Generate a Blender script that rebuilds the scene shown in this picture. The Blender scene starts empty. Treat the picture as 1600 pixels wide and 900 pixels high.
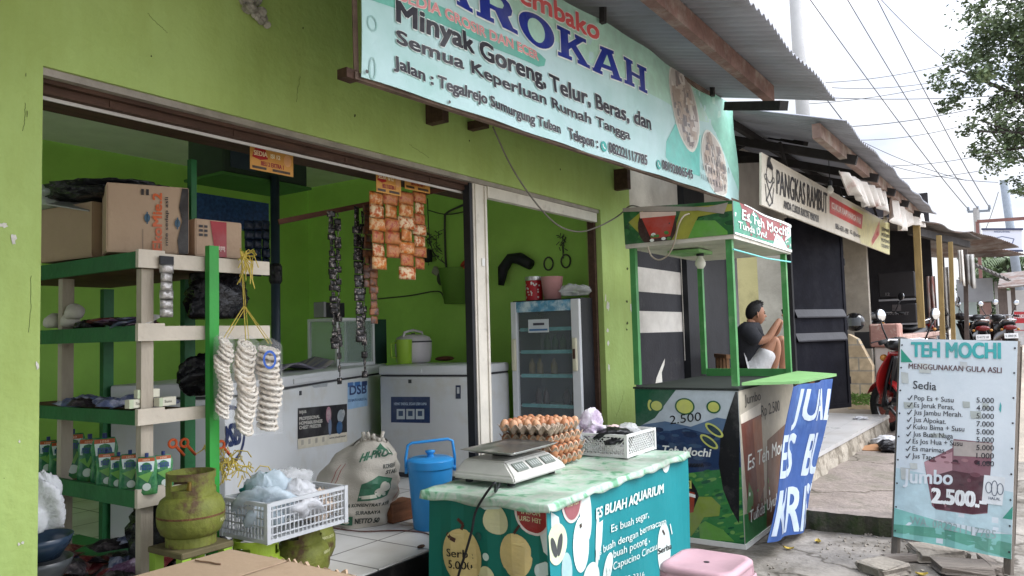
import bpy, bmesh, math, random
from mathutils import Vector as V, Matrix, Euler
from mathutils.geometry import tessellate_polygon
from math import sin, cos, pi, radians as R, sqrt, atan2
SC = bpy.context.scene
COL = SC.collection
rnd = random.Random(7)

# ---------------------------------------------------------------- camera
FPX, CAMH = 1200.0, 1.5
WM = Matrix(((0.5614639, -0.03651238, -0.82669531), (-0.82707344, -0.05688043, -0.55920849), (-0.02660475, 0.99771312, -0.06213472)))
cam = bpy.data.objects.new('camera', bpy.data.cameras.new('camera'))
COL.objects.link(cam)
cam.matrix_world = Matrix.Translation((0, 0, CAMH)) @ WM.to_4x4()
cam.data.sensor_width = 36.0
cam.data.lens = FPX / 1600 * 36
cam.data.clip_start = 0.05
cam.data.clip_end = 3000
SC.camera = cam

# ---------------------------------------------------------------- sky: bright thin overcast
SUN_EL, SUN_AZ = 48, 155            # degrees; azimuth measured from +Y clockwise
world = bpy.data.worlds.new('World'); SC.world = world; world.use_nodes = True
nt = world.node_tree; nt.nodes.clear()
def wn(t, **k):
    n = nt.nodes.new(t)
    for a, b in k.items(): setattr(n, a, b)
    return n
out = wn('ShaderNodeOutputWorld'); bg = wn('ShaderNodeBackground'); bg.inputs[1].default_value = 0.1
sky = wn('ShaderNodeTexSky', sky_type='NISHITA', sun_disc=False, sun_elevation=R(SUN_EL), sun_rotation=R(SUN_AZ), air_density=1.2, dust_density=2.5)
tc = wn('ShaderNodeTexCoord'); sep = wn('ShaderNodeSeparateXYZ'); nt.links.new(tc.outputs['Generated'], sep.inputs[0])
# overcast luminance grows with elevation
mr = wn('ShaderNodeMapRange'); mr.inputs['From Min'].default_value = 0.4; mr.inputs['From Max'].default_value = 0.95
mr.inputs['To Min'].default_value = 1.04; mr.inputs['To Max'].default_value = 3.1
nt.links.new(sep.outputs['Z'], mr.inputs['Value'])
mp = wn('ShaderNodeMapping'); mp.inputs['Scale'].default_value = (1.0, 1.0, 2.6); nt.links.new(tc.outputs['Generated'], mp.inputs[0])
nz = wn('ShaderNodeTexNoise'); nz.inputs['Scale'].default_value = 3.2; nz.inputs['Detail'].default_value = 5; nz.inputs['Roughness'].default_value = .55
nt.links.new(mp.outputs[0], nz.inputs['Vector'])
rp = wn('ShaderNodeValToRGB'); rp.color_ramp.elements[0].position = .4; rp.color_ramp.elements[1].position = .56
rp.color_ramp.elements[0].color = (6.5, 7.1, 8.6, 1); rp.color_ramp.elements[1].color = (9.0, 9.2, 9.7, 1)
nt.links.new(nz.outputs['Fac'], rp.inputs[0])
mul = wn('ShaderNodeVectorMath', operation='SCALE'); 
dotn = wn('ShaderNodeVectorMath', operation='DOT_PRODUCT'); nt.links.new(tc.outputs['Generated'], dotn.inputs[0])
_a = R(SUN_AZ); dotn.inputs[1].default_value = (sin(_a) * cos(R(SUN_EL)), cos(_a) * cos(R(SUN_EL)), sin(R(SUN_EL)))
mg_ = wn('ShaderNodeMapRange', interpolation_type='SMOOTHSTEP'); mg_.inputs['From Min'].default_value = .3; mg_.inputs['From Max'].default_value = 1.; mg_.inputs['To Min'].default_value = 0.; mg_.inputs['To Max'].default_value = 2.6
nt.links.new(dotn.outputs['Value'], mg_.inputs['Value'])
add_ = wn('ShaderNodeMath', operation='ADD'); nt.links.new(mr.outputs[0], add_.inputs[0]); nt.links.new(mg_.outputs[0], add_.inputs[1])
nt.links.new(rp.outputs[0], mul.inputs[0]); nt.links.new(add_.outputs[0], mul.inputs['Scale'])
mx = wn('ShaderNodeMix', data_type='RGBA'); mx.inputs['Factor'].default_value = .92
nt.links.new(sky.outputs[0], mx.inputs['A']); nt.links.new(mul.outputs[0], mx.inputs['B'])
nt.links.new(mx.outputs['Result'], bg.inputs[0]); nt.links.new(bg.outputs[0], out.inputs[0])

sd = bpy.data.lights.new('sun', 'SUN'); sd.energy = 1.4; sd.angle = R(25); sd.color = (1, .98, .94)
sun = bpy.data.objects.new('sun', sd); COL.objects.link(sun)
_az = R(SUN_AZ); _d = V((sin(_az) * cos(R(SUN_EL)), cos(_az) * cos(R(SUN_EL)), sin(R(SUN_EL))))
sun.rotation_euler = (-_d).to_track_quat('-Z', 'Y').to_euler()
sun.location = _d * 30

SC.view_settings.view_transform = 'Standard'; SC.view_settings.look = 'None'
SC.view_settings.exposure = 0.32; SC.view_settings.gamma = 1.0; SC.view_settings.use_curve_mapping = False
SC.cycles.max_bounces = 14; SC.cycles.diffuse_bounces = 10; SC.cycles.transparent_max_bounces = 12
SC.cycles.use_denoising = True
# ---------------------------------------------------------------- helpers
def ray(u, v): return WM @ V((u - 800, 450 - v, -FPX)).normalized()
def at(u, v, X=None, Y=None, Z=None):
    d = ray(u, v)
    t = X / d.x if X is not None else Y / d.y if Y is not None else (Z - CAMH) / d.z
    return V((0, 0, CAMH)) + d * t
def wm(o):
    m = o.matrix_basis.copy() if not isinstance(o, type(None)) else Matrix()
    return (wm(o.parent) @ m) if o.parent else m

_mats = {}
def mat(name, col, rough=.6, var=.12, scale=6., bump=0., bscale=60., metal=0., spec=.35, c2=None, th=.6, soft=.08, s2=3., trans=0., alpha=1., emit=0., coat=0., world_bump=False, stretch=None, ior=1.45, sheen=0., streak=0., crack=0.):
    if name in _mats: return _mats[name]
    m = bpy.data.materials.new(name); m.use_nodes = True; t = m.node_tree; N = t.nodes; L = t.links
    b = N['Principled BSDF']
    def nn(k): return N.new(k)
    tcn = nn('ShaderNodeTexCoord'); src = tcn.outputs['Object']
    if stretch:
        mpn = nn('ShaderNodeMapping'); mpn.inputs['Scale'].default_value = stretch; L.new(src, mpn.inputs[0]); src = mpn.outputs[0]
    n1 = nn('ShaderNodeTexNoise'); n1.inputs['Scale'].default_value = scale; n1.inputs['Detail'].default_value = 6; n1.inputs['Roughness'].default_value = .62
    L.new(src, n1.inputs['Vector'])
    r = nn('ShaderNodeValToRGB'); e = r.color_ramp.elements; e[0].position = .3; e[1].position = .72
    e[0].color = (*[c * (1 - var) for c in col[:3]], 1); e[1].color = (*[min(1, c * (1 + var)) for c in col[:3]], 1)
    L.new(n1.outputs['Fac'], r.inputs[0]); res = r.outputs[0]
    if c2:
        n2 = nn('ShaderNodeTexNoise'); n2.inputs['Scale'].default_value = s2; n2.inputs['Detail'].default_value = 8; n2.inputs['Roughness'].default_value = .68
        L.new(src, n2.inputs['Vector'])
        r2 = nn('ShaderNodeValToRGB'); r2.color_ramp.elements[0].position = th - soft; r2.color_ramp.elements[1].position = th + soft
        L.new(n2.outputs['Fac'], r2.inputs[0])
        mxn = nn('ShaderNodeMix'); mxn.data_type = 'RGBA'; L.new(r2.outputs[0], mxn.inputs['Factor']); L.new(res, mxn.inputs['A']); mxn.inputs['B'].default_value = (*c2, 1)
        res = mxn.outputs['Result']
    if streak:                                  # rain streaks and grime running down the surface
        mps = nn('ShaderNodeMapping'); mps.inputs['Scale'].default_value = (2.2, 2.2, .5); L.new(tcn.outputs['Object'], mps.inputs[0])
        n5 = nn('ShaderNodeTexNoise'); n5.inputs['Scale'].default_value = 2; n5.inputs['Detail'].default_value = 9; n5.inputs['Roughness'].default_value = .7; L.new(mps.outputs[0], n5.inputs['Vector'])
        r5 = nn('ShaderNodeValToRGB'); r5.color_ramp.elements[0].position = .36; r5.color_ramp.elements[1].position = .6; q_ = 1 - streak; r5.color_ramp.elements[0].color = (q_, q_ * .97, q_ * .9, 1); r5.color_ramp.elements[1].color = (1, 1, 1, 1); L.new(n5.outputs['Fac'], r5.inputs[0])
        m5 = nn('ShaderNodeMix'); m5.data_type = 'RGBA'; m5.blend_type = 'MULTIPLY'; m5.inputs['Factor'].default_value = 1; L.new(res, m5.inputs['A']); L.new(r5.outputs[0], m5.inputs['B']); res = m5.outputs['Result']
    if crack:                                   # wandering hairline cracks
        nw = nn('ShaderNodeTexNoise'); nw.inputs['Scale'].default_value = 3; nw.inputs['Detail'].default_value = 5; L.new(src, nw.inputs['Vector'])
        av = nn('ShaderNodeVectorMath'); av.operation = 'MULTIPLY_ADD'; L.new(nw.outputs['Color'], av.inputs[0]); av.inputs[1].default_value = (.55, .55, .55); L.new(src, av.inputs[2])
        vo = nn('ShaderNodeTexVoronoi'); vo.feature = 'DISTANCE_TO_EDGE'; vo.inputs['Scale'].default_value = crack; L.new(av.outputs[0], vo.inputs['Vector'])
        r6 = nn('ShaderNodeValToRGB'); r6.color_ramp.elements[0].position = .004; r6.color_ramp.elements[1].position = .022; r6.color_ramp.elements[0].color = (.3, .28, .25, 1); r6.color_ramp.elements[1].color = (1, 1, 1, 1); L.new(vo.outputs['Distance'], r6.inputs[0])
        m6 = nn('ShaderNodeMix'); m6.data_type = 'RGBA'; m6.blend_type = 'MULTIPLY'; m6.inputs['Factor'].default_value = .85; L.new(res, m6.inputs['A']); L.new(r6.outputs[0], m6.inputs['B']); res = m6.outputs['Result']
    L.new(res, b.inputs['Base Color'])
    b.inputs['Roughness'].default_value = rough; b.inputs['Metallic'].default_value = metal; b.inputs['Specular IOR Level'].default_value = spec
    b.inputs['IOR'].default_value = ior
    if trans: b.inputs['Transmission Weight'].default_value = trans
    if alpha < 1: b.inputs['Alpha'].default_value = alpha
    if coat: b.inputs['Coat Weight'].default_value = coat; b.inputs['Coat Roughness'].default_value = .15
    if sheen: b.inputs['Sheen Weight'].default_value = sheen
    if emit:
        b.inputs['Emission Strength'].default_value = emit; b.inputs['Emission Color'].default_value = (*col[:3], 1)
    if bump:
        n3 = nn('ShaderNodeTexNoise'); n3.inputs['Scale'].default_value = bscale; n3.inputs['Detail'].default_value = 4
        if world_bump: g = nn('ShaderNodeNewGeometry'); L.new(g.outputs['Position'], n3.inputs['Vector'])
        else: L.new(src, n3.inputs['Vector'])
        bn = nn('ShaderNodeBump'); bn.inputs['Strength'].default_value = bump; bn.inputs['Distance'].default_value = .02
        L.new(n3.outputs['Fac'], bn.inputs['Height']); L.new(bn.outputs[0], b.inputs['Normal'])
    _mats[name] = m
    return m
def ink(col, rough=.42):                 # printed colour on a banner, sticker or sheet
    col = tuple(round(c, 3) for c in col)
    return mat('ink_%03d_%03d_%03d_%d' % (*[int(c * 255) for c in col], int(rough * 100)), col, rough, var=.13, scale=11, bump=.4, bscale=5, world_bump=True, c2=tuple(c * .72 + .075 for c in col), th=.6, soft=.13, s2=4)
def srgb(r, g, b):
    f = lambda c: (c / 255 / 12.92) if c <= 10 else ((c / 255 + .055) / 1.055) ** 2.4
    return (f(r), f(g), f(b))

class B:
    """collects shapes in one bmesh; o() links it as one mesh object"""
    def __init__(s): s.bm = bmesh.new(); s.mi = 0
    def m(s, i): s.mi = i; return s
    def _fin(s, vs, mtx=None):
        if mtx is not None: bmesh.ops.transform(s.bm, matrix=mtx, verts=vs)
        fs = set(f for v in vs for f in v.link_faces)
        for f in fs: f.material_index = s.mi
        return s
    def box(s, c, d, rot=None, bev=0., seg=1):
        g = bmesh.ops.create_cube(s.bm, size=1); vs = g['verts']
        bmesh.ops.scale(s.bm, vec=V(d), verts=vs)
        if bev:
            es = list(set(e for v in vs for e in v.link_edges))
            r = bmesh.ops.bevel(s.bm, geom=es, offset=min(bev, min(d) * .45), segments=seg, affect='EDGES', profile=.5)
            vs = list(set(v for f in r['faces'] for v in f.verts) | set(v for v in vs if v.is_valid))
        m = Matrix.Translation(V(c))
        if rot is not None: m = m @ (Euler(rot).to_matrix().to_4x4() if not isinstance(rot, Matrix) else rot.to_4x4())
        return s._fin(vs, m)
    def b2(s, lo, hi, bev=0., seg=1):
        lo, hi = V(lo), V(hi); return s.box((lo + hi) / 2, [abs(a) for a in (hi - lo)], None, bev, seg)
    def bar(s, p, q, w, h=None, up=(0, 0, 1), bev=0.):     # beam of section w x h between p and q
        p, q = V(p), V(q); d = q - p; z = d.normalized(); x = V(up).cross(z)
        if x.length < 1e-4: x = V((1, 0, 0)).cross(z)
        x.normalize(); y = z.cross(x)
        return s.box((p + q) / 2, (w, h or w, d.length), Matrix((x, y, z)).transposed(), bev)
    def cyl(s, p, q, r, r2=None, n=14, caps=True):
        p, q = V(p), V(q); d = q - p
        g = bmesh.ops.create_cone(s.bm, cap_ends=caps, segments=n, radius1=r, radius2=r if r2 is None else r2, depth=d.length)
        return s._fin(g['verts'], Matrix.Translation((p + q) / 2) @ d.to_track_quat('Z', 'Y').to_matrix().to_4x4())
    def sph(s, c, r, sc=(1, 1, 1), n=12, rot=None):
        g = bmesh.ops.create_uvsphere(s.bm, u_segments=n, v_segments=max(6, n * 2 // 3), radius=r)
        m = Matrix.Translation(V(c))
        if rot is not None: m = m @ Euler(rot).to_matrix().to_4x4()
        return s._fin(g['verts'], m @ Matrix.Diagonal((*sc, 1)))
    def lathe(s, prof, c=(0, 0, 0), n=24, mtx=None):        # prof: (r, z) from bottom to top
        rings = []; nv = []
        for r, z in prof:
            if r < 1e-5: vs = [s.bm.verts.new((0, 0, z))]
            else: vs = [s.bm.verts.new((r * cos(2 * pi * k / n), r * sin(2 * pi * k / n), z)) for k in range(n)]
            rings.append(vs); nv += vs
        for a, b in zip(rings, rings[1:]):
            for k in range(n):
                k2 = (k + 1) % n
                fv = [a[k % len(a)], a[k2 % len(a)], b[k2 % len(b)], b[k % len(b)]]
                u = []
                for x in fv:
                    if x not in u: u.append(x)
                if len(u) > 2:
                    try: s.bm.faces.new(u)
                    except ValueError: pass
        return s._fin(nv, (Matrix.Translation(V(c)) if mtx is None else mtx))
    def tube(s, pts, r, n=8, closed=False):
        pts = [V(p) for p in pts]; rs = r if isinstance(r, (list, tuple)) else [r] * len(pts)
        rings = []; nv = []; N = len(pts); prev = None
        for i, p in enumerate(pts):
            a = pts[(i - 1) % N] if (closed or i > 0) else p
            b = pts[(i + 1) % N] if (closed or i < N - 1) else p
            t = (b - a).normalized()
            if prev is None:
                x = t.cross(V((0, 0, 1)))
                if x.length < .05: x = t.cross(V((1, 0, 0)))
            else: x = prev - t * prev.dot(t)
            x.normalize(); prev = x; y = t.cross(x)
            vs = [s.bm.verts.new(p + (x * cos(2 * pi * k / n) + y * sin(2 * pi * k / n)) * rs[i]) for k in range(n)]
            rings.append(vs); nv += vs
        pr = list(zip(rings, rings[1:])) + ([(rings[-1], rings[0])] if closed else [])
        for a, b in pr:
            for k in range(n): s.bm.faces.new((a[k], a[(k + 1) % n], b[(k + 1) % n], b[k]))
        if not closed:
            s.bm.faces.new(rings[0][::-1]); s.bm.faces.new(rings[-1])
        return s._fin(nv)
    def grid(s, f, nu, nv_, closed_u=False):                # f(a, b) a,b in 0..1 -> point
        P = [[s.bm.verts.new(f(i / nu, j / nv_)) for j in range(nv_ + 1)] for i in range(nu + (0 if closed_u else 1))]
        for i in range(nu):
            a = P[i]; b = P[(i + 1) % len(P)]
            for j in range(nv_): s.bm.faces.new((a[j], b[j], b[j + 1], a[j + 1]))
        return s._fin([v for r in P for v in r])
    def prism(s, poly, h, mtx=None):                        # polygon in xy extruded 0..h in z
        n = len(poly)
        a = [s.bm.verts.new((x, y, 0)) for x, y in poly]; b = [s.bm.verts.new((x, y, h)) for x, y in poly]
        s.bm.faces.new(a[::-1]); s.bm.faces.new(b)
        for i in range(n): s.bm.faces.new((a[i], a[(i + 1) % n], b[(i + 1) % n], b[i]))
        return s._fin(a + b, mtx)
    def face(s, pts):
        vs = [s.bm.verts.new(p) for p in pts]; s.bm.faces.new(vs); return s._fin(vs)
    def o(s, name, mats, parent=None, world=False, smooth=False, base=None, solid=0., sub=0, soff=-1., autosm=None):
        me = bpy.data.meshes.new(name)
        bmesh.ops.recalc_face_normals(s.bm, faces=s.bm.faces) if not getattr(s, 'keepn', False) else None
        if parent is not None and world: bmesh.ops.transform(s.bm, matrix=wm(parent).inverted(), verts=s.bm.verts)
        ob = bpy.data.objects.new(name, me)
        if parent is None:
            if base is None:
                vs = s.bm.verts; xs = [v.co.x for v in vs]; ys = [v.co.y for v in vs]; zs = [v.co.z for v in vs]
                base = ((min(xs) + max(xs)) / 2, (min(ys) + max(ys)) / 2, min(zs))
            bmesh.ops.translate(s.bm, vec=-V(base), verts=s.bm.verts); ob.location = base
        else: ob.parent = parent
        s.bm.to_mesh(me); s.bm.free()
        for x in (mats if isinstance(mats, (list, tuple)) else [mats]): me.materials.append(x)
        COL.objects.link(ob)
        if smooth:
            for p in me.polygons: p.use_smooth = True
            if autosm:
                try: me.set_sharp_from_angle(angle=R(autosm))
                except Exception: pass
        if solid: md = ob.modifiers.new('s', 'SOLIDIFY'); md.thickness = solid; md.offset = soff
        if sub: md = ob.modifiers.new('u', 'SUBSURF'); md.levels = md.render_levels = sub
        return ob
def tag(o, label, cat, group=None, kind=None):
    if label: o['label'] = label
    if cat: o['category'] = cat
    if group: o['group'] = group
    if kind: o['kind'] = kind
    return o
def thing(name, label, cat, loc=(0, 0, 0), rz=0., group=None):
    o = bpy.data.objects.new(name, None); COL.objects.link(o); o.location = loc; o.rotation_euler = (0, 0, rz)
    o.empty_display_size = .1
    return tag(o, label, cat, group)
def struct(o): o['kind'] = 'structure'; return o
def dup(o, loc=None, rz=None, label=None, parent=None):
    c = o.copy(); COL.objects.link(c)
    if parent is not None: c.parent = parent
    if loc is not None: c.location = loc
    if rz is not None: c.rotation_euler = (0, 0, rz)
    if label: c['label'] = label
    for ch in [x for x in list(bpy.data.objects) if x.parent == o]: dup(ch, parent=c)
    return c

_tc = {}
def text2d(body, off=0., shear=0.):
    k = (body, round(off, 3), shear)
    if k not in _tc:
        cu = bpy.data.curves.new('t', 'FONT'); cu.body = body; cu.size = 1; cu.offset = off; cu.shear = shear; cu.resolution_u = 3
        ob = bpy.data.objects.new('t', cu); COL.objects.link(ob)
        bpy.context.view_layer.update()
        me = ob.evaluated_get(bpy.context.evaluated_depsgraph_get()).to_mesh()
        vs = [(v.co.x, v.co.y) for v in me.vertices]; fs = [tuple(p.vertices) for p in me.polygons]
        bpy.data.objects.remove(ob); bpy.data.curves.remove(cu)
        _tc[k] = (vs, fs)
    return _tc[k]

class Sheet:
    """a printed sheet: four corners (bl, br, tr, tl) in the world; artwork is laid on it in its own metres"""
    def __init__(s, bl, br, tr, tl, warp=None, seg=.12):
        s.c = [V(p) for p in (bl, br, tr, tl)]
        s.w = ((s.c[1] - s.c[0]).length + (s.c[2] - s.c[3]).length) / 2; s.h = ((s.c[3] - s.c[0]).length + (s.c[2] - s.c[1]).length) / 2
        s.n = (s.c[1] - s.c[0]).cross(s.c[3] - s.c[0]).normalized(); s.items = []; s.warp = warp; s.seg = seg
    def P(s, x, y, off=0.):
        a, b = x / s.w, y / s.h
        p = (s.c[0] * (1 - a) + s.c[1] * a) * (1 - b) + (s.c[3] * (1 - a) + s.c[2] * a) * b
        return p + s.n * (off + (s.warp(a, b) if s.warp else 0))
    def uv(s, u, v):                       # point of the sheet seen at photo pixel (u, v)
        d = ray(u, v); o = V((0, 0, CAMH)); t = (s.c[0] - o).dot(s.n) / d.dot(s.n); p = o + d * t
        a, b = .5, .5
        for _ in range(12):                # invert the bilinear map
            e0 = s.c[1] - s.c[0]; e1 = s.c[3] - s.c[0]; e2 = s.c[0] - s.c[1] + s.c[2] - s.c[3]
            f = s.c[0] + e0 * a + e1 * b + e2 * a * b - p; ja = e0 + e2 * b; jb = e1 + e2 * a
            A, Bq, D = ja.dot(ja), ja.dot(jb), jb.dot(jb); fa, fb = ja.dot(f), jb.dot(f); det = A * D - Bq * Bq
            a -= (D * fa - Bq * fb) / det; b -= (A * fb - Bq * fa) / det
        return (a * s.w, b * s.h)
    def poly(s, pts, col, layer=1): s.items.append(('p', [pts], col, layer)); return s
    def ppoly(s, pts, col, layer=1): return s.poly([s.uv(*p) for p in pts], col, layer)
    def rect(s, x0, y0, x1, y1, col, layer=1): return s.poly([(x0, y0), (x1, y0), (x1, y1), (x0, y1)], col, layer)
    def ell(s, x, y, rx, ry, col, layer=1, n=28, rot=0.):
        c_, s_ = cos(rot), sin(rot)
        return s.poly([(x + rx * cos(t) * c_ - ry * sin(t) * s_, y + rx * cos(t) * s_ + ry * sin(t) * c_) for t in [2 * pi * k / n for k in range(n)]], col, layer)
    def ring(s, x, y, rx, ry, w, col, layer=1, n=28):
        o = [(x + rx * cos(t), y + ry * sin(t)) for t in [2 * pi * k / n for k in range(n + 1)]]; i = [(x + (rx - w) * cos(t), y + (ry - w) * sin(t)) for t in [2 * pi * k / n for k in range(n + 1)]]
        s.items.append(('p', [[o[k], o[k + 1], i[k + 1], i[k]] for k in range(n)], col, layer)); return s
    def line(s, pts, w, col, layer=1):
        for (x0, y0), (x1, y1) in zip(pts, pts[1:]):
            l = sqrt((x1 - x0) ** 2 + (y1 - y0) ** 2) or 1; nx, ny = -(y1 - y0) / l * w / 2, (x1 - x0) / l * w / 2
            s.poly([(x0 + nx, y0 + ny), (x1 + nx, y1 + ny), (x1 - nx, y1 - ny), (x0 - nx, y0 - ny)], col, layer)
        return s
    def text(s, body, x0, y0, x1, y1, col, layer=2, bold=0., shear=0., p2=None, flip=False):
        """fit text in the box; with p2 = (x, y) of the baseline's right end the baseline slopes"""
        vs, fs = text2d(body, 0., shear)
        ax, bx = min(v[0] for v in vs), max(v[0] for v in vs)
        ref = text2d('H' if any(c.isupper() or c.isdigit() or c in 'bdfhklt' for c in body) else 'x', 0.)[0]
        ay, by = 0, max(v[1] for v in ref)
        dy = (p2[1] - y0) if p2 else 0; kx, ky = (x1 - x0) / (bx - ax), (y1 - y0) / (by - ay); e = bold * .8
        sh = [(0, 0)] if bold <= 0 else ([(-e, 0), (e, 0)] if bold < .022 else [(-e, -e * .6), (e, -e * .6), (-e, e * .6), (e, e * .6)] + ([(0, 0), (0, e), (0, -e)] if bold > .06 else []))
        for i, (ox, oy) in enumerate(sh):
            q = []
            for x, y in vs:
                a = (x - ax) / (bx - ax); a = 1 - a if flip else a
                q.append((x0 + (x1 - x0) * a + ox * abs(ky), y0 + dy * a + ky * (y - ay) + oy * ky))
            s.items.append(('t', (q, fs), col, layer + .06 * i))
        return s
    def ptext(s, body, p0, p1, hpx, col, layer=2, bold=0., shear=0., flip=False):
        """text whose baseline runs between photo pixels p0 and p1 with cap height hpx at its left end"""
        a, b = s.uv(*p0), s.uv(*p1); t = s.uv(p0[0], p0[1] - hpx)
        return s.text(body, a[0], a[1], b[0], a[1] + (t[1] - a[1]), col, layer, bold, shear, p2=b, flip=flip)
    def build(s, name, parent=None, world=True, lay=.0016, cut=True):
        bm = bmesh.new(); cols = []
        for kind, data, col, layer in s.items:
            mt = ink(col) if isinstance(col, tuple) else col
            if mt not in cols: cols.append(mt)
            i = cols.index(mt); z = layer * lay
            if kind == 'p':
                for pl in data:
                    vv = [bm.verts.new((x, y, z)) for x, y in pl]
                    for fc in ([tuple(range(len(pl)))] if len(pl) < 5 else tessellate_polygon([[V((x, y, 0)) for x, y in pl]])):
                        try: f = bm.faces.new([vv[q] for q in fc]); f.material_index = i
                        except ValueError: pass
            else:
                vv = [bm.verts.new((x, y, z)) for x, y in data[0]]
                for fc in data[1]:
                    try: f = bm.faces.new([vv[k] for k in fc]); f.material_index = i
                    except ValueError: pass
        bmesh.ops.triangulate(bm, faces=bm.faces[:])
        for lo, hi, ax in ((0, s.w, 0), (0, s.h, 1)):          # trim what runs over the sheet's edge
            for val, sgn in ((lo, -1), (hi, 1)):
                co = [0, 0, 0]; co[ax] = val; no = [0, 0, 0]; no[ax] = sgn
                bmesh.ops.bisect_plane(bm, geom=bm.verts[:] + bm.edges[:] + bm.faces[:], plane_co=co, plane_no=no, clear_outer=True)
        if cut and s.warp:
            for L_, ax in ((s.w, 0), (s.h, 1)):
                k = s.seg
                while k < L_:
                    co = [0, 0, 0]; co[ax] = k; no = [0, 0, 0]; no[ax] = 1
                    bmesh.ops.bisect_plane(bm, geom=bm.verts[:] + bm.edges[:] + bm.faces[:], plane_co=co, plane_no=no); k += s.seg
        for v in bm.verts: v.co = s.P(v.co.x, v.co.y, v.co.z)
        b = B(); b.bm.free(); b.bm = bm; b.keepn = True
        for f in bm.faces:
            f.normal_update()
            if f.normal.dot(s.n) < 0: f.normal_flip()
        return b.o(name, cols, parent, world=world)
    def panel(s, name, m, parent=None, th=.004, world=True):
        nx = max(1, round(s.w / s.seg)) if s.warp else 1; ny = max(1, round(s.h / s.seg)) if s.warp else 1
        b = B()
        if s.warp:                        # grid lines at the same cuts as the artwork
            xs = [k * s.seg for k in range(int(s.w / s.seg - 1e-6) + 1)] + [s.w]; ys = [k * s.seg for k in range(int(s.h / s.seg - 1e-6) + 1)] + [s.h]
        else: xs, ys = [0, s.w], [0, s.h]
        for off in (0, -th):
            Pq = [[b.bm.verts.new(s.P(x, y, off)) for y in ys] for x in xs]
            for i in range(len(xs) - 1):
                for j in range(len(ys) - 1): b.bm.faces.new((Pq[i][j], Pq[i + 1][j], Pq[i + 1][j + 1], Pq[i][j + 1]))
            if off == 0: Q = Pq
        def edge(A, Bs):
            for (a0, a1), (b0, b1) in zip(zip(A, A[1:]), zip(Bs, Bs[1:])): b.bm.faces.new((a0, b0, b1, a1))
        edge(Q[0], Pq[0]); edge(Q[-1], Pq[-1]); edge([r[0] for r in Q], [r[0] for r in Pq]); edge([r[-1] for r in Q], [r[-1] for r in Pq])
        return b.o(name, m, parent, world=world)
# ---------------------------------------------------------------- ground, step, porch
m_ground = mat('worn_concrete_ground', (.235, .212, .185), .92, .3, 4, .7, 22, c2=(.12, .105, .085), th=.53, soft=.07, s2=2.2, crack=.9)
m_sand = mat('sandy_roadside', (.36, .31, .25), .95, .2, 2, .4, 25, c2=(.25, .22, .18), th=.55, soft=.1, s2=.7)
m_apron = mat('apron_concrete', (.235, .197, .172), .92, .26, 5, .7, 26, c2=(.17, .15, .12), th=.55, soft=.06, s2=2.6, crack=.8)
m_moss = mat('mossy_concrete', (.075, .07, .052), .95, .4, 9, .6, 50, c2=(.04, .055, .02), th=.54, soft=.1, s2=7)
m_plaster_edge = mat('chipped_plaster_edge', (.36, .32, .26), .9, .2, 8, .5, 30, c2=(.17, .145, .11), th=.52, soft=.06, s2=6)

def tiles(name, col, grout, size, off=(0, 0), rough=.2, gw=.012):
    m = bpy.data.materials.new(name); m.use_nodes = True; t = m.node_tree; N = t.nodes; L = t.links; b = N['Principled BSDF']
    g = N.new('ShaderNodeNewGeometry'); mp_ = N.new('ShaderNodeMapping'); mp_.inputs['Location'].default_value = (-off[0], -off[1], 0); L.new(g.outputs['Position'], mp_.inputs[0])
    br = N.new('ShaderNodeTexBrick'); br.offset = 0; br.inputs['Scale'].default_value = 1; br.inputs['Brick Width'].default_value = size; br.inputs['Row Height'].default_value = size
    br.inputs['Mortar Size'].default_value = gw / 2; br.inputs['Mortar Smooth'].default_value = .1; br.inputs['Bias'].default_value = 0
    br.inputs['Color1'].default_value = (*col, 1); br.inputs['Color2'].default_value = (*[c * .93 for c in col], 1); br.inputs['Mortar'].default_value = (*grout, 1)
    L.new(mp_.outputs[0], br.inputs['Vector'])
    n = N.new('ShaderNodeTexNoise'); n.inputs['Scale'].default_value = 2.2; n.inputs['Detail'].default_value = 8; L.new(g.outputs['Position'], n.inputs['Vector'])
    r = N.new('ShaderNodeValToRGB'); r.color_ramp.elements[0].position = .45; r.color_ramp.elements[1].position = .75; r.color_ramp.elements[0].color = (1, 1, 1, 1); r.color_ramp.elements[1].color = (.62, .58, .52, 1)
    L.new(n.outputs['Fac'], r.inputs[0])
    mxx = N.new('ShaderNodeMix'); mxx.data_type = 'RGBA'; mxx.blend_type = 'MULTIPLY'; mxx.inputs['Factor'].default_value = .7; L.new(br.outputs['Color'], mxx.inputs['A']); L.new(r.outputs[0], mxx.inputs['B'])
    L.new(mxx.outputs['Result'], b.inputs['Base Color']); b.inputs['Roughness'].default_value = rough
    rr = N.new('ShaderNodeMapRange'); rr.inputs['To Min'].default_value = rough; rr.inputs['To Max'].default_value = rough + .35; L.new(n.outputs['Fac'], rr.inputs['Value']); L.new(rr.outputs[0], b.inputs['Roughness'])
    return m
m_tile = tiles('white_floor_tile', (.72, .71, .69), (.14, .13, .12), .4, (.06, .38))
m_porch = tiles('grey_porch_tile', (.5, .49, .48), (.33, .32, .31), .6, (0, .1), .16, .006)

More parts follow.
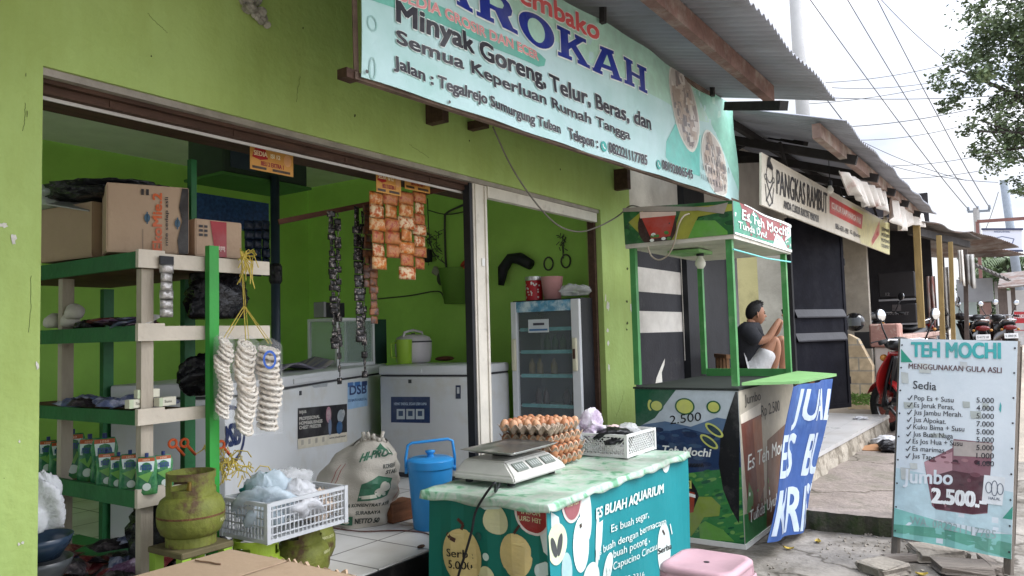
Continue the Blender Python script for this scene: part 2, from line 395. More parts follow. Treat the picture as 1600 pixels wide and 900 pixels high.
b = B()                                      # one wide uneven sheet; finer near the shops
def sstep(a, c, x): t_ = max(0., min(1., (x - a) / (c - a))); return t_ * t_ * (3 - 2 * t_)
def gz(x, y): return (.012 * sin(3.1 * x + 1.3 * y) * sin(2.3 * y - x) if (2 < x < 9 and -1 < y < 2.2) else 0.) + .62 * sstep(11.5, 17.5, x)
def axis(lo, hi, fine0, fine1, st):
    a = [lo, lo * .5 if lo < -10 else lo + .01, fine0]; k = fine0 + st
    while k < fine1: a.append(k); k += st
    return sorted(set(a + [fine1] + ([11.5 + .5 * k for k in range(14)] + [30, 80] if hi > 1000 else [fine1 + 8]) + [hi * .3, hi]))
xs = axis(-300, 1500, 1.0, 10., .12); ys = axis(-400, 400, -1.4, 2.7, .12)
P = [[b.bm.verts.new((x, y, gz(x, y))) for y in ys] for x in xs]
for i in range(len(xs) - 1):
    for j in range(len(ys) - 1):
        f = b.bm.faces.new((P[i][j], P[i + 1][j], P[i + 1][j + 1], P[i][j + 1])); cx, cy = (xs[i] + xs[i + 1]) / 2, (ys[j] + ys[j + 1]) / 2
        f.material_index = 0 if (cx < 10.1 and cy > -1.4) else 1
struct(b.o('ground', [m_ground, m_sand], base=(0, 0, 0), smooth=True))

struct(B().b2((-.6, 2.79, -.05), (6.28, 7.2, .35)).o('shop_floor', m_tile))
struct(B().b2((-.6, 2.775, -.05), (6.28, 2.787, .343)).o('shop_step', mat('black_step_tile', (.012, .012, .013), .35, .3, 4, c2=(.06, .055, .05), th=.6, s2=3)))
# raised concrete apron before the barber and its tiled porch
b = B(); n = 26
def ap(a, c):                                # ragged left end
    y = .55 + a * 1.15
    return (6.03 + .006 * sin(9 * y) + .008 * sin(43 * y), y, c)
top = [ap(k / n, .145) for k in range(n + 1)]; bot = [(x + .03 + .015 * sin(31 * y), y, -.03) for x, y, z in top]
b.face(top[::-1] + [(11.2, .55, .15), (11.2, 1.7, .15)])
b.m(1)
for k in range(n): b.face([top[k], top[k + 1], bot[k + 1], bot[k]])
b.face([top[0], bot[0], (11.2, .5, -.03), (11.2, .55, .15)]); b.face([(11.2, .55, .15), (11.2, .5, -.03), (11.2, 1.7, -.03), (11.2, 1.7, .15)])
struct(b.o('concrete_apron', [m_apron, m_moss]))
b = B(); pf = [(6.34, 1.72), (10.93, 1.60)]
b.prism([pf[0], pf[1], (10.93, 6.2), (6.34, 6.2)], .04, Matrix.Translation((0, 0, .32)))
struct(b.o('porch_floor', m_porch))
b = B(); nn_ = 40
def pe(k, z, o): x = 6.34 + (10.93 - 6.34) * k / nn_; return (x, 1.735 - .0261 * (x - 6.34) + o * (1 + .8 * sin(x * 11) * sin(x * 4.3)), z)
for k in range(nn_):
    b.face([pe(k, .318, 0), pe(k + 1, .318, 0), pe(k + 1, .23, -.012), pe(k, .23, -.012)]); b.face([pe(k, .23, -.012), pe(k + 1, .23, -.012), pe(k + 1, .1, -.03), pe(k, .1, -.03)])
b.face([pe(0, .318, 0), pe(0, .1, -.03), (6.34, 2.9, .1), (6.34, 2.9, .318)]); b.face([pe(nn_, .318, 0), pe(nn_, .1, -.03), (10.93, 2.9, .1), (10.93, 2.9, .318)])
b.face([pe(0, .318, .001), pe(nn_, .318, .001), (10.93, 2.9, .318), (6.34, 2.9, .318)])
struct(b.o('porch_edge', m_plaster_edge))
# ---------------------------------------------------------------- the green shop
GREEN = (.38, .51, .16)
m_green = mat('lime_wall_paint', GREEN, .72, .05, 3.5, .3, 26, streak=.1, c2=(.33, .45, .12), th=.6, soft=.16, s2=1.3)
m_green_in = mat('inner_green_paint', (.4, .68, .14), .7, .1, 2, .12, 40, c2=(.34, .6, .12), th=.58, soft=.15, s2=1.2)
m_flake = mat('bare_plaster', (.62, .6, .54), .9, .12, 20, .3, 60)
m_wood_dk = mat('dark_brown_timber', (.065, .034, .022), .75, .35, 5, .3, 30, stretch=(1, 6, 6))
m_rail = mat('dusty_steel_rail', (.3, .27, .23), .6, .25, 8, .2, 40, metal=.2)
m_white_post = mat('off_white_paint', (.62, .58, .5), .6, .1, 6, .15, 40, c2=(.4, .36, .3), th=.64, s2=4)
m_black = mat('black_paint', (.016, .017, .02), .55, .3, 6, .1, 40)
shop = thing('green_shop', 'lime green single storey grocery shop with a wide open front', 'shop', (1.3, 2.95, 0))
JL, JR, ZL = 1.333, 5.715, 2.535
b = B()                                       # front wall as one skin of solid piers with openings left out
b.b2((-3.2, 2.95, -.02), (JL, 3.09, 3.78)); b.b2((JR, 2.95, -.02), (6.285, 3.09, 3.78)); b.b2((JL, 2.951, ZL), (JR, 3.089, 3.78))  # left pier runs on out of view to cut light from that side
fw = b.o('front_wall', m_green, shop, world=True)
B().b2((-.8, 7.0, .3), (6.25, 7.12, 3.78)).o('back_wall', m_green_in, shop, world=True)
B().b2((6.1, 3.091, .3), (6.25, 6.999, 3.78)).o('side_wall', m_green_in, shop, world=True)
b = B(); b.b2((-.8, 3.091, .3), (-.65, 3.5, 3.78)); b.b2((-.8, 6.7, .3), (-.65, 6.999, 3.78)); b.b2((-.799, 3.501, 2.95), (-.651, 6.699, 3.78)); b.b2((-.799, 3.501, .3), (-.651, 6.699, .75))
b.o('side_wall', m_green_in, shop, world=True)        # far side wall with an added, unseen opening that lets daylight in
B().b2((-.64, 3.095, 3.3), (6.09, 6.99, 3.36)).o('ceiling', mat('ceiling_board', (.72, .71, .66), .9, .1, 3), shop, world=True)
# peeling paint: ragged low-relief patches of bare plaster
def patch(pts, mt, name='paint_flake', parent=shop):
    b = B(); ctr = V((0, 0, 0)); q = [V(p) for p in pts]
    for p in q: ctr += p / len(q)
    b.face([p + V((0, -.0025, 0)) for p in q]); return b.o(name, mt, parent, world=True)
def rag(u, v, w, h, seed, Y=2.95, n=13):
    r_ = random.Random(seed); return [at(u + w * cos(t) * r_.uniform(.45, 1.1), v + h * sin(t) * r_.uniform(.45, 1.1), Y=Y) for t in [2 * pi * k / n for k in range(n)]]
for (u, v, w, h, s_) in [(5, 352, 9, 5, 1), (21, 373, 5, 12, 2), (950, 478, 3, 9, 3), (986, 480, 3, 8, 4), (949, 516, 2, 4, 5), (950, 536, 2, 5, 6), (951, 574, 2, 8, 7), (946, 466, 1.5, 8, 8), (30, 690, 2, 3, 9), (35, 848, 2.4, 3, 10), (58, 571, 3, 8, 11), (29, 850, 3, 3, 12)]:
    patch(rag(u, v, w, h, s_), m_flake)
m_spot = mat('wall_stain', (.06, .07, .025), .9, .3, 20)
for (u, v, w, h, s_) in [(236, 88, 1.5, 2, 21), (554, 181, 1.3, 4, 22), (978, 382, 1.6, 3, 23), (980, 420, 1.5, 2.5, 24), (979, 471, 2, 2.5, 25), (980, 505, 1.6, 3, 26), (979, 515, 1.4, 2, 27), (875, 265, 1.4, 2, 28), (733, 220, 1, 2, 29), (42, 178, .8, 7, 30), (40, 117, 1, 4, 31), (6, 747, 1, 1, 32), (473, 44, 1, 2.5, 33)]:
    patch(rag(u, v, w, h, s_), m_spot, 'wall_stain')
m_hair_crack = mat('dark_crack_line', (.1, .13, .04), .9)  # dark line colour of the hairline cracks
for (u0, v0, u1, v1, s_) in [(40, 160, 37, 205, 1), (48, 430, 44, 520, 2), (640, 225, 668, 246, 3), (470, 120, 462, 160, 4), (975, 610, 962, 650, 5), (230, 20, 262, 52, 6)]:
    r_ = random.Random(s_); pts = []; du = 0
    for k in range(16): du += r_.uniform(-1.4, 1.4); pts.append(at(u0 + (u1 - u0) * k / 15 + du * .8, v0 + (v1 - v0) * k / 15 + r_.uniform(-.8, .8), Y=2.9495))
    B().tube(pts, .0009, 4).o('wall_crack', m_hair_crack, shop, world=True)
# broken corner of the right pier and a lump of mortar high on the wall
b = B()
for k in range(26):
    t = rnd.random(); p = at(385 + 30 * t + rnd.uniform(-9, 9), -8 + 48 * t + rnd.uniform(-6, 6), Y=2.93); b.sph(p, rnd.uniform(.012, .034), (1, .6, rnd.uniform(.8, 1.6)), 7, rot=(rnd.random() * 3, rnd.random(), 0))
b.o('mortar_lump', mat('dirty_mortar', (.33, .31, .27), .95, .45, 30, .5, 50), shop, world=True)
# sliding door hardware
B().b2((JL + .001, 2.965, 2.506), (JR - .001, 3.0, 2.534)).o('door_rail', m_rail, shop, world=True)
b = B(); b.b2((JL + .002, 3.001, 2.49), (JR - .3, 3.03, 2.533)); b.b2((JL + .002, 3.03, 2.458), (4.5, 3.06, 2.532)); b.b2((JL + .002, 3.061, 2.5), (4.5, 3.4, 2.53))
for x in (1.62, 2.2, 2.9, 3.6): b.b2((x, 3.026, 2.462), (x + .02, 3.0295, 2.489))
b.o('lintel_board', m_wood_dk, shop, world=True)
b = B(); b.b2((JL + .002, 3.062, 2.444), (4.5, 3.072, 2.457)); b.o('ceiling_edge', mat('pale_metal_edge', (.55, .53, .5), .5), shop, world=True)
b = B(); b.b2((4.14, 2.975, 2.43), (JR - .02, 3.02, 2.505)); b.o('track_cover', m_white_post, shop, world=True)
post = B(); post.b2((3.985, 2.985, .35), (4.14, 3.05, 2.505)); post.b2((4.0, 2.975, .36), (4.012, 2.986, 2.5)); post.b2((4.105, 2.975, .36), (4.115, 2.986, 2.5)); post.o('door_post', m_white_post, shop, world=True)
B().b2((3.955, 2.99, .35), (3.983, 3.045, 2.504)).o('door_edge_strip', m_black, shop, world=True)
B().box((4.075, 2.98, 1.99), (.03, .008, .05)).o('latch_plate', mat('pale_plastic', (.7, .7, .66), .5), shop, world=True)
B().b2((JR - .04, 3.0, .35), (JR - .003, 3.06, 2.504)).o('door_channel', m_wood_dk, shop, world=True)
# timber brackets poking out under the banner
bk = [(690, 180, .085), (754, 196, .035), (978, 285, .12)]
for (u, v, h) in bk:
    p = at(u, v, Y=2.85); B().b2((p.x - .03, 2.82, p.z - h / 2), (p.x + .03, 2.949, p.z + h)).o('beam_stub', m_wood_dk, shop, world=True)
p = at(561, 108, Y=2.6); 
# ---------------------------------------------------------------- corrugated roofs
m_sheet = mat('grey_corrugated_sheet', (.3, .31, .35), .8, .16, 3, .15, 30, c2=(.2, .2, .21), th=.6, soft=.1, s2=2, stretch=(1, .25, 1))
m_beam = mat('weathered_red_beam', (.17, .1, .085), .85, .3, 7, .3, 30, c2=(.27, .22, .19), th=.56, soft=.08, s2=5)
m_dark_beam = mat('dark_beam', (.035, .032, .032), .85, .3, 6, .2, 30)  # near-black tone of the beams and struts
def corrugated(name, parent, x0, x1, fe, fw_, pitch=.09, amp=.0145, mt=m_sheet, rows=7, sag=.006):
    """fe(x) -> eave point, fw_(x) -> wall side point; ridges run from wall to eave"""
    b = B(); n = int((x1 - x0) / pitch * 6)
    def f(a, c):
        x = x0 + (x1 - x0) * a; p = V(fe(x)) * (1 - c) + V(fw_(x)) * c
        p.z += amp * sin(2 * pi * (x - x0) / pitch) + sag * sin(x * 2.1 + c * 3); p.y += .012 * sin(x * 5) * (1 - c); return p
    b.grid(f, n, rows); return b.o(name, mt, parent, world=True, solid=.004, smooth=True)
roof = thing('corrugated_canopy', 'grey corrugated canopy high over the green shop banner', 'canopy', (3, 2.9, 3.3))
zr = lambda y: 3.385 + .235 * (y - 1.25)
corrugated('roof_sheet', roof, -3.5, 6.78, lambda x: (x, 1.25, zr(1.25)), lambda x: (x, 2.96, zr(2.96)))  # left end lengthened out of view to cut light from that side
corrugated('roof_sheet', roof, -3.5, 2.0, lambda x: (x, -.75, zr(-.75) + .02), lambda x: (x, 1.3, zr(1.3) + .02))  # unseen lower sheet, added to shade the left pier and wall
B().bar((-3.4, 1.66, zr(1.66) - .09), (6.25, 1.66, zr(1.66) - .09), .07, .13).o('beam', m_beam, roof, world=True)
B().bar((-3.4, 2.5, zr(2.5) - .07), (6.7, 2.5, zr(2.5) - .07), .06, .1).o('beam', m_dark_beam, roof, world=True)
for (u, v0, v1) in [(942, -10, 36), (1113, 102, 150)]:
    p = at(u, v1, Y=2.18); q = at(u, v0, Y=2.18); B().bar(p, q, .035).o('hanger_strut', m_dark_beam, roof, world=True)

broof = thing('corrugated_canopy', 'long grey corrugated canopy over the barber porch and sign', 'canopy', (8, 2.9, 3.0))
BX0, BX1 = 7.05, 14.6
be = lambda x: (x, 1.25, 3.262 + .013 * (x - BX0)); bw = lambda x: (x, 3.1, 3.87 + .013 * (x - BX0))
corrugated('roof_sheet', broof, BX0, BX1, be, bw, sag=.012)
zb = lambda x, y: 3.262 + .013 * (x - BX0) + .329 * (y - 1.25)
B().bar((BX0 + .05, 1.5, zb(BX0, 1.5) - .1), (14.4, 1.5, zb(14.4, 1.5) - .1), .07, .13).o('beam', mat('pinkish_beam', (.24, .165, .14), .85, .25, 6, .3, 30, c2=(.36, .31, .27), th=.56, s2=4), broof, world=True)
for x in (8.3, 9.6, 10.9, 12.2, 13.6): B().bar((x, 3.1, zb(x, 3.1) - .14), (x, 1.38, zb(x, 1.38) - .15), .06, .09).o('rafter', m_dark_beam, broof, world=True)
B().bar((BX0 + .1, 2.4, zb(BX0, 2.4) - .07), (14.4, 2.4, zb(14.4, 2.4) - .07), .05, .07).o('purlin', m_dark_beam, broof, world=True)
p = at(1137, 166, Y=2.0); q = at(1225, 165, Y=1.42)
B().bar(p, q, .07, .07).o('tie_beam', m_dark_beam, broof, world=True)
# gable fill between the two roofs: dark struts and a pale sheet
b = B(); 
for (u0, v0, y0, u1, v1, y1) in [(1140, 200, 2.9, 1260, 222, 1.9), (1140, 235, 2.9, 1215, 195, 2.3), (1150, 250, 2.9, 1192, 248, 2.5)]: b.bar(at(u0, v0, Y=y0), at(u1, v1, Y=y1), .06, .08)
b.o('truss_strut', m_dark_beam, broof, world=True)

# ---------------------------------------------------------------- the grocery banner
bn = thing('shop_banner', 'large pale aqua vinyl grocery banner hung above the shop opening', 'banner', (4.6, 2.2, 2.6))
bl, br_, tr = at(565, 120, Y=2.2), at(1157, 316, Y=2.2), at(1137, 163, Y=2.2)
tr = V((7.02, 2.21, 3.60)); tl = V((2.24, 2.25, 3.475))
def wr(a, b_): return .02 * sin(a * 11 + b_ * 2) * (.3 + b_) + .006 * sin(a * 43 + b_ * 7) + .018 * sin(a * 31 + 5 * b_) * max(0, a - .86) * 5 * (1 - b_ * .5)
S = Sheet(bl, br_, tr, tl, wr, .1)
m_vinyl = mat('aqua_vinyl', srgb(194, 222, 224), .45, .04, 3, .25, 5, c2=srgb(158, 200, 192), th=.55, soft=.2, s2=1.2, world_bump=True)
S.panel('vinyl_sheet', m_vinyl, bn)
W_, H_ = S.w, S.h
teal, tealm, mint = srgb(146, 202, 184), srgb(140, 205, 190), srgb(176, 216, 198)
navy, dk, red, whitec = srgb(32, 48, 140), srgb(44, 42, 48), srgb(214, 92, 92), srgb(228, 236, 232)
S.poly([(0, H_), (W_, H_), (W_, H_ * .80), (W_ * .78, H_ * .62), (W_ * .4, H_ * .66), (W_ * .2, H_ * .74), (0, H_ * .7)], mint, 1)
S.poly([(W_ * .79, H_), (W_, H_), (W_, .1), (W_ * .965, H_ * .3), (W_ * .92, H_ * .55), (W_ * .86, H_ * .78)], teal, 1.5)
# ribbon with the small capitals
S.ppoly([(560, -10), (640, -6), (845, 82), (856, 92), (853, 102), (842, 104), (640, 22), (560, -4)], srgb(110, 182, 165), 2)
S.ptext('SEDIA GROSIR DAN ECER', (622, 2), (843, 94), 17, srgb(222, 150, 150), 4, .03)
S.ptext('SEDIA GROSIR DAN ECER', (622, 2), (843, 94), 17, srgb(236, 220, 212), 3, .07)
# heavy slab letters drawn as polygons
G = {'A': [[(.0, 0), (.36, 0), (.36, .12), (.29, .12), (.33, .26), (.67, .26), (.71, .12), (.63, .12), (.63, 0), (1.0, 0), (1.0, .12), (.94, .12), (.66, .88), (.72, .88), (.72, 1), (.28, 1), (.28, .88), (.34, .88), (.06, .12), (.0, .12)], [(.38, .4), (.5, .78), (.62, .4)]],
     'H': [[(0, 0), (.4, 0), (.4, .13), (.32, .13), (.32, .43), (.68, .43), (.68, .13), (.6, .13), (.6, 0), (1.0, 0), (1.0, .13), (.91, .13), (.91, .87), (1.0, .87), (1.0, 1), (.6, 1), (.6, .87), (.68, .87), (.68, .57), (.32, .57), (.32, .87), (.4, .87), (.4, 1), (0, 1), (0, .87), (.09, .87), (.09, .13), (0, .13)]],
     'K': [[(0, 0), (.4, 0), (.4, .13), (.32, .13), (.32, .34), (.4, .44), (.63, .13), (.57, .13), (.57, 0), (1.0, 0), (1.0, .13), (.92, .13), (.57, .6), (.82, .87), (.93, .87), (.93, 1), (.55, 1), (.55, .87), (.6, .87), (.32, .56), (.32, .87), (.4, .87), (.4, 1), (0, 1), (0, .87), (.09, .87), (.09, .13), (0, .13)]],
     'R': [[(0, 0), (.4, 0), (.4, .13), (.32, .13), (.32, .4), (.44, .4), (.6, .0), (1.0, 0), (1.0, .13), (.88, .13), (.76, .42), (.87, .52), (.92, .7), (.86, .88), (.7, .98), (.5, 1), (0, 1), (0, .87), (.09, .87), (.09, .13), (0, .13)], [(.32, .53), (.32, .86), (.52, .86), (.64, .8), (.68, .7), (.63, .58), (.5, .53)]],
     'O': [[(.5 + .5 * cos(t), .5 + .53 * sin(t)) for t in [2 * pi * k / 30 for k in range(30)]], [(.5 + .24 * cos(t), .5 + .38 * sin(t)) for t in [2 * pi * k / 30 for k in range(30)]]],
     'B': [[(0, 0), (.6, 0), (.8, .05), (.9, .2), (.86, .4), (.72, .52), (.83, .62), (.85, .8), (.74, .95), (.55, 1), (0, 1), (0, .87), (.09, .87), (.09, .13), (0, .13)]]}
def slab(S, word, p0, p1, h0, h1, col, edge, layer, box=None):
    x0, y0, x1, y1, ht0 = box; ht1 = ht0
    n = len(word); 
    for i, ch in enumerate(word):
        a = i / n; w = (x1 - x0) / n; X = x0 + w * i; Yb = y0 + (y1 - y0) * a; hh = ht0 + (ht1 - ht0) * a
        for k, pl in enumerate(G[ch]):
            q = [(X + x * w * .92, Yb + (y1 - y0) / n * x + y * hh) for x, y in pl]
            if k == 0:
                cx, cy = X + w * .48, Yb + hh / 2
                o = []
                m_ = len(q)
                for j, (x, y) in enumerate(q):               # outline: push every corner outwards
                    ax_, ay_ = q[j - 1]; bx_, by_ = q[(j + 1) % m_]
                    e1 = V((x - ax_, y - ay_, 0)).normalized(); e2 = V((bx_ - x, by_ - y, 0)).normalized()
                    n1 = V((e1.y, -e1.x, 0)); n2 = V((e2.y, -e2.x, 0)); nn_ = (n1 + n2); nn_ = nn_ / max(.4, nn_.length_squared / 2)
                    o.append((x + nn_.x * .009, y + nn_.y * .009))
                S.poly(o, edge, layer); S.poly(q, col, layer + 1)
            else: S.poly(q, mint, layer + 2)
ka, kb = S.uv(873, 86), S.uv(1008, 150); kw = (kb[0] - ka[0]) / 3; kh = S.uv(968, 95)[1] - S.uv(968, 134)[1]
slab(S, 'BAROKAH', None, None, 0, 0, navy, whitec, 5, box=(kb[0] - 7 * kw, kb[1] - (kb[1] - ka[1]) / 3 * 7, kb[0], kb[1], kh))
S.ptext('Sembako', (795, -10), (930, 64), 30, whitec, 5, .09)
S.ptext('Sembako', (795, -10), (930, 64), 30, red, 6, .05)
def bold(t, a, b_, h, col=dk):
    S.ptext(t, a, b_, h, whitec, 5, .085); S.ptext(t, a, b_, h, col, 6, .058)
bold('Minyak Goreng, Telur, Beras, dan', (617, 34), (1012, 204), 31)
bold('Semua Keperluan Rumah Tangga', (617, 68), (984, 218), 20)
bold('Jalan :', (612, 106), (675, 133), 18); bold('Tegalrejo Sumurgung Tuban', (683, 136), (874, 209), 17)
bold('Telepon :', (889, 216), (935, 231), 16); bold('082221117785', (951, 238), (1010, 258), 15); bold('08192006545', (1032, 264), (1079, 280), 13)
for (u, v, r_) in [(943, 229, .034), (1026, 258, .034)]:
    x, y = S.uv(u, v); S.ell(x, y, r_ * 1.1, r_, srgb(52, 160, 150), 6); S.line([(x - .014, y + .014), (x - .006, y - .004), (x + .014, y - .014)], .01, whitec, 7)
# two oval photographs of goods: drawn in rough tonal patches
def oval(u, v, rx, ry, rot, seed, rows):
    x, y = S.uv(u, v); S.ell(x, y, rx * 1.07, ry * 1.07, srgb(222, 224, 214), 3, rot=rot); S.ell(x, y, rx, ry, srgb(196, 190, 182), 4, rot=rot)
    r_ = random.Random(seed)
    for k in range(rows):
        for j in range(9):
            px_, py_ = r_.uniform(-.8, .8), -.8 + 1.6 * k / rows
            if px_ ** 2 + py_ ** 2 > .72: continue
            cx, cy = x + px_ * rx * cos(rot) - py_ * ry * sin(rot), y + px_ * rx * sin(rot) + py_ * ry * cos(rot); g = r_.choice([srgb(168, 152, 140), srgb(188, 172, 158), srgb(150, 138, 132), srgb(212, 206, 198), srgb(128, 122, 122), srgb(196, 184, 172)])
            w_, h_ = r_.uniform(.02, .06), r_.uniform(.02, .07)
            S.poly([(cx - w_, cy - h_), (cx + w_, cy - h_ * .7), (cx + w_ * .8, cy + h_), (cx - w_ * .9, cy + h_ * .8)], g, 5 + (k % 3) * .4)
S.ppoly([(1048, 196), (1060, 192), (1092, 212), (1092, 276), (1052, 264), (1038, 246), (1038, 222)], srgb(112, 196, 184), 2)
oval(1066, 168, .30, .34, .2, 3, 12); oval(1117, 256, .32, .26, -.35, 4, 12)
x, y = S.uv(1108, 285)
for j in range(3):
    for k in range(10): xx, yy = S.uv(1092 + k * 4.2 + j * 4, 270 - j * 14 + k * 2.2); S.line([(xx, yy), (xx + .012, yy - .05)], .012, srgb(78, 76, 80), 8)
for (u, v) in [(790, 200), (955, 255), (700, 160), (570, 113), (957, 48)]:
    x, y = S.uv(u, v); S.ell(x, y, .008, .008, srgb(60, 55, 50), 9)
for (u, v, w_, h_) in [(578, 38, .03, .035), (580, 108, .02, .05)]:
    x, y = S.uv(u, v); S.ring(x, y, w_, h_, .008, srgb(150, 190, 185), 2)
S.build('printed_lettering', bn, lay=.0011)
b = B(); o_ = V((0, .03, .006)); b.bar(V(bl) + o_ + V((-.02, 0, 0)), V(br_) + o_, .03, .03); b.bar(V(bl) + V((.0, .03, 0)), V(tl) + V((.0, .03, 0)), .02, .02); b.bar(tl + V((0, .03, -.02)), tr + V((0, .03, -.02)), .04, .035)
b.o('timber_frame', mat('rusty_frame', (.16, .11, .085), .8, .4, 9, .2, 40), bn, world=True)
for x in (3.2, 4.6, 6.0): B().bar((x, 2.27, 3.05 + .02 * x), (x, 2.949, 3.05 + .02 * x), .04, .05).o('standoff_arm', m_wood_dk, bn, world=True)
B().bar(V(bl) + V((-.06, .05, .01)), V(bl) + V((.01, .05, .01)), .055, .04).o('frame_end', m_wood_dk, bn, world=True)
# ---------------------------------------------------------------- the barber's building
m_dirty_white = mat('dirty_white_wall', (.6, .57, .52), .85, .1, 3, .2, 40, c2=(.4, .37, .33), th=.58, soft=.12, s2=1.4)
m_band = mat('chalky_black_band', (.022, .022, .026), .7, .3, 4, .15, 40, c2=(.06, .058, .058), th=.66, s2=3)
m_dkmetal = mat('dark_steel_door', (.006, .0065, .012), .75, .35, 5, .1, 30, spec=.18, c2=(.016, .016, .02), th=.62, soft=.14, s2=2.5)
m_yellow = mat('cream_yellow_wall', (.55, .5, .27), .8, .08, 2, .15, 40, c2=(.4, .36, .2), th=.62, s2=2)
barber = thing('barber_shop', 'barber shop with black and white banded wall and dark steel doors', 'shop', (7, 3, .32))
YB = 3.0
zz = [at(1005, v, Y=YB).z for v in (520, 486, 456, 418, 386)]
b = B()
lv = [.3] + zz + [3.9]
for i in range(len(lv) - 1):
    b.m(1 if i % 2 == 0 and i < 5 else 0); b.b2((6.29, YB, lv[i]), (7.56, YB + .12, lv[i + 1]))
b.o('banded_wall', [m_dirty_white, m_band], barber, world=True)
b = B(); b.face([at(u, v, Y=YB - .003) for u, v in [(1024, 600), (1026, 590), (1030, 580), (1035, 568), (1039, 560), (1038, 570), (1034, 582), (1035, 600)]]); b.o('torn_paint', m_flake, barber, world=True)
B().b2((7.565, 2.93, .34), (8.16, 3.1, 3.7)).o('pillar', m_black, barber, world=True)
B().b2((7.555, 2.985, 1.2), (7.562, 2.992, 2.35)).o('conduit', m_dirty_white, barber, world=True)
b = B(); b.b2((8.17, 3.02, .34), (9.13, 3.06, 2.7)); b.o('door_leaf', m_black, barber, world=True)
B().b2((9.14, 2.96, .34), (9.3, 3.06, 2.7)).o('door_frame', mat('grey_frame', (.13, .12, .125), .6, .2, 5), barber, world=True)
B().b2((7.57, 3.0, 2.72), (14.2, 3.12, 3.9)).o('upper_wall', m_dirty_white, barber, world=True)
B().b2((8.17, 2.97, 2.6), (10.8, 3.07, 2.715)).o('lintel', m_black, barber, world=True)
B().b2((12.4, at(1188, 500, X=12.4).y, .345), (12.5, 5.4, 3.6)).o('inner_wall', m_yellow, barber, world=True)
b = B(); b.b2((11.9, at(1240, 500, X=11.9).y, .345), (12.395, at(1187, 500, X=11.9).y, 3.6)); b.o('inner_column', m_dirty_white, barber, world=True)
B().b2((8.3, 3.07, .345), (8.4, 4.7, 3.6)).o('inner_wall', m_yellow, barber, world=True)
p0, p1 = at(1243, 648, Z=.36), at(1328, 639, Z=.36); p1 = p0 + (p1 - p0) * 1.0
d = (p1 - p0).normalized(); nrm = V((d.y, -d.x, 0)).normalized()
if nrm.x > 0: nrm = -nrm
dl = thing('steel_door_leaf', 'tall dark steel door leaf standing open on the barber porch', 'door', (p0.x, p0.y, .36), atan2(d.y, d.x)); L = (p1 - p0).length
b = B(); b.b2((0, -.02, .03), (L, .02, 2.62), .004); b.b2((0, -.03, .03), (.05, .03, 2.62)); b.b2((L - .05, -.03, .03), (L, .03, 2.62)); b.b2((.05, -.028, .03), (L - .05, .028, .09)); b.o('door_panel', m_dkmetal, dl)
for z in (.95, 1.27):
    b = B(); sg = 1 if (Euler((0, 0, atan2(d.y, d.x))).to_matrix() @ V((0, 1, 0))).dot(nrm) > 0 else -1
    b.grid(lambda a, c: (.05 + (L - .1) * a, sg * (.0205 + (.045 if c in (.25, .5) else 0)), z + .12 * (.0 if c == 0 else .06 if c == .25 else .2 if c == .5 else 1)), 2, 4); b.o('pressed_rib', mat('worn_steel_rib', (.03, .03, .036), .45, .3, 6, .1, 30), dl)
for z in (.35, 1.1, 2.0): B().cyl((L + .012, sg * .02, z), (L + .012, sg * .02, z + .1), .014).o('hinge', m_black, dl)
B().bar((p0.x - .02, p0.y, .36), (p0.x - .02, p0.y, 2.75), .1, .08).o('door_frame', m_black, barber, world=True)
B().bar((p0.x - .11, p0.y + .05, .36), (p0.x - .11, p0.y + .05, 2.75), .03, .03).o('door_frame', mat('pinkish_frame_edge', (.28, .2, .18), .6), barber, world=True)

# long barber sign
sg_ = thing('barber_sign', 'long white barber sign hung under the corrugated porch canopy', 'sign', (11, 2.0, 2.7))
S = Sheet(at(1190, 320, Y=2.0), at(1390, 398, Y=2.0), at(1390, 349, Y=2.0), at(1190, 238, Y=2.0))
S.panel('sign_board', mat('cream_vinyl', srgb(214, 208, 194), .5, .05, 2, .15, 4, c2=srgb(196, 190, 172), th=.6, soft=.15), sg_, th=.02)
ink1 = srgb(44, 42, 44); rd = srgb(200, 72, 70)
S.ppoly([(1330, 322), (1390, 349), (1390, 398), (1345, 380)], srgb(222, 216, 160), 1)
S.ptext('PANGKAS RAMBUT', (1213, 303), (1292, 334), 38, ink1, 3, .02)
S.ptext('ANDA CUKUR RAKYAT MAKMUR', (1224, 325), (1279, 348), 12, ink1, 3, .03)
S.ppoly([(1296, 306), (1348, 336), (1346, 358), (1296, 333)], rd, 2)
S.ppoly([(1297, 314), (1345, 340), (1345, 352), (1297, 327)], srgb(206, 120, 112), 3)
S.ptext('CUKUR RAPI HARGA PAS', (1299, 325), (1344, 350), 9, srgb(236, 220, 214), 4, .05)
S.ptext('0851-6311-1931', (1305, 357), (1325, 366), 8, ink1, 3, .04); S.ptext('IG. @barber', (1328, 365), (1344, 372), 6, ink1, 3, .03)
S.ptext('GAYA', (1363, 381), (1372, 368), 9, rd, 4, .06); 
S.ppoly([(1361, 376), (1374, 345), (1374, 366), (1362, 384)], srgb(214, 140, 120), 2)
for k, w in enumerate(['SEMIR', 'MODERN', 'POTONG', 'CUCI RAMBUT']): S.ptext(w, (1377, 360 + k * 8.6), (1389, 363.6 + k * 8.6), 5, ink1, 4, .04)
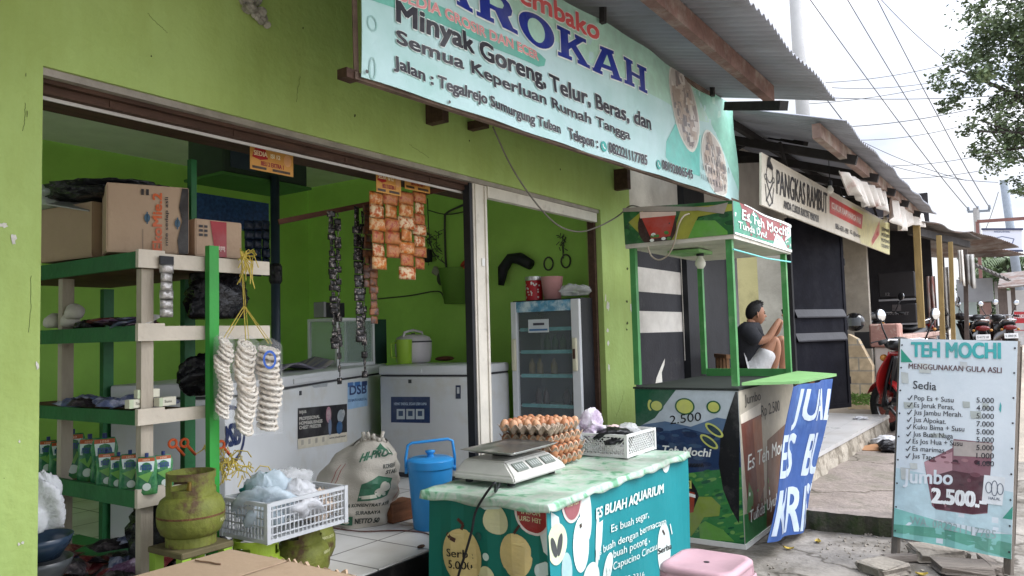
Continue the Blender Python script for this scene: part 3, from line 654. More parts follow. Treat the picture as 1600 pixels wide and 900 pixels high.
# head, combs and scissors emblem
hx, hy = S.uv(1202, 262)
S.poly([(hx - .1, hy), (hx - .06, hy + .1), (hx + .06, hy + .16), (hx + .02, hy + .08), (hx + .12, hy + .02), (hx + .1, hy - .02)], ink1, 3)
S.ring(hx, hy - .07, .11, .1, .014, ink1, 3); S.line([(hx - .14, hy - .2), (hx - .1, hy - .36), (hx, hy - .42), (hx + .1, hy - .36), (hx + .14, hy - .2)], .016, ink1, 3)
S.line([(hx - .11, hy - .38), (hx + .12, hy - .14)], .02, ink1, 3); S.line([(hx + .11, hy - .38), (hx - .12, hy - .14)], .02, ink1, 3); S.ring(hx - .13, hy - .12, .04, .035, .014, ink1, 3); S.ring(hx + .13, hy - .12, .04, .035, .014, ink1, 3)
for k in range(7): S.line([(hx - .12 + .04 * k, hy - .5 + .02 * abs(k - 3) / 3), (hx - .1 + .04 * k, hy - .46 + .02 * abs(k - 3) / 3)], .014, ink1, 3)
S.build('sign_lettering', sg_)
for x in (8.2, 11, 13.8): B().bar((x, 2.03, 3.1 + .03 * (x - 8)), (x, 2.1, zb(x, 2.1) - .1), .03).o('hanger', m_dark_beam, sg_, world=True)

# hanging lamps under the canopy
def bulb_lamp(name_label, p, cord, group=None):
    t = thing('hanging_bulb', name_label, 'light bulb', p)
    B().lathe([(0, -.075), (.02, -.072), (.034, -.05), (.036, -.035), (.03, -.015), (.02, 0), (.016, .012)], n=18).o('bulb', mat('opal_glass', (.75, .73, .66), .25, .05, 4), t, smooth=True)
    B().lathe([(.016, .012), (.026, .014), (.026, .06), (.018, .066), (.0, .067)], n=16).o('socket', m_black, t, smooth=True, autosm=40)
    if cord: B().tube([(0, 0, .066), (.004, 0, cord * .5), (0, 0, cord)], .004).o('cord', m_black, t)
    return t
bulb_lamp('pale bulb hanging from a cord above the barber sign', at(1297, 292, Y=1.75), .35)
t = bulb_lamp('second bulb at the far end of the barber sign', at(1383, 340, Y=1.75), .2)
t.scale = (1, 1, 1)
# ragged cloth valances hanging from the beam
m_cloth = mat('dusty_white_cloth', (.6, .57, .53), .9, .12, 5, .3, 30, c2=(.42, .28, .25), th=.62, soft=.08, s2=3)
def valance(label, quad, Y, folds, seed):
    tl, tr_, br2, bl2 = [at(u, v, Y=Y) for u, v in quad]; b = B(); r_ = random.Random(seed); ph = r_.random() * 6
    hem = [r_.uniform(-.12, .06) for _ in range(folds + 1)]
    def f(a, c):
        p = (tl * (1 - a) + tr_ * a) * (1 - c) + (bl2 * (1 - a) + br2 * a) * c
        p.y += .05 * sin(a * folds * 2 * pi + ph) * (.35 + .65 * c) + .02 * sin(a * 37)
        k = a * folds; i = min(folds - 1, int(k)); p.z += c * c * (hem[i] * (1 - k + i) + hem[i + 1] * (k - i)); return p
    b.grid(f, folds * 10, 6); return tag(b.o('cloth_valance', m_cloth, solid=.004, smooth=True), label, 'valance', 'ragged valances under the porch canopy')
valance('long gathered white valance hanging under the barber canopy beam', [(1314, 266), (1382, 300), (1383, 326), (1334, 308)], 1.5, 7, 1)
valance('shorter flared white valance at the far end of the canopy', [(1392, 308), (1440, 335), (1441, 356), (1394, 345)], 1.5, 5, 2)
# brick parapet, painted pillar, low wall beyond the porch
def brick_mat(name, c1, c2_, mort, bw=.34, bh=.15, vert='x'):
    m = bpy.data.materials.new(name); m.use_nodes = True; t_ = m.node_tree; N = t_.nodes; L_ = t_.links; bb = N['Principled BSDF']
    tcn = N.new('ShaderNodeTexCoord'); sp = N.new('ShaderNodeSeparateXYZ'); cb = N.new('ShaderNodeCombineXYZ'); L_.new(tcn.outputs['Object'], sp.inputs[0])
    L_.new(sp.outputs['Y' if vert == 'y' else 'X'], cb.inputs[0]); L_.new(sp.outputs['Z'], cb.inputs[1])
    br = N.new('ShaderNodeTexBrick'); br.inputs['Scale'].default_value = 1; br.inputs['Brick Width'].default_value = bw; br.inputs['Row Height'].default_value = bh; br.inputs['Mortar Size'].default_value = .012
    br.inputs['Color1'].default_value = (*c1, 1); br.inputs['Color2'].default_value = (*c2_, 1); br.inputs['Mortar'].default_value = (*mort, 1); L_.new(cb.outputs[0], br.inputs['Vector'])
    n = N.new('ShaderNodeTexNoise'); n.inputs['Scale'].default_value = 12; n.inputs['Detail'].default_value = 5; L_.new(tcn.outputs['Object'], n.inputs['Vector'])
    mxx = N.new('ShaderNodeMix'); mxx.data_type = 'RGBA'; mxx.blend_type = 'OVERLAY'; mxx.inputs['Factor'].default_value = .5; L_.new(br.outputs['Color'], mxx.inputs['A']); L_.new(n.outputs['Fac'], mxx.inputs['B'])
    L_.new(mxx.outputs['Result'], bb.inputs['Base Color']); bb.inputs['Roughness'].default_value = .9
    bn_ = N.new('ShaderNodeBump'); bn_.inputs['Strength'].default_value = .6; bn_.inputs['Distance'].default_value = .01; bn_.invert = True; L_.new(br.outputs['Fac'], bn_.inputs['Height']); L_.new(bn_.outputs[0], bb.inputs['Normal'])
    return m
m_brick = brick_mat('tan_block_masonry', (.5, .4, .27), (.4, .31, .2), (.3, .27, .22), .42, .19, 'y')
b = B(); q = [at(1325, 640, X=12.2), at(1363, 640, X=12.2), at(1363, 572, X=12.2), at(1352, 552, X=12.2), at(1340, 530, X=12.2), at(1325, 522, X=12.2)]
vs0 = [b.bm.verts.new(p) for p in q]; vs1 = [b.bm.verts.new(p + V((.2, 0, 0))) for p in q]; b.bm.faces.new(vs0); b.bm.faces.new(vs1[::-1])
for i in range(6): b.bm.faces.new((vs0[i], vs0[(i + 1) % 6], vs1[(i + 1) % 6], vs1[i]))
tag(b.o('block_wall', m_brick), 'broken low wall of tan blocks just past the steel door', 'wall')
b = B()
for k in range(150):
    p = at(rnd.uniform(1329, 1362), rnd.uniform(618, 634), X=12.1); r_ = rnd.uniform(.02, .05); a_ = rnd.random() * 6
    b.face([p, p + V((-.01, r_ * cos(a_) + .02, r_ * .6)), p + V((-.02, r_ * 1.6 * cos(a_), r_ * sin(a_) + .03)), p + V((0, r_ * cos(a_) - .02, r_ * .5))])
o = b.o('weeds', mat('weed_leaf', (.12, .22, .05), .7, .3, 30)); tag(o, None, None, None, 'stuff')
m_pink = mat('old_pink_paint', (.36, .2, .165), .9, .18, 4, .3, 30, c2=(.5, .42, .35), th=.6, soft=.04, s2=4)
m_mar = mat('maroon_and_bare', (.27, .085, .065), .9, .25, 6, .3, 30, c2=(.55, .48, .42), th=.54, soft=.03, s2=5)
pil = thing('painted_pillar', 'short peeling pink and maroon masonry pillar at porch end', 'pillar', (11.35, 1.7, .1))
q0, q1 = at(1358, 520, X=11.25), at(1404, 520, X=11.25)
B().b2((11.25, q1.y, 1.22), (11.65, q0.y, 1.53), .02).o('cap', m_pink, pil, world=True)
B().b2((11.3, q1.y + .08, .75), (11.6, q0.y - .04, 1.219), .015).o('shaft', m_dirty_white, pil, world=True)
B().b2((11.29, q1.y + .07, .1), (11.61, q0.y - .03, .75), .015).o('base', m_mar, pil, world=True)
b = B(); b.b2((12.4, 1.62, .1), (17.6, 1.8, 1.28), .01); b.b2((12.38, 1.58, 1.28), (17.65, 1.84, 1.36), .01)
tag(b.o('low_parapet', mat('faded_pink_plaster', (.42, .29, .25), .9, .15, 4, .3, 30, c2=(.3, .2, .17), th=.58, s2=3)), 'faded pink low parapet running behind the timber posts', 'wall')
# ---------------------------------------------------------------- green drink cart
cart = thing('drink_cart', 'green framed iced tea cart with printed tea artwork', 'food cart', (6.0, 2.1, 0))
m_cg = mat('cart_green_paint', (.06, .24, .07), .45, .2, 6, .1, 40, c2=(.16, .34, .15), th=.62, s2=4)
m_cg2 = mat('pale_green_board', (.2, .4, .15), .5, .12, 6, .1, 30)
X0, X1, Y0, Y1, ZC = 5.3, 6.75, 1.72, 2.5, 1.09
b = B(); b.b2((X0 + .01, Y0 + .01, .03), (X1, Y1, ZC - .01)); b.o('cabinet', mat('cart_inner_shade', (.02, .026, .022), .7), cart, world=True)
B().b2((X0 - .01, Y0 - .01, ZC - .01), (X1 + .01, Y1 + .01, ZC + .004)).o('inside_shade_sheet', mat('cart_inner_shade', (.02, .026, .022), .7), cart, world=True)  # dark sheet standing in for the shaded inside of the open cart
b = B(); b.b2((X1 - .03, Y0 + .04, ZC + .005), (X1, Y1 - .04, ZC + .07)); b.o('counter_rail', m_cg, cart, world=True)
for x, y in ((X0 + .02, Y0 + .02), (X0 + .02, Y1 - .02), (X1 - .02, Y0 + .02), (X1 - .02, Y1 - .02)):
    b = B(); b.b2((x - .022, y - .022, ZC + .02), (x + .022, y + .022, 2.16)); b.o('corner_post', m_cg, cart, world=True)
b = B(); b.b2((X0 - .012, Y0 - .012, .0), (X1 + .012, Y1, .035)); b.o('base_trim', mat('cart_white_trim', (.72, .72, .68), .5), cart, world=True)
b = B(); b.b2((X0 - .03, Y0 - .03, 2.135), (X1 + .03, Y1 + .02, 2.165)); b.o('canopy_frame', mat('cart_cream_trim', (.55, .52, .45), .6, .15, 5, c2=(.36, .33, .28), th=.6), cart, world=True)
B().b2((X0 + .3, Y0 + .35, 2.1), (X0 + .6, Y0 + .6, 2.125)).o('lamp_shelf', m_cg2, cart, world=True)
b = B(); p = at(1150, 606, Z=1.115)
b.face([(X0 + .05, Y0 - .012, 1.112), (6.9, Y0 - .012, 1.112), (6.72, 1.36, 1.10), (5.75, 1.42, 1.10)]); b.o('serving_flap', m_cg2, cart, world=True, solid=.02)
bl_ = lambda c: srgb(*c)
dg, mid, lg, oli, nav, sk, wht, yel, blk = map(bl_, [(22, 84, 56), (52, 120, 66), (96, 150, 72), (128, 150, 66), (34, 56, 92), (180, 192, 198), (232, 236, 230), (190, 196, 104), (24, 26, 28)])
# side facing the shop
S = Sheet((X0 - .004, Y1, .035), (X0 - .004, Y0, .035), (X0 - .004, Y0, ZC - .012), (X0 - .004, Y1, ZC - .012))
S.panel('side_print', bl and ink(sk), cart, th=.004)
w, h = S.w, S.h; U = S.uv
S.poly([(0, h), (0, h * .72), (w * .2, h * .8), (w * .42, h)], dg, 2)
r_ = random.Random(3)
S.poly([(0, h * .74), (w * .3, h * .78), (w * .55, h * .75), (w * .8, h * .82), (w, h * .8), (w, 0), (0, 0)], srgb(84, 110, 140), 1)
S.poly([(0, h * .72), (w * .25, h * .7), (w * .5, h * .74), (w * .75, h * .7), (w, h * .76), (w, 0), (0, 0)], nav, 1.4)
for k in range(60): x, y = r_.uniform(0, w), r_.uniform(.47, .72) * h; S.ell(x, y, r_.uniform(.02, .06), r_.uniform(.008, .02), r_.choice([srgb(44, 70, 104), srgb(28, 44, 74), srgb(58, 84, 112)]), 1.6 + .1 * (k % 4), 9)
S.poly([(0, h * .46), (w * .4, h * .42), (w, h * .5), (w, 0), (0, 0)], mid, 2)
for k in range(170): x, y = r_.uniform(0, w), r_.uniform(0, .46) * h; S.ell(x, y, r_.uniform(.015, .04), r_.uniform(.006, .016), r_.choice([dg, lg, srgb(40, 104, 56), srgb(70, 134, 66), srgb(110, 158, 84)]), 2.2 + .1 * (k % 6), 8, rot=.3)
for (u, v, rx, ry) in [(1026, 634, .055, .045), (1070, 635, .075, .06), (1115, 636, .052, .045)]:
    x, y = U(u, v); S.ell(x, y, rx, ry, srgb(40, 92, 60), 4); S.ell(x, y, rx - .012, ry - .01, yel, 5)
S.ell(U(1016, 633)[0], U(1016, 633)[1], .02, .04, yel, 3.5)
S.ppoly([(1149, 612), (1138, 645), (1126, 685), (1123, 725), (1130, 765), (1142, 795), (1155, 818), (1156, 612)], blk, 4)
for (u, v) in [(1116, 672), (1108, 690)]:
    x, y = U(u, v); S.ell(x, y, .075, .032, yel, 5, rot=-.6); S.ell(x, y, .058, .02, srgb(36, 60, 70), 5.4, rot=-.6)
S.ptext('2.500', (1047, 663), (1096, 657), 13, blk, 6, .0)
S.ptext('Teh Mochi', (1036, 708), (1112, 714), 12, wht, 6, .03, shear=.25)
for k in range(14): u = 1066 + k * 2.4; a = U(u, 724); S.line([a, (a[0] + .01, a[1] - .025)], .007, blk, 5)
x, y = U(1058, 782); S.ell(x, y, .17, .2, blk, 6); S.ppoly([(1058, 762), (1086, 770), (1084, 800), (1058, 806)], srgb(150, 62, 40), 7); S.ppoly([(1056, 764), (1087, 773), (1087, 778), (1056, 770)], wht, 8)
x0, y0 = U(1060, 757); S.rect(x0 - .02, y0 - .02, x0 + .1, y0 + .035, yel, 7.5); S.text('1000', x0 + .01, y0 - .01, x0 + .09, y0 + .025, blk, 8.5)
S.ppoly([(1060, 828), (1062, 806), (1084, 796), (1092, 776), (1112, 776), (1126, 790), (1124, 806), (1100, 808), (1092, 822), (1080, 838)], oli, 6.5); S.ppoly([(1094, 842), (1092, 820), (1102, 814), (1130, 828), (1148, 846)], srgb(100, 156, 72), 6.4)
S.build('side_artwork', cart, lay=.0005)
# front facing the street
S = Sheet((X0, Y0 - .004, .035), (X1, Y0 - .004, .035), (X1, Y0 - .004, ZC - .012), (X0, Y0 - .004, ZC - .012))
S.panel('front_print', ink(srgb(176, 168, 150)), cart, th=.004); w, h = S.w, S.h
S.poly([(0, 0), (w, 0), (w, .2), (.3, .17), (0, .2)], mid, 1)
S.poly([(.02, h * .78), (.5, h * .8), (.46, .1), (.10, .14)], srgb(112, 62, 48), 2); S.poly([(.02, h * .78), (.5, h * .8), (.5, h * .88), (.01, h * .84)], srgb(224, 214, 196), 3); S.poly([(.28, h * .78), (.5, h * .8), (.5, h * .3), (.34, .2)], srgb(150, 96, 70), 2.5)
S.poly([(.5, .0), (w, .0), (w, h * .7), (.62, h * .6)], srgb(104, 70, 50), 2.2); S.poly([(.06, .2), (.2, .18), (.22, .3), (.13, .4)], srgb(96, 140, 90), 3.5)
S.text('Jumbo', .12, h * .9, .5, h * .965, blk, 5, .02); S.text('Rp 2.500', .5, h * .78, 1.0, h * .86, blk, 5, .01)
S.text('Es Teh Mochi', .12, h * .46, 1.2, h * .56, wht, 5, .02, shear=.2); S.text('Tunda Uyu!', .12, .12, .8, .2, wht, 5, .02, shear=.2)
for k in range(16): S.ell(r_.uniform(.1, .7), r_.uniform(.05, .35), r_.uniform(.008, .02), r_.uniform(.01, .025), r_.choice([wht, lg, srgb(120, 40, 36)]), 4, 8)
S.build('front_artwork', cart, lay=.0005)
# fascia of the little canopy: side sheet sags, front is taut
def sag(a, c): return .012 * sin(a * 9) * c
S = Sheet((X0 - .035, Y1 + .02, 2.165), (X0 - .035, Y0 - .03, 2.165), (X0 - .035, Y0 - .03, 2.40), (X0 - .05, Y1 + .02, 2.44), sag, .08)
S.panel('fascia_sheet', ink(srgb(36, 88, 46)), cart, th=.003); w, h = S.w, S.h
for k in range(50): S.ell(r_.uniform(0, w), r_.uniform(0, h), r_.uniform(.02, .05), r_.uniform(.01, .03), r_.choice([srgb(26, 66, 36), srgb(46, 104, 52), srgb(70, 120, 48)]), 1 + .1 * (k % 5), 8)
S.poly([(w * .05, h * .6), (w * .14, h * .3), (w * .3, h * .5), (w * .25, h)], srgb(150, 150, 52), 2); S.poly([(w * .45, 0), (w * .55, h * .9), (w, h * .9), (w, h * .7), (w * .7, h * .6), (w * .6, 0)], srgb(150, 150, 62), 2)
S.poly([(w * .6, 0), (w * .68, h * .5), (w * .85, h * .45), (w * .95, h * .1), (w * .95, 0)], srgb(92, 150, 62), 2.4)
S.ell(w * .32, h * .42, .15, .15, srgb(52, 28, 24), 3); S.poly([(w * .18, h * .72), (w * .5, h * .74), (w * .44, h * .12), (w * .26, h * .08)], srgb(170, 50, 34), 4); S.poly([(w * .17, h * .86), (w * .5, h * .8), (w * .5, h * .7), (w * .17, h * .68)], srgb(214, 190, 176), 5)
for k in range(9): S.ell(w * .3 + r_.uniform(-.03, .12), h * .12 + r_.uniform(-.02, .04), .018, .012, r_.choice([wht, srgb(70, 120, 50)]), 6, 8)
S.poly([(0, h), (w * .3, h), (w * .8, h * .86), (w * .97, h * .95), (w * .93, h * .62), (w * .7, h * .78), (0, h * .9)], srgb(150, 142, 132), 7)
S.build('fascia_artwork', cart, lay=.0008)
S = Sheet((X0 - .035, Y0 - .035, 2.165), (X1 + .03, Y0 - .035, 2.15), (X1 + .03, Y0 - .035, 2.385), (X0 - .035, Y0 - .035, 2.40), sag, .1)
S.panel('fascia_sheet', ink(srgb(214, 220, 222)), cart, th=.003); w, h = S.w, S.h
S.poly([(0, 0), (0, h), (.16, h), (.3, h * .3), (w * .5, h * .22), (w * .8, h * .2), (w, h * .6), (w, 0)], srgb(60, 140, 112), 1); S.poly([(.12, h), (w * .92, h * .93), (w * .86, h * .3), (w * .5, h * .15), (.3, h * .3)], srgb(138, 62, 62), 2)
S.ell(.5, h * .55, .16, .085, srgb(44, 130, 106), 3); S.poly([(w * .62, 0), (w * .7, h * .5), (w * .8, h * .4), (w * .95, 0)], srgb(206, 214, 218), 3)
for k in range(40): S.ell(r_.uniform(.2, w), r_.uniform(.0, h * .9), r_.uniform(.01, .03), r_.uniform(.006, .016), r_.choice([wht, srgb(90, 170, 140), srgb(140, 62, 62)]), 3.4, 8)
S.text('Es Teh Mochi', .16, h * .52, w * .9, h * .82, srgb(90, 100, 110), 5, .06); S.text('Es Teh Mochi', .16, h * .52, w * .9, h * .82, wht, 6, .03); S.text('Tunda Uyu!', .08, h * .22, w * .52, h * .42, wht, 6, .03)
S.poly([(.2, h * 1.0), (w, h * 1.0), (w, h * .9), (.2, h * .97)], wht, 7); S.poly([(0, 0), (w, 0), (w, h * .09), (0, h * .06)], wht, 7)
S.build('fascia_artwork', cart, lay=.0008)
B().tube([(X0 - .03, Y0 - .02, 2.06), (6.0, Y0 - .04, 2.045), (X1 + .05, Y0 - .02, 2.07)], .006).o('blue_string', mat('cyan_cord', (.2, .62, .6), .5), cart, world=True)
t = bulb_lamp('white bulb in black socket hanging inside the green cart', at(1094, 403, X=X0 + .45), 0)
t.scale = (1.15,) * 3
B().tube([(0, 0, .066), (.005, 0, .085)], .01).o('cord', m_black, t)
# cable that loops round the cart canopy
def cable(name, label, pts, r, mt, cat='cable', n=6):
    q = [V(p) for p in pts]; s = []
    for i in range(len(q) - 1):
        p0_, p1_, p2_, p3_ = q[max(0, i - 1)], q[i], q[i + 1], q[min(len(q) - 1, i + 2)]
        for k in range(n): t_ = k / n; s.append(.5 * ((2 * p1_) + (p2_ - p0_) * t_ + (2 * p0_ - 5 * p1_ + 4 * p2_ - p3_) * t_ ** 2 + (3 * p1_ - p0_ - 3 * p2_ + p3_) * t_ ** 3))
    s.append(q[-1]); return tag(B().tube(s, r, 6).o(name, mt, smooth=True), label, cat)
m_cab = mat('grey_cable_skin', (.16, .145, .12), .6)
cable('power_cable', 'beige cable looped over the side of the cart canopy', [at(1012, 386, X=5.22), at(1018, 400, X=5.22), at(1030, 406, X=5.22), at(1044, 398, X=5.22), at(1053, 380, X=5.2), at(1060, 352, X=5.18), at(1068, 338, X=5.2), at(1077, 334, X=5.24)], .006, mat('beige_cable_skin', (.36, .31, .24), .6))
cable('power_cable', 'thin dark cable sagging from the banner to the cart', [at(770, 198, Y=2.72), at(800, 262, Y=2.75), at(838, 318, Y=2.78), at(872, 352, Y=2.8), at(905, 362, Y=2.8), at(935, 354, Y=2.72), at(965, 338, Y=2.65), at(984, 322, Y=2.5), at(1000, 324, Y=2.42)], .006, m_cab)
# blue cloth banner over the flap
cb_ = thing('cloth_banner', 'blue cloth banner with white letters draped over the cart flap', 'banner', (6, 1.45, 0))
def fold(a, c): return .02 * sin(a * 11 + c * 2) + .012 * sin(c * 7 + a * 3)
S = Sheet(at(1199, 848, Y=1.5), at(1263, 826, Y=1.48), at(1301, 592, Y=1.33), at(1234, 604, Y=1.40), fold, .07)
S.panel('cloth', mat('blue_cloth', srgb(54, 84, 142), .8, .14, 6, .3, 12, c2=srgb(84, 118, 172), th=.6, s2=2), cb_, th=.003); w, h = S.w, S.h
wl = srgb(192, 206, 224)
S.ptext('JUAL', (1241, 656), (1290, 654), 46, wl, 2, .03); S.ptext('ES BUAH', (1212, 746), (1310, 736), 62, wl, 2, .03); S.ptext('KRISTAL', (1203, 836), (1305, 816), 66, wl, 2, .03)
S.build('cloth_lettering', cb_, lay=.0012)
# ---------------------------------------------------------------- the seated man
m_skin = mat('tan_skin', (.33, .165, .1), .55, .08, 6, .1, 60); m_hair = mat('black_hair', (.012, .011, .011), .55, .2, 30, .4, 120)
m_shirt = mat('charcoal_tshirt', (.02, .021, .026), .85, .15, 12, .3, 30); m_short = mat('pale_grey_shorts', (.5, .5, .5), .85, .08, 10, .4, 25)
def dp(u, v, D): d_ = WM @ V(((u - 800) / FPX, (450 - v) / FPX, -1)); return V((0, 0, CAMH)) + d_ * D
def skinned(name, chains, mt, parent, sub=2):
    me = bpy.data.meshes.new(name); vs, es, rs = [], [], []
    for ch in chains:
        for i, item in enumerate(ch):
            if isinstance(item, int): idx = item
            else: vs.append(item[0]); rs.append(item[1]); idx = len(vs) - 1
            if i: es.append((pv, idx))
            pv = idx
    me.from_pydata(vs, es, []); ob = bpy.data.objects.new(name, me); COL.objects.link(ob); ob.parent = parent
    if parent is not None: me.transform(wm(parent).inverted())
    md = ob.modifiers.new('k', 'SKIN'); md.use_smooth_shade = True
    for i, v in enumerate(me.skin_vertices[0].data):
        r_ = rs[i]; v.radius = r_ if isinstance(r_, tuple) else (r_, r_); v.use_root = (i == 0)
    s = ob.modifiers.new('u', 'SUBSURF'); s.levels = s.render_levels = sub
    me.materials.append(mt); return ob
D = 8.0
man = thing('person', 'man in charcoal t-shirt and pale shorts sitting with knees drawn up', 'person', dp(1175, 585, D))
P_ = dp
ch = [[(P_(1170, 577, D), .1), (P_(1166, 555, D), .1), (P_(1166, 530, D), .105), (P_(1168, 516, D), .08), (P_(1172, 507, D - .01), .058), (P_(1177, 498, D), .06)],
      [3, (P_(1171, 518, D - .17), .055), (P_(1185, 534, D - .22), .045), (P_(1200, 529, D - .22), .043), (P_(1212, 509, D - .2), .034), (P_(1219, 498, D - .17), .026)],
      [3, (P_(1176, 517, D + .17), .055), (P_(1194, 533, D + .2), .044), (P_(1214, 518, D + .16), .038), (P_(1221, 500, D + .05), .027)],
      [0, (P_(1180, 575, D - .1), .085), (P_(1197, 548, D - .12), .075), (P_(1212, 529, D - .12), .058), (P_(1213, 548, D - .12), .052), (P_(1211, 566, D - .12), .043), (P_(1207, 581, D - .12), .034), (P_(1214, 586, D - .13), .03), (P_(1222, 587, D - .13), .022)],
      [0, (P_(1184, 573, D + .1), .085), (P_(1206, 545, D + .1), .072), (P_(1222, 527, D + .08), .056), (P_(1223, 548, D + .08), .05), (P_(1224, 566, D + .08), .042), (P_(1221, 580, D + .08), .034), (P_(1229, 585, D + .08), .028)]]
skinned('body', ch, m_skin, man)
# head: one sculpted surface with brow, nose, lips and chin; hair as a cap that follows it
b = B(); hc = P_(1181, 490, D); rt = (P_(1283, 490, D) - P_(1183, 490, D)).normalized(); upv = V((0, 0, 1)); dpt = rt.cross(upv)
HM = Matrix((rt, dpt, upv)).transposed() @ Euler((0, .06, 0)).to_matrix()          # local x = facing, z = up
def hp(x, y, z): return hc + HM @ V((x, y, z))
def gs(v, c, w_): return math.exp(-((v - c) / w_) ** 2)
def hshape(th, ph):
    x, y, z = cos(ph) * cos(th), cos(ph) * sin(th), sin(ph)
    X_, Y_, Z_ = x * (.1 if x < 0 else .088), y * .076, z * .118
    if z < 0: Y_ *= 1 + .28 * z; X_ += (.016 if x > 0 else -.012 * 0) * -z
    if x < 0 and z < -.35: X_ *= 1 + .55 * (z + .35)
    f = max(0, x) ** 3; mid_ = gs(y, 0, .2)
    if x > .2: X_ += .026 * f * mid_ * (gs(z, -.2, .1) + .5 * gs(z, -.06, .14)) + .012 * f * gs(y, 0, .32) * (gs(z, -.46, .06) + gs(z, -.58, .05)) + .014 * f * gs(y, 0, .4) * gs(z, -.86, .16) - .008 * f * (gs(y, .38, .14) + gs(y, -.38, .14)) * gs(z, .04, .1) + .006 * f * gs(z, .18, .1)
    return V((X_, Y_, Z_))
b.grid(lambda a, c: hp(*hshape(2 * pi * a, pi * (c - .5) * .998)), 64, 48, closed_u=True)
b.o('head', m_skin, man, world=True, smooth=True)
for s_ in (-1, 1): B().sph(hp(-.004, s_ * .074, -.014), .03, (.75, .3, 1.15), 10, rot=(0, .2, s_ * .3)).o('ear', m_skin, man, world=True, smooth=True)
for s_ in (-1, 1):
    B().sph(hp(.079, s_ * .03, .004), .011, (.6, 1.3, .55), 8).o('eye', m_hair, man, world=True, smooth=True); B().bar(hp(.087, s_ * .014, .022), hp(.076, s_ * .05, .022), .008, .007).o('eyebrow', m_hair, man, world=True)
b = B(); b.bar(hp(.098, -.02, -.062), hp(.098, .02, -.062), .004, .006); b.o('mouth', mat('lip_tone', (.22, .08, .06), .5), man, world=True)
b = B()
def hairp(a, c):
    th = 2 * pi * a; fr_ = cos(th)                                # hairline: high at the forehead, low at the nape
    lo_ = .62 if fr_ > .55 else (.62 + (.55 - fr_) / .55 * -.62 if fr_ > 0 else 0. - .62 * min(1, -fr_ * 1.3))
    ph = lo_ + (pi / 2 * .998 - lo_) * c; p = hshape(th, ph); k = 1.0 + .07 * min(1, c * 5) + .05 * max(0, fr_) * gs(c, .35, .3) + .012 * sin(th * 23) * sin(c * 19)
    return hp(p.x * k, p.y * k, p.z * (k + .02))
b.grid(hairp, 60, 18, closed_u=True)
for k in range(160):
    th, ph = rnd.random() * 6.28, rnd.uniform(.75, 1.5); p = hshape(th, ph) * 1.03; q = p + V((.022 + rnd.uniform(-.012, .012), rnd.uniform(-.012, .012), .016 + rnd.uniform(-.004, .012))); b.cyl(hp(*p), hp(*q), .006, .001, 5, False)
b.o('hair', m_hair, man, world=True, smooth=True)
ts = [[(P_(1172, 581, D), .15), (P_(1167, 560, D), .155), (P_(1165, 535, D), .165), (P_(1167, 517, D), .15), (P_(1171, 507, D), .075)],
      [3, (P_(1170, 519, D - .15), .1), (P_(1178, 528, D - .2), .085), (P_(1189, 536, D - .225), .07)], [3, (P_(1174, 519, D + .15), .1), (P_(1183, 528, D + .19), .085), (P_(1193, 534, D + .205), .07)]]
skinned('tshirt', ts, m_shirt, man)
sh = [[(P_(1174, 579, D), .15), (P_(1184, 574, D - .1), .125), (P_(1196, 556, D - .12), .11), (P_(1203, 545, D - .12), .095)], [0, (P_(1188, 572, D + .1), .125), (P_(1202, 552, D + .1), .11)]]
skinned('shorts', sh, m_short, man)
for s_, tip in ((-1, (1219, 498)), (1, (1221, 500))):
    w0 = P_(*tip, D + (-.17 if s_ < 0 else .05)); fs = []
    for k in range(4): fs.append([(w0 + HM @ V((.02, .012 * (k - 1.5), .03)), .012), (w0 + HM @ V((.045, .015 * (k - 1.5), .055 - .004 * abs(k - 1.5))), .0095), (w0 + HM @ V((.068, .013 * (k - 1.5), .058)), .009), (w0 + HM @ V((.08, .012 * (k - 1.5), .045)), .007)])
    fs.append([(w0, .02), (w0 + HM @ V((.015, -.02 * s_, .02)), .014), (w0 + HM @ V((.045, -.03 * s_, .03)), .01), (w0 + HM @ V((.06, -.026 * s_, .035)), .008)]); fs.append([(w0 + HM @ V((-.015, 0, -.012)), .024), (w0 + HM @ V((.03, 0, .03)), (.026, .018))])
    skinned('hand', fs, m_skin, man, 1)
ph_ = tag(B().box(P_(1226, 494, D - .05), (.012, .075, .15), HM @ Euler((0, -.3, 0)).to_matrix(), .008).o('phone', m_black), 'dark phone held up by the seated man', 'phone')
bc = P_(1190, 586, D); bz = bc.z - .012
bench = thing('wooden_bench', 'brown wooden bench with woven back under the seated man', 'bench', (bc.x, bc.y, .36)); bench.rotation_euler = (0, 0, atan2(rt.y, rt.x))
m_bw = mat('brown_bench_wood', (.2, .1, .045), .6, .3, 5, .2, 30, stretch=(1, 6, 6)); hh = bz - .36
B().b2((-.42, -.24, hh - .04), (.5, .24, hh), .008).o('seat', m_bw, bench)
for x in (-.36, .44):
    for y in (-.19, .19): B().b2((x - .025, y - .025, 0), (x + .025, y + .025, hh - .041)).o('leg', m_bw, bench)
b = B()
for k in range(4): b.b2((-.42, -.22 + .13 * k, hh + .001), (-.39, -.18 + .13 * k, hh + .2))
b.b2((-.425, -.24, hh + .2), (-.385, .24, hh + .24)); b.o('backrest', m_bw, bench)
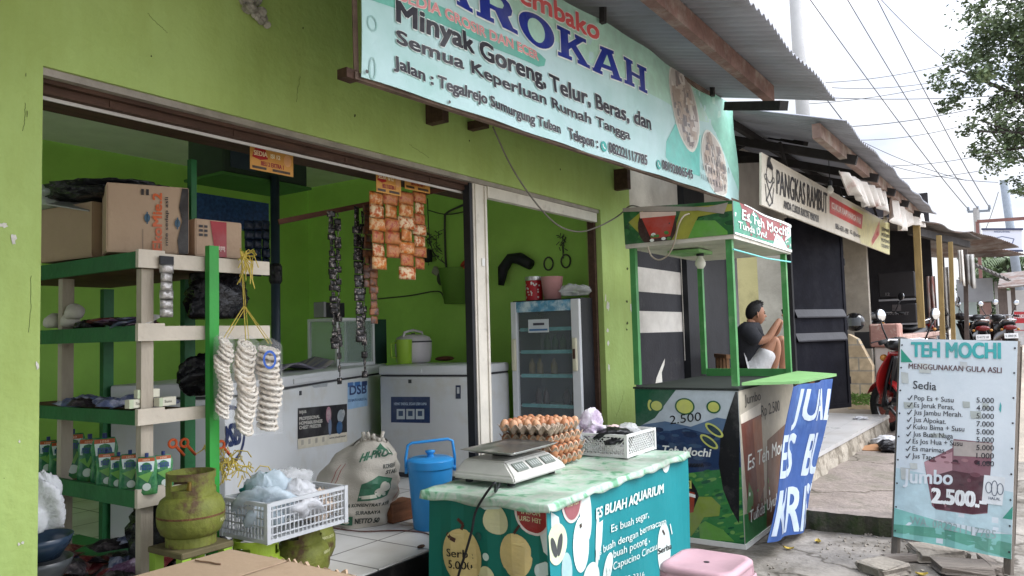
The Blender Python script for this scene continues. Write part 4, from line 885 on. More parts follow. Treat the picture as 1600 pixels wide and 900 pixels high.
# ---------------------------------------------------------------- drink table with printed skirts
tb = thing('drink_table', 'table with teal printed fruit drink skirts and floral oilcloth top', 'table', (3.76, 2.16, 0))
TX0, TX1, TY0, TY1 = 2.92, 4.57, 1.82, 2.50
m_frame = mat('table_wood', (.25, .16, .09), .7, .25, 5)
b = B(); b.b2((TX0 + .012, TY0 + .012, .70), (TX1 - .012, TY1, .745)); b.o('table_top', m_frame, tb, world=True)
for x in (TX0 + .05, TX1 - .05):
    for y in (TY0 + .05, TY1 - .05): B().b2((x - .025, y - .025, 0), (x + .025, y + .025, .699)).o('leg', m_frame, tb, world=True)
tl1, tl2, dtl = srgb(20, 104, 92), srgb(26, 128, 134), srgb(18, 84, 76); wht2, pap, pch, mel = srgb(212, 222, 216), srgb(196, 190, 150), srgb(206, 186, 128), srgb(206, 204, 160)
def swell(a, c): return .012 * sin(a * 8 + 1) * (1 - c) + .006 * sin(a * 23 + c * 4)
# skirt facing the shop's left
S = Sheet((TX0, TY1, .0), (TX0, TY0, .0), (TX0, TY0, .735), (TX0, TY1, .735), swell, .07); w, h = S.w, S.h
S.panel('side_skirt', mat('green_skirt', tl1, .5, .06, 3, .25, 6, world_bump=True), tb)
S.ppoly([(835, 792), (862, 795), (862, 872), (850, 862), (843, 830), (838, 810)], srgb(200, 210, 206), 1)
x, y = S.uv(834, 798); S.ell(x, y, .1, .11, srgb(206, 196, 190), 2); S.ell(x, y, .088, .098, srgb(140, 40, 40), 3)
S.ptext('MOCHI', (816, 802), (846, 806), 7, pap, 5, .03, flip=True); S.ptext('TEH GRU', (812, 812), (848, 818), 7, pap, 5, .03, flip=True)
x, y = S.uv(775, 812); S.poly([(x + .07 * cos(t) * (1 - .15 * sin(t)), y + .068 * sin(t)) for t in [2 * pi * k / 24 for k in range(24)]], mel, 2); S.poly([(x - .1, y + .06), (x - .02, y + .1), (x + .06, y + .08), (x + .02, y + .05), (x - .06, y + .04)], srgb(190, 208, 200), 2.5)
x, y = S.uv(722, 868); S.ell(x, y, .115, .125, pch, 2); S.line([(x, y + .12), (x + .01, y + .145), (x - .02, y + .17)], .014, srgb(80, 44, 36), 3)
S.ptext('Serba', (700, 868), (739, 873), 12, srgb(30, 28, 28), 4, .02); S.ptext('5.000', (703, 886), (737, 891), 12, srgb(30, 28, 28), 4, .02)
x, y = S.uv(806, 868); S.ell(x, y, .09, .1, pch, 2); S.line([(x, y + .1), (x + .03, y + .14)], .012, srgb(60, 34, 30), 3)
x, y = S.uv(760, 880); S.ell(x, y + .03, .018, .018, srgb(190, 210, 200), 2); S.ell(*S.uv(748, 838), .02, .02, dtl, 2); S.ell(*S.uv(760, 905), .05, .06, mel, 2)
for (u, v) in [(757, 772), (762, 776)]: S.ell(*S.uv(u, v), .012, .012, wht2, 2)
x, y = S.uv(700, 832); S.line([(x, y), (x + .02, y - .02), (x + .05, y - .03)], .02, srgb(70, 40, 36), 2)
for k in range(5): S.ell(*S.uv(842 + 3 * k, 892 - k), .022, .03, srgb(190, 206, 200), 2)
S.build('side_artwork', tb)
S = Sheet((TX0, TY0, .0), (TX1, TY0, .0), (TX1, TY0, .735), (TX0, TY0, .735), swell, .07); w, h = S.w, S.h
S.panel('front_skirt', mat('teal_skirt', tl2, .5, .06, 3, .25, 6, world_bump=True), tb)
x, y = S.uv(868, 792); S.ell(x + .14, y + .02, .09, .12, srgb(206, 196, 190), 2); S.ell(x + .14, y + .02, .075, .105, srgb(150, 92, 96), 3); S.text('MOCHI', x + .09, y + .02, x + .19, y + .05, pap, 5, .02, flip=True); S.text('TEH GRU', x + .09, y - .02, x + .19, y + .01, pap, 5, .02, flip=True)
S.ppoly([(862, 800), (874, 808), (880, 850), (862, 880)], srgb(196, 208, 204), 1)
for (u, v, rx, ry, c, rot) in [(913, 800, .06, .14, wht2, 0), (906, 850, .07, .13, wht2, 0), (870, 850, .09, .09, srgb(206, 214, 180), .5), (932, 845, .022, .13, wht2, -.2), (950, 890, .09, .05, wht2, .8), (922, 905, .08, .08, wht2, 0), (885, 895, .05, .09, srgb(160, 190, 190), 0), (1036, 858, .075, .15, wht2, 0), (1040, 722, .07, .06, wht2, 0)]:
    x, y = S.uv(u, v); S.ell(x, y, rx, ry, c, 2, rot=rot)
x, y = S.uv(868, 854); S.ell(x - .02, y, .022, .05, srgb(70, 74, 74), 3, rot=.4); S.ell(x + .035, y, .022, .05, srgb(70, 74, 74), 3, rot=-.4)
S.line([(S.uv(905, 824)), (S.uv(904, 818))], .02, srgb(70, 60, 50), 3); S.line([S.uv(1036, 835), S.uv(1033, 828)], .014, srgb(60, 44, 40), 3)
S.ppoly([(934, 818), (943, 812), (940, 845), (934, 875), (930, 870)], wht2, 2.4)
S.ptext('ES BUAH AQUARIUM', (930, 811), (1034, 769), 16, wht2, 4, .045, shear=.15)
S.ptext('Es buah segar,', (956, 832), (1014, 808), 12, wht2, 4, .015); S.ptext('Es buah dengan bermacam', (928, 870), (1037, 818), 12, wht2, 4, .015)
S.ptext('buah potong ,', (960, 872), (1015, 846), 12, wht2, 4, .015); S.ptext('Es Capucino Cincau', (947, 898), (1026, 858), 12, wht2, 4, .012); S.ptext('Serba', (1028, 866), (1045, 856), 9, srgb(24, 28, 28), 4, .03)
S.ptext('085233 3316', (960, 914), (1005, 900), 8, wht2, 4, .02); S.line([S.uv(1043, 818), S.uv(1046, 834)], .012, wht2, 3)
S.build('front_artwork', tb)
# oilcloth: draped sheet with a turned-down, puckered edge
def oil_mat():
    m = bpy.data.materials.new('floral_oilcloth'); m.use_nodes = True; t_ = m.node_tree; N = t_.nodes; L_ = t_.links; bb = N['Principled BSDF']
    tcn = N.new('ShaderNodeTexCoord'); v = N.new('ShaderNodeTexVoronoi'); v.inputs['Scale'].default_value = 7; v.feature = 'SMOOTH_F1'
    n = N.new('ShaderNodeTexNoise'); n.inputs['Scale'].default_value = 5; n.inputs['Detail'].default_value = 4; n.inputs['Distortion'].default_value = 2.2
    for x in (v, n): L_.new(tcn.outputs['Object'], x.inputs['Vector'])
    r = N.new('ShaderNodeValToRGB'); e = r.color_ramp.elements; e[0].position = .36; e[0].color = (*srgb(104, 160, 124), 1); e[1].position = .43; e[1].color = (*srgb(164, 198, 174), 1)
    for p_, c_ in ((.49, (176, 198, 180)), (.55, (190, 200, 190)), (.62, (156, 190, 168)), (.7, (186, 194, 186))): a = e.new(p_); a.color = (*srgb(*c_), 1)
    L_.new(n.outputs['Fac'], r.inputs[0])
    n2 = N.new('ShaderNodeTexNoise'); n2.inputs['Scale'].default_value = 3; n2.inputs['Detail'].default_value = 8; L_.new(tcn.outputs['Object'], n2.inputs['Vector'])
    r2 = N.new('ShaderNodeValToRGB'); r2.color_ramp.elements[0].position = .4; r2.color_ramp.elements[1].position = .7; r2.color_ramp.elements[0].color = (1, 1, 1, 1); r2.color_ramp.elements[1].color = (.5, .48, .45, 1); L_.new(n2.outputs['Fac'], r2.inputs[0])
    mxx = N.new('ShaderNodeMix'); mxx.data_type = 'RGBA'; mxx.blend_type = 'MULTIPLY'; mxx.inputs['Factor'].default_value = .95; L_.new(r.outputs[0], mxx.inputs['A']); L_.new(r2.outputs[0], mxx.inputs['B'])
    L_.new(mxx.outputs['Result'], bb.inputs['Base Color']); bb.inputs['Roughness'].default_value = .38
    n3 = N.new('ShaderNodeTexNoise'); n3.inputs['Scale'].default_value = 9; n3.inputs['Detail'].default_value = 6; L_.new(tcn.outputs['Object'], n3.inputs['Vector'])
    bn_ = N.new('ShaderNodeBump'); bn_.inputs['Strength'].default_value = .5; bn_.inputs['Distance'].default_value = .02; L_.new(n3.outputs['Fac'], bn_.inputs['Height']); L_.new(bn_.outputs[0], bb.inputs['Normal'])
    return m
b = B()
def oil(a, c):
    x = TX0 - .06 + (TX1 - TX0 + .1) * a; y = TY0 - .05 + (TY1 - TY0 + .09) * c; z = .757 + .003 * sin(x * 17) * sin(y * 21) + .002 * sin(x * 41 + y * 9)
    dx, dy = max(TX0 - .015 - x, x - TX1 - .01, 0), max(TY0 - .015 - y, 0)
    dr = max(dx, dy)
    if dr > 0:
        z -= dr * .9 * (1 + .12 * sin(x * 13) + .1 * sin(x * 31 + y * 23)); 
        if dx > 0: x += (dx * .75) * (1 if x < TX0 else -1)
        if dy > 0: y += dy * .72 + .004 * sin(x * 21)
    return (x, y, z)
b.grid(oil, 120, 60)
tag(b.o('oilcloth', oil_mat(), solid=.003, smooth=True), 'worn pale green floral oilcloth spread over the drink table', 'tablecloth')
TZ = .762
# ---------------------------------------------------------------- price scale
sc = thing('price_scale', 'white digital price scale with steel pan on the oilcloth', 'scale', (3.36, 2.31, TZ))
m_sc = mat('ivory_plastic', (.5, .49, .45), .4, .08, 8, c2=(.42, .39, .33), th=.63, s2=5); m_steel = mat('brushed_steel', (.5, .49, .48), .28, .12, 14, metal=.9, c2=(.3, .27, .25), th=.62, s2=6)
b = B()
pr = [(-.19, .0), (.19, .0), (.19, .07), (.13, .095), (-.13, .095), (-.19, .07)]
lo = [(-.25, -.19), (.25, -.19), (.25, .19), (-.25, .19)]; hi_ = [(-.2, -.1), (.2, -.1), (.2, .15), (-.2, .15)]; mid_ = [(-.245, -.185), (.245, -.185), (.245, .185), (-.245, .185)]
ring_ = [[b.bm.verts.new((x, y, z)) for x, y in p] for p, z in ((lo, .022), (mid_, .05), (hi_, .115))]
for a_, c_ in zip(ring_, ring_[1:]):
    for k in range(4): b.bm.faces.new((a_[k], a_[(k + 1) % 4], c_[(k + 1) % 4], c_[k]))
b.bm.faces.new(ring_[0][::-1]); b.bm.faces.new(ring_[-1]); bmesh.ops.bevel(b.bm, geom=b.bm.edges[:], offset=.008, segments=2, affect='EDGES')
b.o('body', m_sc, sc)
for x in (-.19, .19):
    for y in (-.13, .13): B().cyl((x, y, 0), (x, y, .025), .02).o('foot', m_black, sc)
sl = atan2(.065, .085)
for x in (-.13, 0, .13):
    t = B().box((x, -.146, .086), (.1, .055, .004), (sl, 0, 0), .001).o('display', mat('lcd_grey', (.16, .18, .16), .2, .1, 20), sc)
    b = B()
    for k in range(4): b.box((x - .032 + .021 * k, -.1475, .088), (.012, .03, .002), (sl, 0, 0))
    b.o('digits', mat('lcd_digits', (.3, .32, .3), .3), sc)
b = B(); b.b2((-.05, -.04, .114), (.05, .08, .14)); b.o('pan_support', m_black, sc)
b = B(); prf = []
def pan(a, c): 
    x, y = (a - .5) * 2, (c - .5) * 2; r_ = max(abs(x), abs(y)); return (x * .215, y * .165, .142 + .022 * max(0, r_ - .75) / .25)
b.grid(pan, 20, 20); b.o('pan', m_steel, sc, solid=.003, smooth=True)
cable('scale_cord', 'black cord with grey plug hanging from the scale over the skirt', [V((3.1, 2.2, TZ + .02)), V((2.95, 2.12, TZ + .015)), at(772, 755, X=2.88), at(745, 795, X=2.88), at(737, 830, X=2.875), at(727, 865, X=2.875), at(716, 900, X=2.875), at(712, 930, X=2.875)], .006, m_black)
# ---------------------------------------------------------------- egg trays and eggs
m_tray = mat('egg_tray_pulp', (.42, .33, .25), .95, .16, 30, .5, 150); m_egg = mat('brown_egg', (.5, .225, .115), .45, .12, 3, .06, 200)
PX, PY, NX, NY = .059, .059, 6, 6
def tray_bm():
    b = B()
    def f(a, c):
        x, y = a * NX * PX, c * NY * PY; z = .016 * (cos(2 * pi * x / PX) + cos(2 * pi * y / PY)) + .034
        ed = min(a, 1 - a, c, 1 - c); z = z * 1 if ed > .02 else z * .75 + .012
        return (x - NX * PX / 2, y - NY * PY / 2, max(.004, min(.062, z)))
    b.grid(f, NX * 8, NY * 8); return b
tray0 = None; TXc, TYc = 3.81, 2.39
egg_me = None
lab_t = ['lowest pulp egg tray of the stack on the oilcloth', 'second pulp egg tray from the bottom of the stack', 'third pulp egg tray of the stack under the top one', 'topmost pulp egg tray heaped with brown eggs']
lab_e = ['brown egg in the lowest tray of the egg stack', 'brown egg in the second tray from the bottom', 'brown egg in the tray just under the topmost', 'brown egg sitting in the topmost egg tray']
r_ = random.Random(5)
for i in range(4):
    dx, dy, rz = [(0, 0, 0), (.008, -.006, .03), (-.006, .004, -.02), (-.03, .0, .06)][i]; z = TZ + .002 + i * .058
    if tray0 is None: tr_o = tray0 = tray_bm().o('egg_tray', m_tray, solid=.003, smooth=True, base=(0, 0, 0))
    else: tr_o = tray0.copy(); COL.objects.link(tr_o)
    tr_o.location = (TXc + dx, TYc + dy, z); tr_o.rotation_euler = (0, 0, rz); tag(tr_o, lab_t[i], 'egg tray', 'egg trays stacked on the drink table')
    cells = [(p, q) for p in range(NX) for q in range(NY)]
    if i < 3: cells = [(p, q) for p, q in cells if (p == 0 or q == 0)]
    else: cells = [(p, q) for p, q in cells if (p + q > 2 and not (p in (0,) and q in (2, 3)))]
    for p, q in cells:
        ek = r_.choice((0, 0, 1, 2))
        if egg_me is None: egg_me = {}
        if ek not in egg_me:
            eo = B().lathe([(0, -.0285), (.009, -.0265), (.0165, -.02), (.0208, -.009), (.0215, .001), (.0195, .012), (.0145, .022), (.008, .0285), (0, .0305)], n=18).o('egg', [m_egg, mat('pale_egg', (.6, .33, .19), .45, .12, 3, .06, 200), mat('dark_egg', (.4, .16, .075), .45, .15, 3, .06, 200)][ek], smooth=True, base=(0, 0, 0)); egg_me[ek] = eo
        else: eo = egg_me[ek].copy(); COL.objects.link(eo)
        lx, ly = (p + .5 - NX / 2) * PX, (q + .5 - NY / 2) * PY
        eo.location = (TXc + dx + lx * cos(rz) - ly * sin(rz), TYc + dy + lx * sin(rz) + ly * cos(rz), z + .036 + (.016 if i == 3 else 0)); eo.rotation_euler = (r_.uniform(-.35, .35), r_.uniform(-.35, .35), r_.uniform(0, 6)); sc_ = r_.uniform(.96, 1.06) * (1.2 if i == 3 else 1.06); eo.scale = (sc_,) * 3
        tag(eo, lab_e[i], 'egg', 'eggs in the tray stack, layer ' + ['one', 'two', 'three', 'four'][i])
# ---------------------------------------------------------------- lattice baskets
m_wp = mat('white_crate_plastic', (.68, .68, .66), .4, .08, 10, c2=(.5, .48, .44), th=.62, s2=5); m_cl = mat('clear_milky_plastic', (.62, .66, .68), .3, .06, 8, alpha=.62)
def crate(name, label, cat, loc, rz, sx, sy, h, mt, cell=.026, diag=True, solid_low=0., group=None):
    t = thing(name, label, cat, loc, rz, group); b = B()
    b.b2((-sx / 2, -sy / 2, 0), (sx / 2, sy / 2, .006))
    for p0_, p1_ in (((-sx / 2, -sy / 2), (sx / 2, -sy / 2)), ((sx / 2, -sy / 2), (sx / 2, sy / 2)), ((sx / 2, sy / 2), (-sx / 2, sy / 2)), ((-sx / 2, sy / 2), (-sx / 2, -sy / 2))):
        p0_, p1_ = V((*p0_, 0)), V((*p1_, 0)); d_ = (p1_ - p0_); L_ = d_.length; d_.normalize(); z = lambda q: V((0, 0, q)); o_ = V((d_.y, -d_.x, 0))
        b.bar(p0_ + z(h - .008), p1_ + z(h - .008), .016, .016); b.bar(p0_ + z(.008), p1_ + z(.008), .012, .016); b.bar(p0_ + z(.0), p0_ + z(h), .02, .02)
        n = int(L_ / cell)
        for k in range(1, n):
            a_ = p0_ + d_ * (L_ * k / n)
            if diag:
                hh_ = h - .02; s_ = min(hh_, L_ * (n - k) / n); b.bar(a_ + z(.01), a_ + d_ * s_ + z(.01 + s_), .0045); s_ = min(hh_, L_ * k / n); b.bar(a_ + z(.01), a_ - d_ * s_ + z(.01 + s_), .0045)
            else: b.bar(a_ + z(.01), a_ + z(h - .01), .006, .004)
        if not diag:
            for k in range(1, 5): b.bar(p0_ + z(h * k / 5), p1_ + z(h * k / 5), .004, .006)
    b.o('lattice', mt, t)
    b = B()
    for x in (-sx / 2, sx / 2):
        for y in (-.05, .05): b.box((x * 1.005, y * sy / .35, h - .03), (.01, .05, .012))
    b.o('rim_grip', mt, t); return t
BT = crate('lattice_basket', 'white diamond lattice basket at the right end of the oilcloth', 'basket', (4.36, 2.2, TZ), 0, .40, .34, .135, m_wp)
def bag(name, label, cat, c, r, sc3, mt, seed, lump=.35, n=40, group=None, knot=False):
    r_ = random.Random(seed); b = B(); ph = [(r_.uniform(2, 6), r_.uniform(2, 6), r_.uniform(2, 7), r_.random() * 6) for _ in range(6)]
    def f(a, cc):
        th, p = 2 * pi * a, pi * (cc - .5); v = V((cos(p) * cos(th), cos(p) * sin(th), sin(p))); k = 1 + lump * sum(sin(q[0] * v.x + q[1] * v.y + q[2] * v.z + q[3]) for q in ph) / 4
        k += lump * .35 * abs(sin(9 * v.x + 7 * v.z + ph[0][3])) - lump * .2 * abs(sin(13 * v.y + 11 * v.z + ph[1][3]))
        k += lump * .22 * (abs(sin(17 * v.x + 5 * v.y + ph[2][3])) - .6) + lump * .16 * (abs(sin(23 * v.z + 9 * v.x + ph[3][3])) - .6)
        z = v.z * k
        if knot and v.z > .6: z += (v.z - .6) * 1.6
        return V((v.x * k * r * sc3[0], v.y * k * r * sc3[1], max(z, -.75) * r * sc3[2]))
    b.grid(f, n, n * 2 // 3, closed_u=True); b.bm.verts.ensure_lookup_table(); bmesh.ops.remove_doubles(b.bm, verts=b.bm.verts, dist=1e-5)
    bmesh.ops.translate(b.bm, vec=V(c), verts=b.bm.verts); return tag(b.o(name, mt, smooth=True), label, cat, group)
m_pbag = mat('thin_clear_bag', (.74, .75, .76), .1, .06, 9, .9, 18, alpha=.4); m_kbag = mat('black_bag', (.012, .012, .014), .25, .2, 9, .8, 26); m_wbag = mat('white_bag', (.66, .67, .7), .22, .1, 8, .9, 16, alpha=.62); m_purp = mat('lilac_bag', (.5, .4, .52), .35, .2, 7, .6, 24, c2=(.7, .68, .7), th=.5, s2=9)
bag('plastic_bag', 'black plastic bag lying in the white lattice basket', 'bag', (4.27, 2.16, TZ + .11), .1, (1.2, 1, .5), m_kbag, 11); bag('plastic_bag', 'clear crumpled bag in the white lattice basket beside the eggs', 'bag', (4.44, 2.14, TZ + .085), .09, (.95, 1, .75), m_pbag, 12); bag('plastic_bag', 'lilac and white bag sticking up behind the lattice basket', 'bag', (4.26, 2.31, TZ + .14), .075, (1, .8, 1), m_purp, 13, .5, knot=True); bag('plastic_bag', 'pale clear bag between egg trays and basket', 'bag', (4.12, 2.38, TZ + .1), .07, (1, .7, 1.1), m_pbag, 14, .5)
bag('paper_bundle', 'pinkish paper bundle poking from the lattice basket', 'bundle', (4.45, 2.27, TZ + .11), .07, (1.2, .7, .5), mat('pinkish_paper', (.55, .42, .4), .8, .2, 12), 15)
# ---------------------------------------------------------------- pink plastic stool
st = thing('plastic_stool', 'pink plastic stool with ribbed skirt before the drink table', 'stool', (3.53, 1.33, 0), -.02)
m_pk = mat('pink_plastic', (.46, .29, .325), .42, .05, 6, .05, 30)
def rr(hx, hy, r, n=7): return [(sx * (hx - r) + r * cos(t), sy * (hy - r) + r * sin(t)) for (sx, sy, t0) in ((1, 1, 0), (-1, 1, pi / 2), (-1, -1, pi), (1, -1, 1.5 * pi)) for t in [t0 + pi / 2 * k / n for k in range(n + 1)]]
def loops(b, ls, cap0=False, cap1=True):
    R_ = [[b.bm.verts.new(p) for p in l] for l in ls]; n = len(R_[0])
    for a_, c_ in zip(R_, R_[1:]):
        for k in range(n): b.bm.faces.new((a_[k], a_[(k + 1) % n], c_[(k + 1) % n], c_[k]))
    if cap1: b.bm.faces.new(R_[-1])
    if cap0: b.bm.faces.new(R_[0][::-1])
lv_ = [(.176, .395), (.180, .40), (.178, .416), (.168, .426), (.15, .428), (.145, .424), (.03, .419)]
b = B(); loops(b, [[(x, y, z) for x, y in rr(hx, hx, min(.07, hx * .5))] for hx, z in lv_]); b.o('seat', m_pk, st, smooth=True, autosm=50)
b = B(); b.cyl((0, 0, .4195), (0, 0, .4205), .014); b.o('seat_hole', m_black, st)
b = B(); n_ = 120
base_ = rr(.172, .172, .05, 29); 
def rib(i, z, k): x, y = base_[i % len(base_)]; l = 1 + .022 * (i % 2) ; f_ = k; return (x * l * f_, y * l * f_, z)
loops(b, [[rib(i, z, k) for i in range(len(base_))] for z, k in ((.33, 1.02), (.395, 1.0))], cap1=False); b.o('ribbed_skirt', m_pk, st)
b = B(); loops(b, [[(x, y, .36) for x, y in rr(.183, .183, .05)], [(x, y, .352) for x, y in rr(.186, .186, .05)]], cap1=False); b.o('skirt_band', m_pk, st)
for sx in (-1, 1):
    for sy in (-1, 1): b = B(); b.bar((sx * .185, sy * .185, 0), (sx * .15, sy * .15, .35), .055, .055, bev=.01); b.o('leg', m_pk, st)
# ---------------------------------------------------------------- cardboard carton in the foreground
m_card = mat('brown_cardboard', (.43, .31, .215), .88, .07, 3, .1, 40, c2=(.34, .235, .155), th=.62, s2=3)
ct = thing('cardboard_carton', 'large closed cardboard carton at the front edge of the photo', 'carton', (1.5, 2.15, 0))
b = B(); b.b2((1.2, 1.84, 0), (1.785, 2.48, .742), .003); b.o('box', m_card, ct, world=True)
b = B(); b.box((1.492, 2.0, .747), (.58, .31, .004), (.004, 0, 0)); b.o('flap', m_card, ct, world=True); b = B(); b.box((1.492, 2.325, .748), (.58, .312, .004), (-.008, .004, 0)); b.o('flap', m_card, ct, world=True)
b = B(); q = [at(305 + 8 * k, 876 + k * 1.1 + rnd.uniform(-.6, .6), Z=.753) for k in range(6)]; b.tube(q, .003, 4); b.o('tear', mat('torn_cardboard', (.18, .11, .07), .9), ct, world=True)
b = B()
for k in range(14): p = V((1.785, 1.86 + .03 * k, .742)); b.box(p, (rnd.uniform(.004, .014), .03, rnd.uniform(.006, .02)), (rnd.random(), rnd.random(), 0))
b.o('torn_edge', m_card, ct, world=True)
# ---------------------------------------------------------------- display rack on the left
rack = thing('display_rack', 'timber display rack with green side and white front boards', 'rack', (1.83, 3.18, .35))
m_rg = mat('dark_green_board', (.014, .12, .035), .5, .2, 6, .15, 30); m_rw = mat('cream_board', (.55, .49, .4), .6, .1, 6, .15, 30, c2=(.4, .33, .25), th=.63, s2=4); m_rp = mat('bare_pale_post', (.4, .35, .28), .8, .18, 5, .2, 40, stretch=(3, 3, .5)); m_shelf = mat('brown_shelf_board', (.13, .065, .035), .75, .3, 5, .2, 30)
RX, RY = 1.83, 3.18
for i, (z1, z0, xr, yd) in enumerate([(1.909, 1.838, 2.515, 4.7), (1.588, 1.52, 2.515, 4.7), (1.221, 1.16, 2.157, 4.7), (.883, .812, 2.03, 4.7)]):
    b = B(); b.b2((RX, RY + .02, z0), (RX + .022, yd, z1)); b.o('side_fascia', m_rg, rack, world=True)
    b = B(); b.b2((RX - .002, RY - .004, z0), (xr, RY + .018, z1 - .004)); b.b2((RX - .002, RY - .005, z1 - .004), (RX + .12, RY + .018, z1 + .008)); b.o('front_fascia', m_rw, rack, world=True)
    b = B(); b.b2((RX + .024, RY + .02, z0 + .02), (max(xr, 2.2), yd - .02, z0 + .038)); b.o('shelf', m_shelf, rack, world=True)
B().b2((RX, RY, .40), (2.3, 4.6, .43)).o('shelf', m_rg, rack, world=True)
for x, y in ((RX + .06, RY + .05), (RX + .06, 3.92)): B().b2((x - .028, y - .02, .36), (x + .028, y + .02, 1.836)).o('post', m_rp, rack, world=True)
for x, y in ((2.35, 3.62), (2.4, 4.5)): B().b2((x - .03, y - .02, .36), (x + .03, y + .02, 1.836)).o('post', m_rg, rack, world=True)
q = at(318, 386, Y=RY - .03)
B().b2((2.145, RY - .045, .36), (2.195, RY - .012, 1.955)).o('green_upright', mat('bright_green_post', (.035, .3, .045), .45, .12, 5, .1, 30), rack, world=True)
B().b2((2.145, RY - .043, .36), (2.196, RY - .014, .55)).o('upright_foot', mat('lime_post_foot', (.3, .48, .06), .5), rack, world=True)
p = at(300, 250, Y=3.5); B().bar((p.x, 3.5, 1.9), (p.x, 3.5, p.z), .035, .03).o('upper_post', m_rg, rack, world=True)
# cartons on the top shelf
def carton(label, x0, y0, x1, y1, z0, z1, rz=0., open_=False, mt=m_card):
    c = ((x0 + x1) / 2, (y0 + y1) / 2); t = thing('cardboard_carton', label, 'carton', (c[0], c[1], z0), rz); a, d_ = (x1 - x0) / 2, (y1 - y0) / 2; h = z1 - z0
    b = B(); b.b2((-a, -d_, 0), (a, d_, .006))
    for s_ in (-1, 1): b.b2((s_ * a - .003, -d_, .006), (s_ * a + .003, d_, h)); b.b2((-a + .003, s_ * d_ - .003, .006), (a - .003, s_ * d_ + .003, h))
    if not open_: b.b2((-a, -d_, h), (a, d_, h + .005))
    b.o('box', mt, t); return t, a, d_, h
t, a, d_, h = carton('big upright carton with orange lettering on the rack top', 1.86, 3.34, 2.2, 3.6, 1.925, 2.235, -.42)
S = Sheet((-a - .006, -d_, h), (-a - .006, -d_, .0), (a, -d_ - .006, .0), (a, -d_ - .006, h)); 
S = Sheet((a, -d_ - .005, 0), (a, -d_ - .005, h), (-a, -d_ - .005, h), (-a, -d_ - .005, 0)); w, h2 = S.w, S.h   # x runs up the carton, y runs leftwards
org, kk = srgb(196, 92, 44), srgb(40, 34, 32)
S.text('EkoMie.2', .012, h2 * .34, w * .9, h2 * .45, org, 2, .05); S.text('mie sedap asli', w * .12, h2 * .26, w * .85, h2 * .30, kk, 2, .03); S.poly([(0, 0), (w, 0), (w, h2 * .08), (w * .7, h2 * .12), (w * .5, h2 * .08), (w * .2, h2 * .14), (0, h2 * .12)], kk, 2)
for (x, y) in [(w * .52, h2 * .52), (w * .46, h2 * .14)]: S.ell(x, y, .02, .012, srgb(60, 90, 110), 3); S.rect(x - .028, y - .003, x + .028, y + .003, srgb(60, 90, 110), 3)
for y in (.5, .56): S.rect(w * .86, h2 * y, w * .95, h2 * (y + .035), kk, 2)
S.rect(w * .05, h2 * .57, w * .35, h2 * .575, kk, 2)
S.build('carton_print', t, world=False)
t, a, d_, h = carton('open dark carton lying behind the big carton on the rack', 1.86, 3.68, 2.2, 4.1, 1.925, 2.19, .1, True)
B().box((-.08, -.05, h + .02), (.3, .22, .006), (.2, -.3, .3)).o('flap', mat('grey_card', (.4, .4, .4), .8), t)
t, a, d_, h = carton('smaller carton with a red panel beside the green post', 2.2, 3.3, 2.44, 3.5, 1.925, 2.1, -.1)
S = Sheet((-a, -d_ - .005, 0), (a, -d_ - .005, 0), (a, -d_ - .005, h), (-a, -d_ - .005, h)); w, h2 = S.w, S.h
S.poly([(w * .42, 0), (w * .66, 0), (w * .66, h2), (w * .3, h2), (w * .36, h2 * .5)], srgb(150, 34, 40), 1); S.text('mie goreng', w * .46, h2 * .2, w * .62, h2 * .3, srgb(220, 190, 180), 2, .02)
for k in range(3): S.rect(w * .06, h2 * (.55 + .12 * k), w * .14, h2 * (.62 + .12 * k), kk, 2); S.rect(w * .17, h2 * (.55 + .12 * k), w * .24, h2 * (.62 + .12 * k), kk, 2)
S.build('carton_print', t, world=False)
bag('plastic_bag', 'black plastic bag slumped on top of the rack cartons', 'bag', (2.0, 3.78, 2.25), .2, (1.1, 1.3, .3), m_kbag, 21); bag('plastic_bag', 'dark bag on top of the big lettered carton', 'bag', (2.05, 3.52, 2.23), .14, (1, 1, .22), m_kbag, 22)
bag('plastic_bag', 'greyish clear bag at the far left of the rack top', 'bag', (1.86, 4.0, 2.24), .11, (1, 1, .55), m_cl, 23)
# second shelf
for k, (x, y) in enumerate([(1.88, 4.02), (1.9, 3.86), (1.9, 3.9)]): bag('garlic_bulb', ['white garlic bulb at the left end of the second shelf', 'white garlic bulb behind the pale post', 'white garlic bulb just beside the pale post'][k], 'garlic', (x, y, 1.63 + .04 * (k == 1)), .045, (1, 1, .9), mat('garlic_skin', (.55, .52, .46), .7, .15, 20), 30 + k, .12, 12)
bag('plastic_bag', 'small dark bag beside the garlic on the second shelf', 'bag', (1.92, 3.76, 1.6), .05, (1.2, 1.2, .6), m_kbag, 34)
m_pp = [mat('purple_wrapper', (.16, .08, .16), .35, .5, 14, .6, 40, c2=(.42, .36, .46), th=.58, s2=16), mat('blue_wrapper', (.14, .17, .32), .35, .5, 14, .6, 40, c2=(.5, .5, .6), th=.56, s2=16), mat('maroon_wrapper', (.16, .025, .03), .35, .5, 14, .6, 40, c2=(.3, .2, .12), th=.6, s2=14), mat('dark_wrapper', (.035, .03, .035), .35, .5, 14, .6, 40, c2=(.2, .17, .18), th=.6, s2=14)]
def packet(p, w_, l_, t_, mt, rot, label=None, group=None, me=[None]):
    b = B()
    def f(a, c): 
        e = (1 - abs(2 * a - 1) ** 3) * (1 - abs(2 * c - 1) ** 3); return ((a - .5) * w_ * (1 + .04 * sin(c * 40)), (c - .5) * l_, e * t_ * (1 + .25 * sin(a * 17 + c * 11)))
    b.grid(f, 10, 10); b.grid(lambda a, c: ((a - .5) * w_, (c - .5) * l_, -.001), 1, 1); o = b.o('snack_packet', mt, base=(0, 0, 0), smooth=True); o.location = p; o.rotation_euler = rot
    return tag(o, label, 'packet', group)
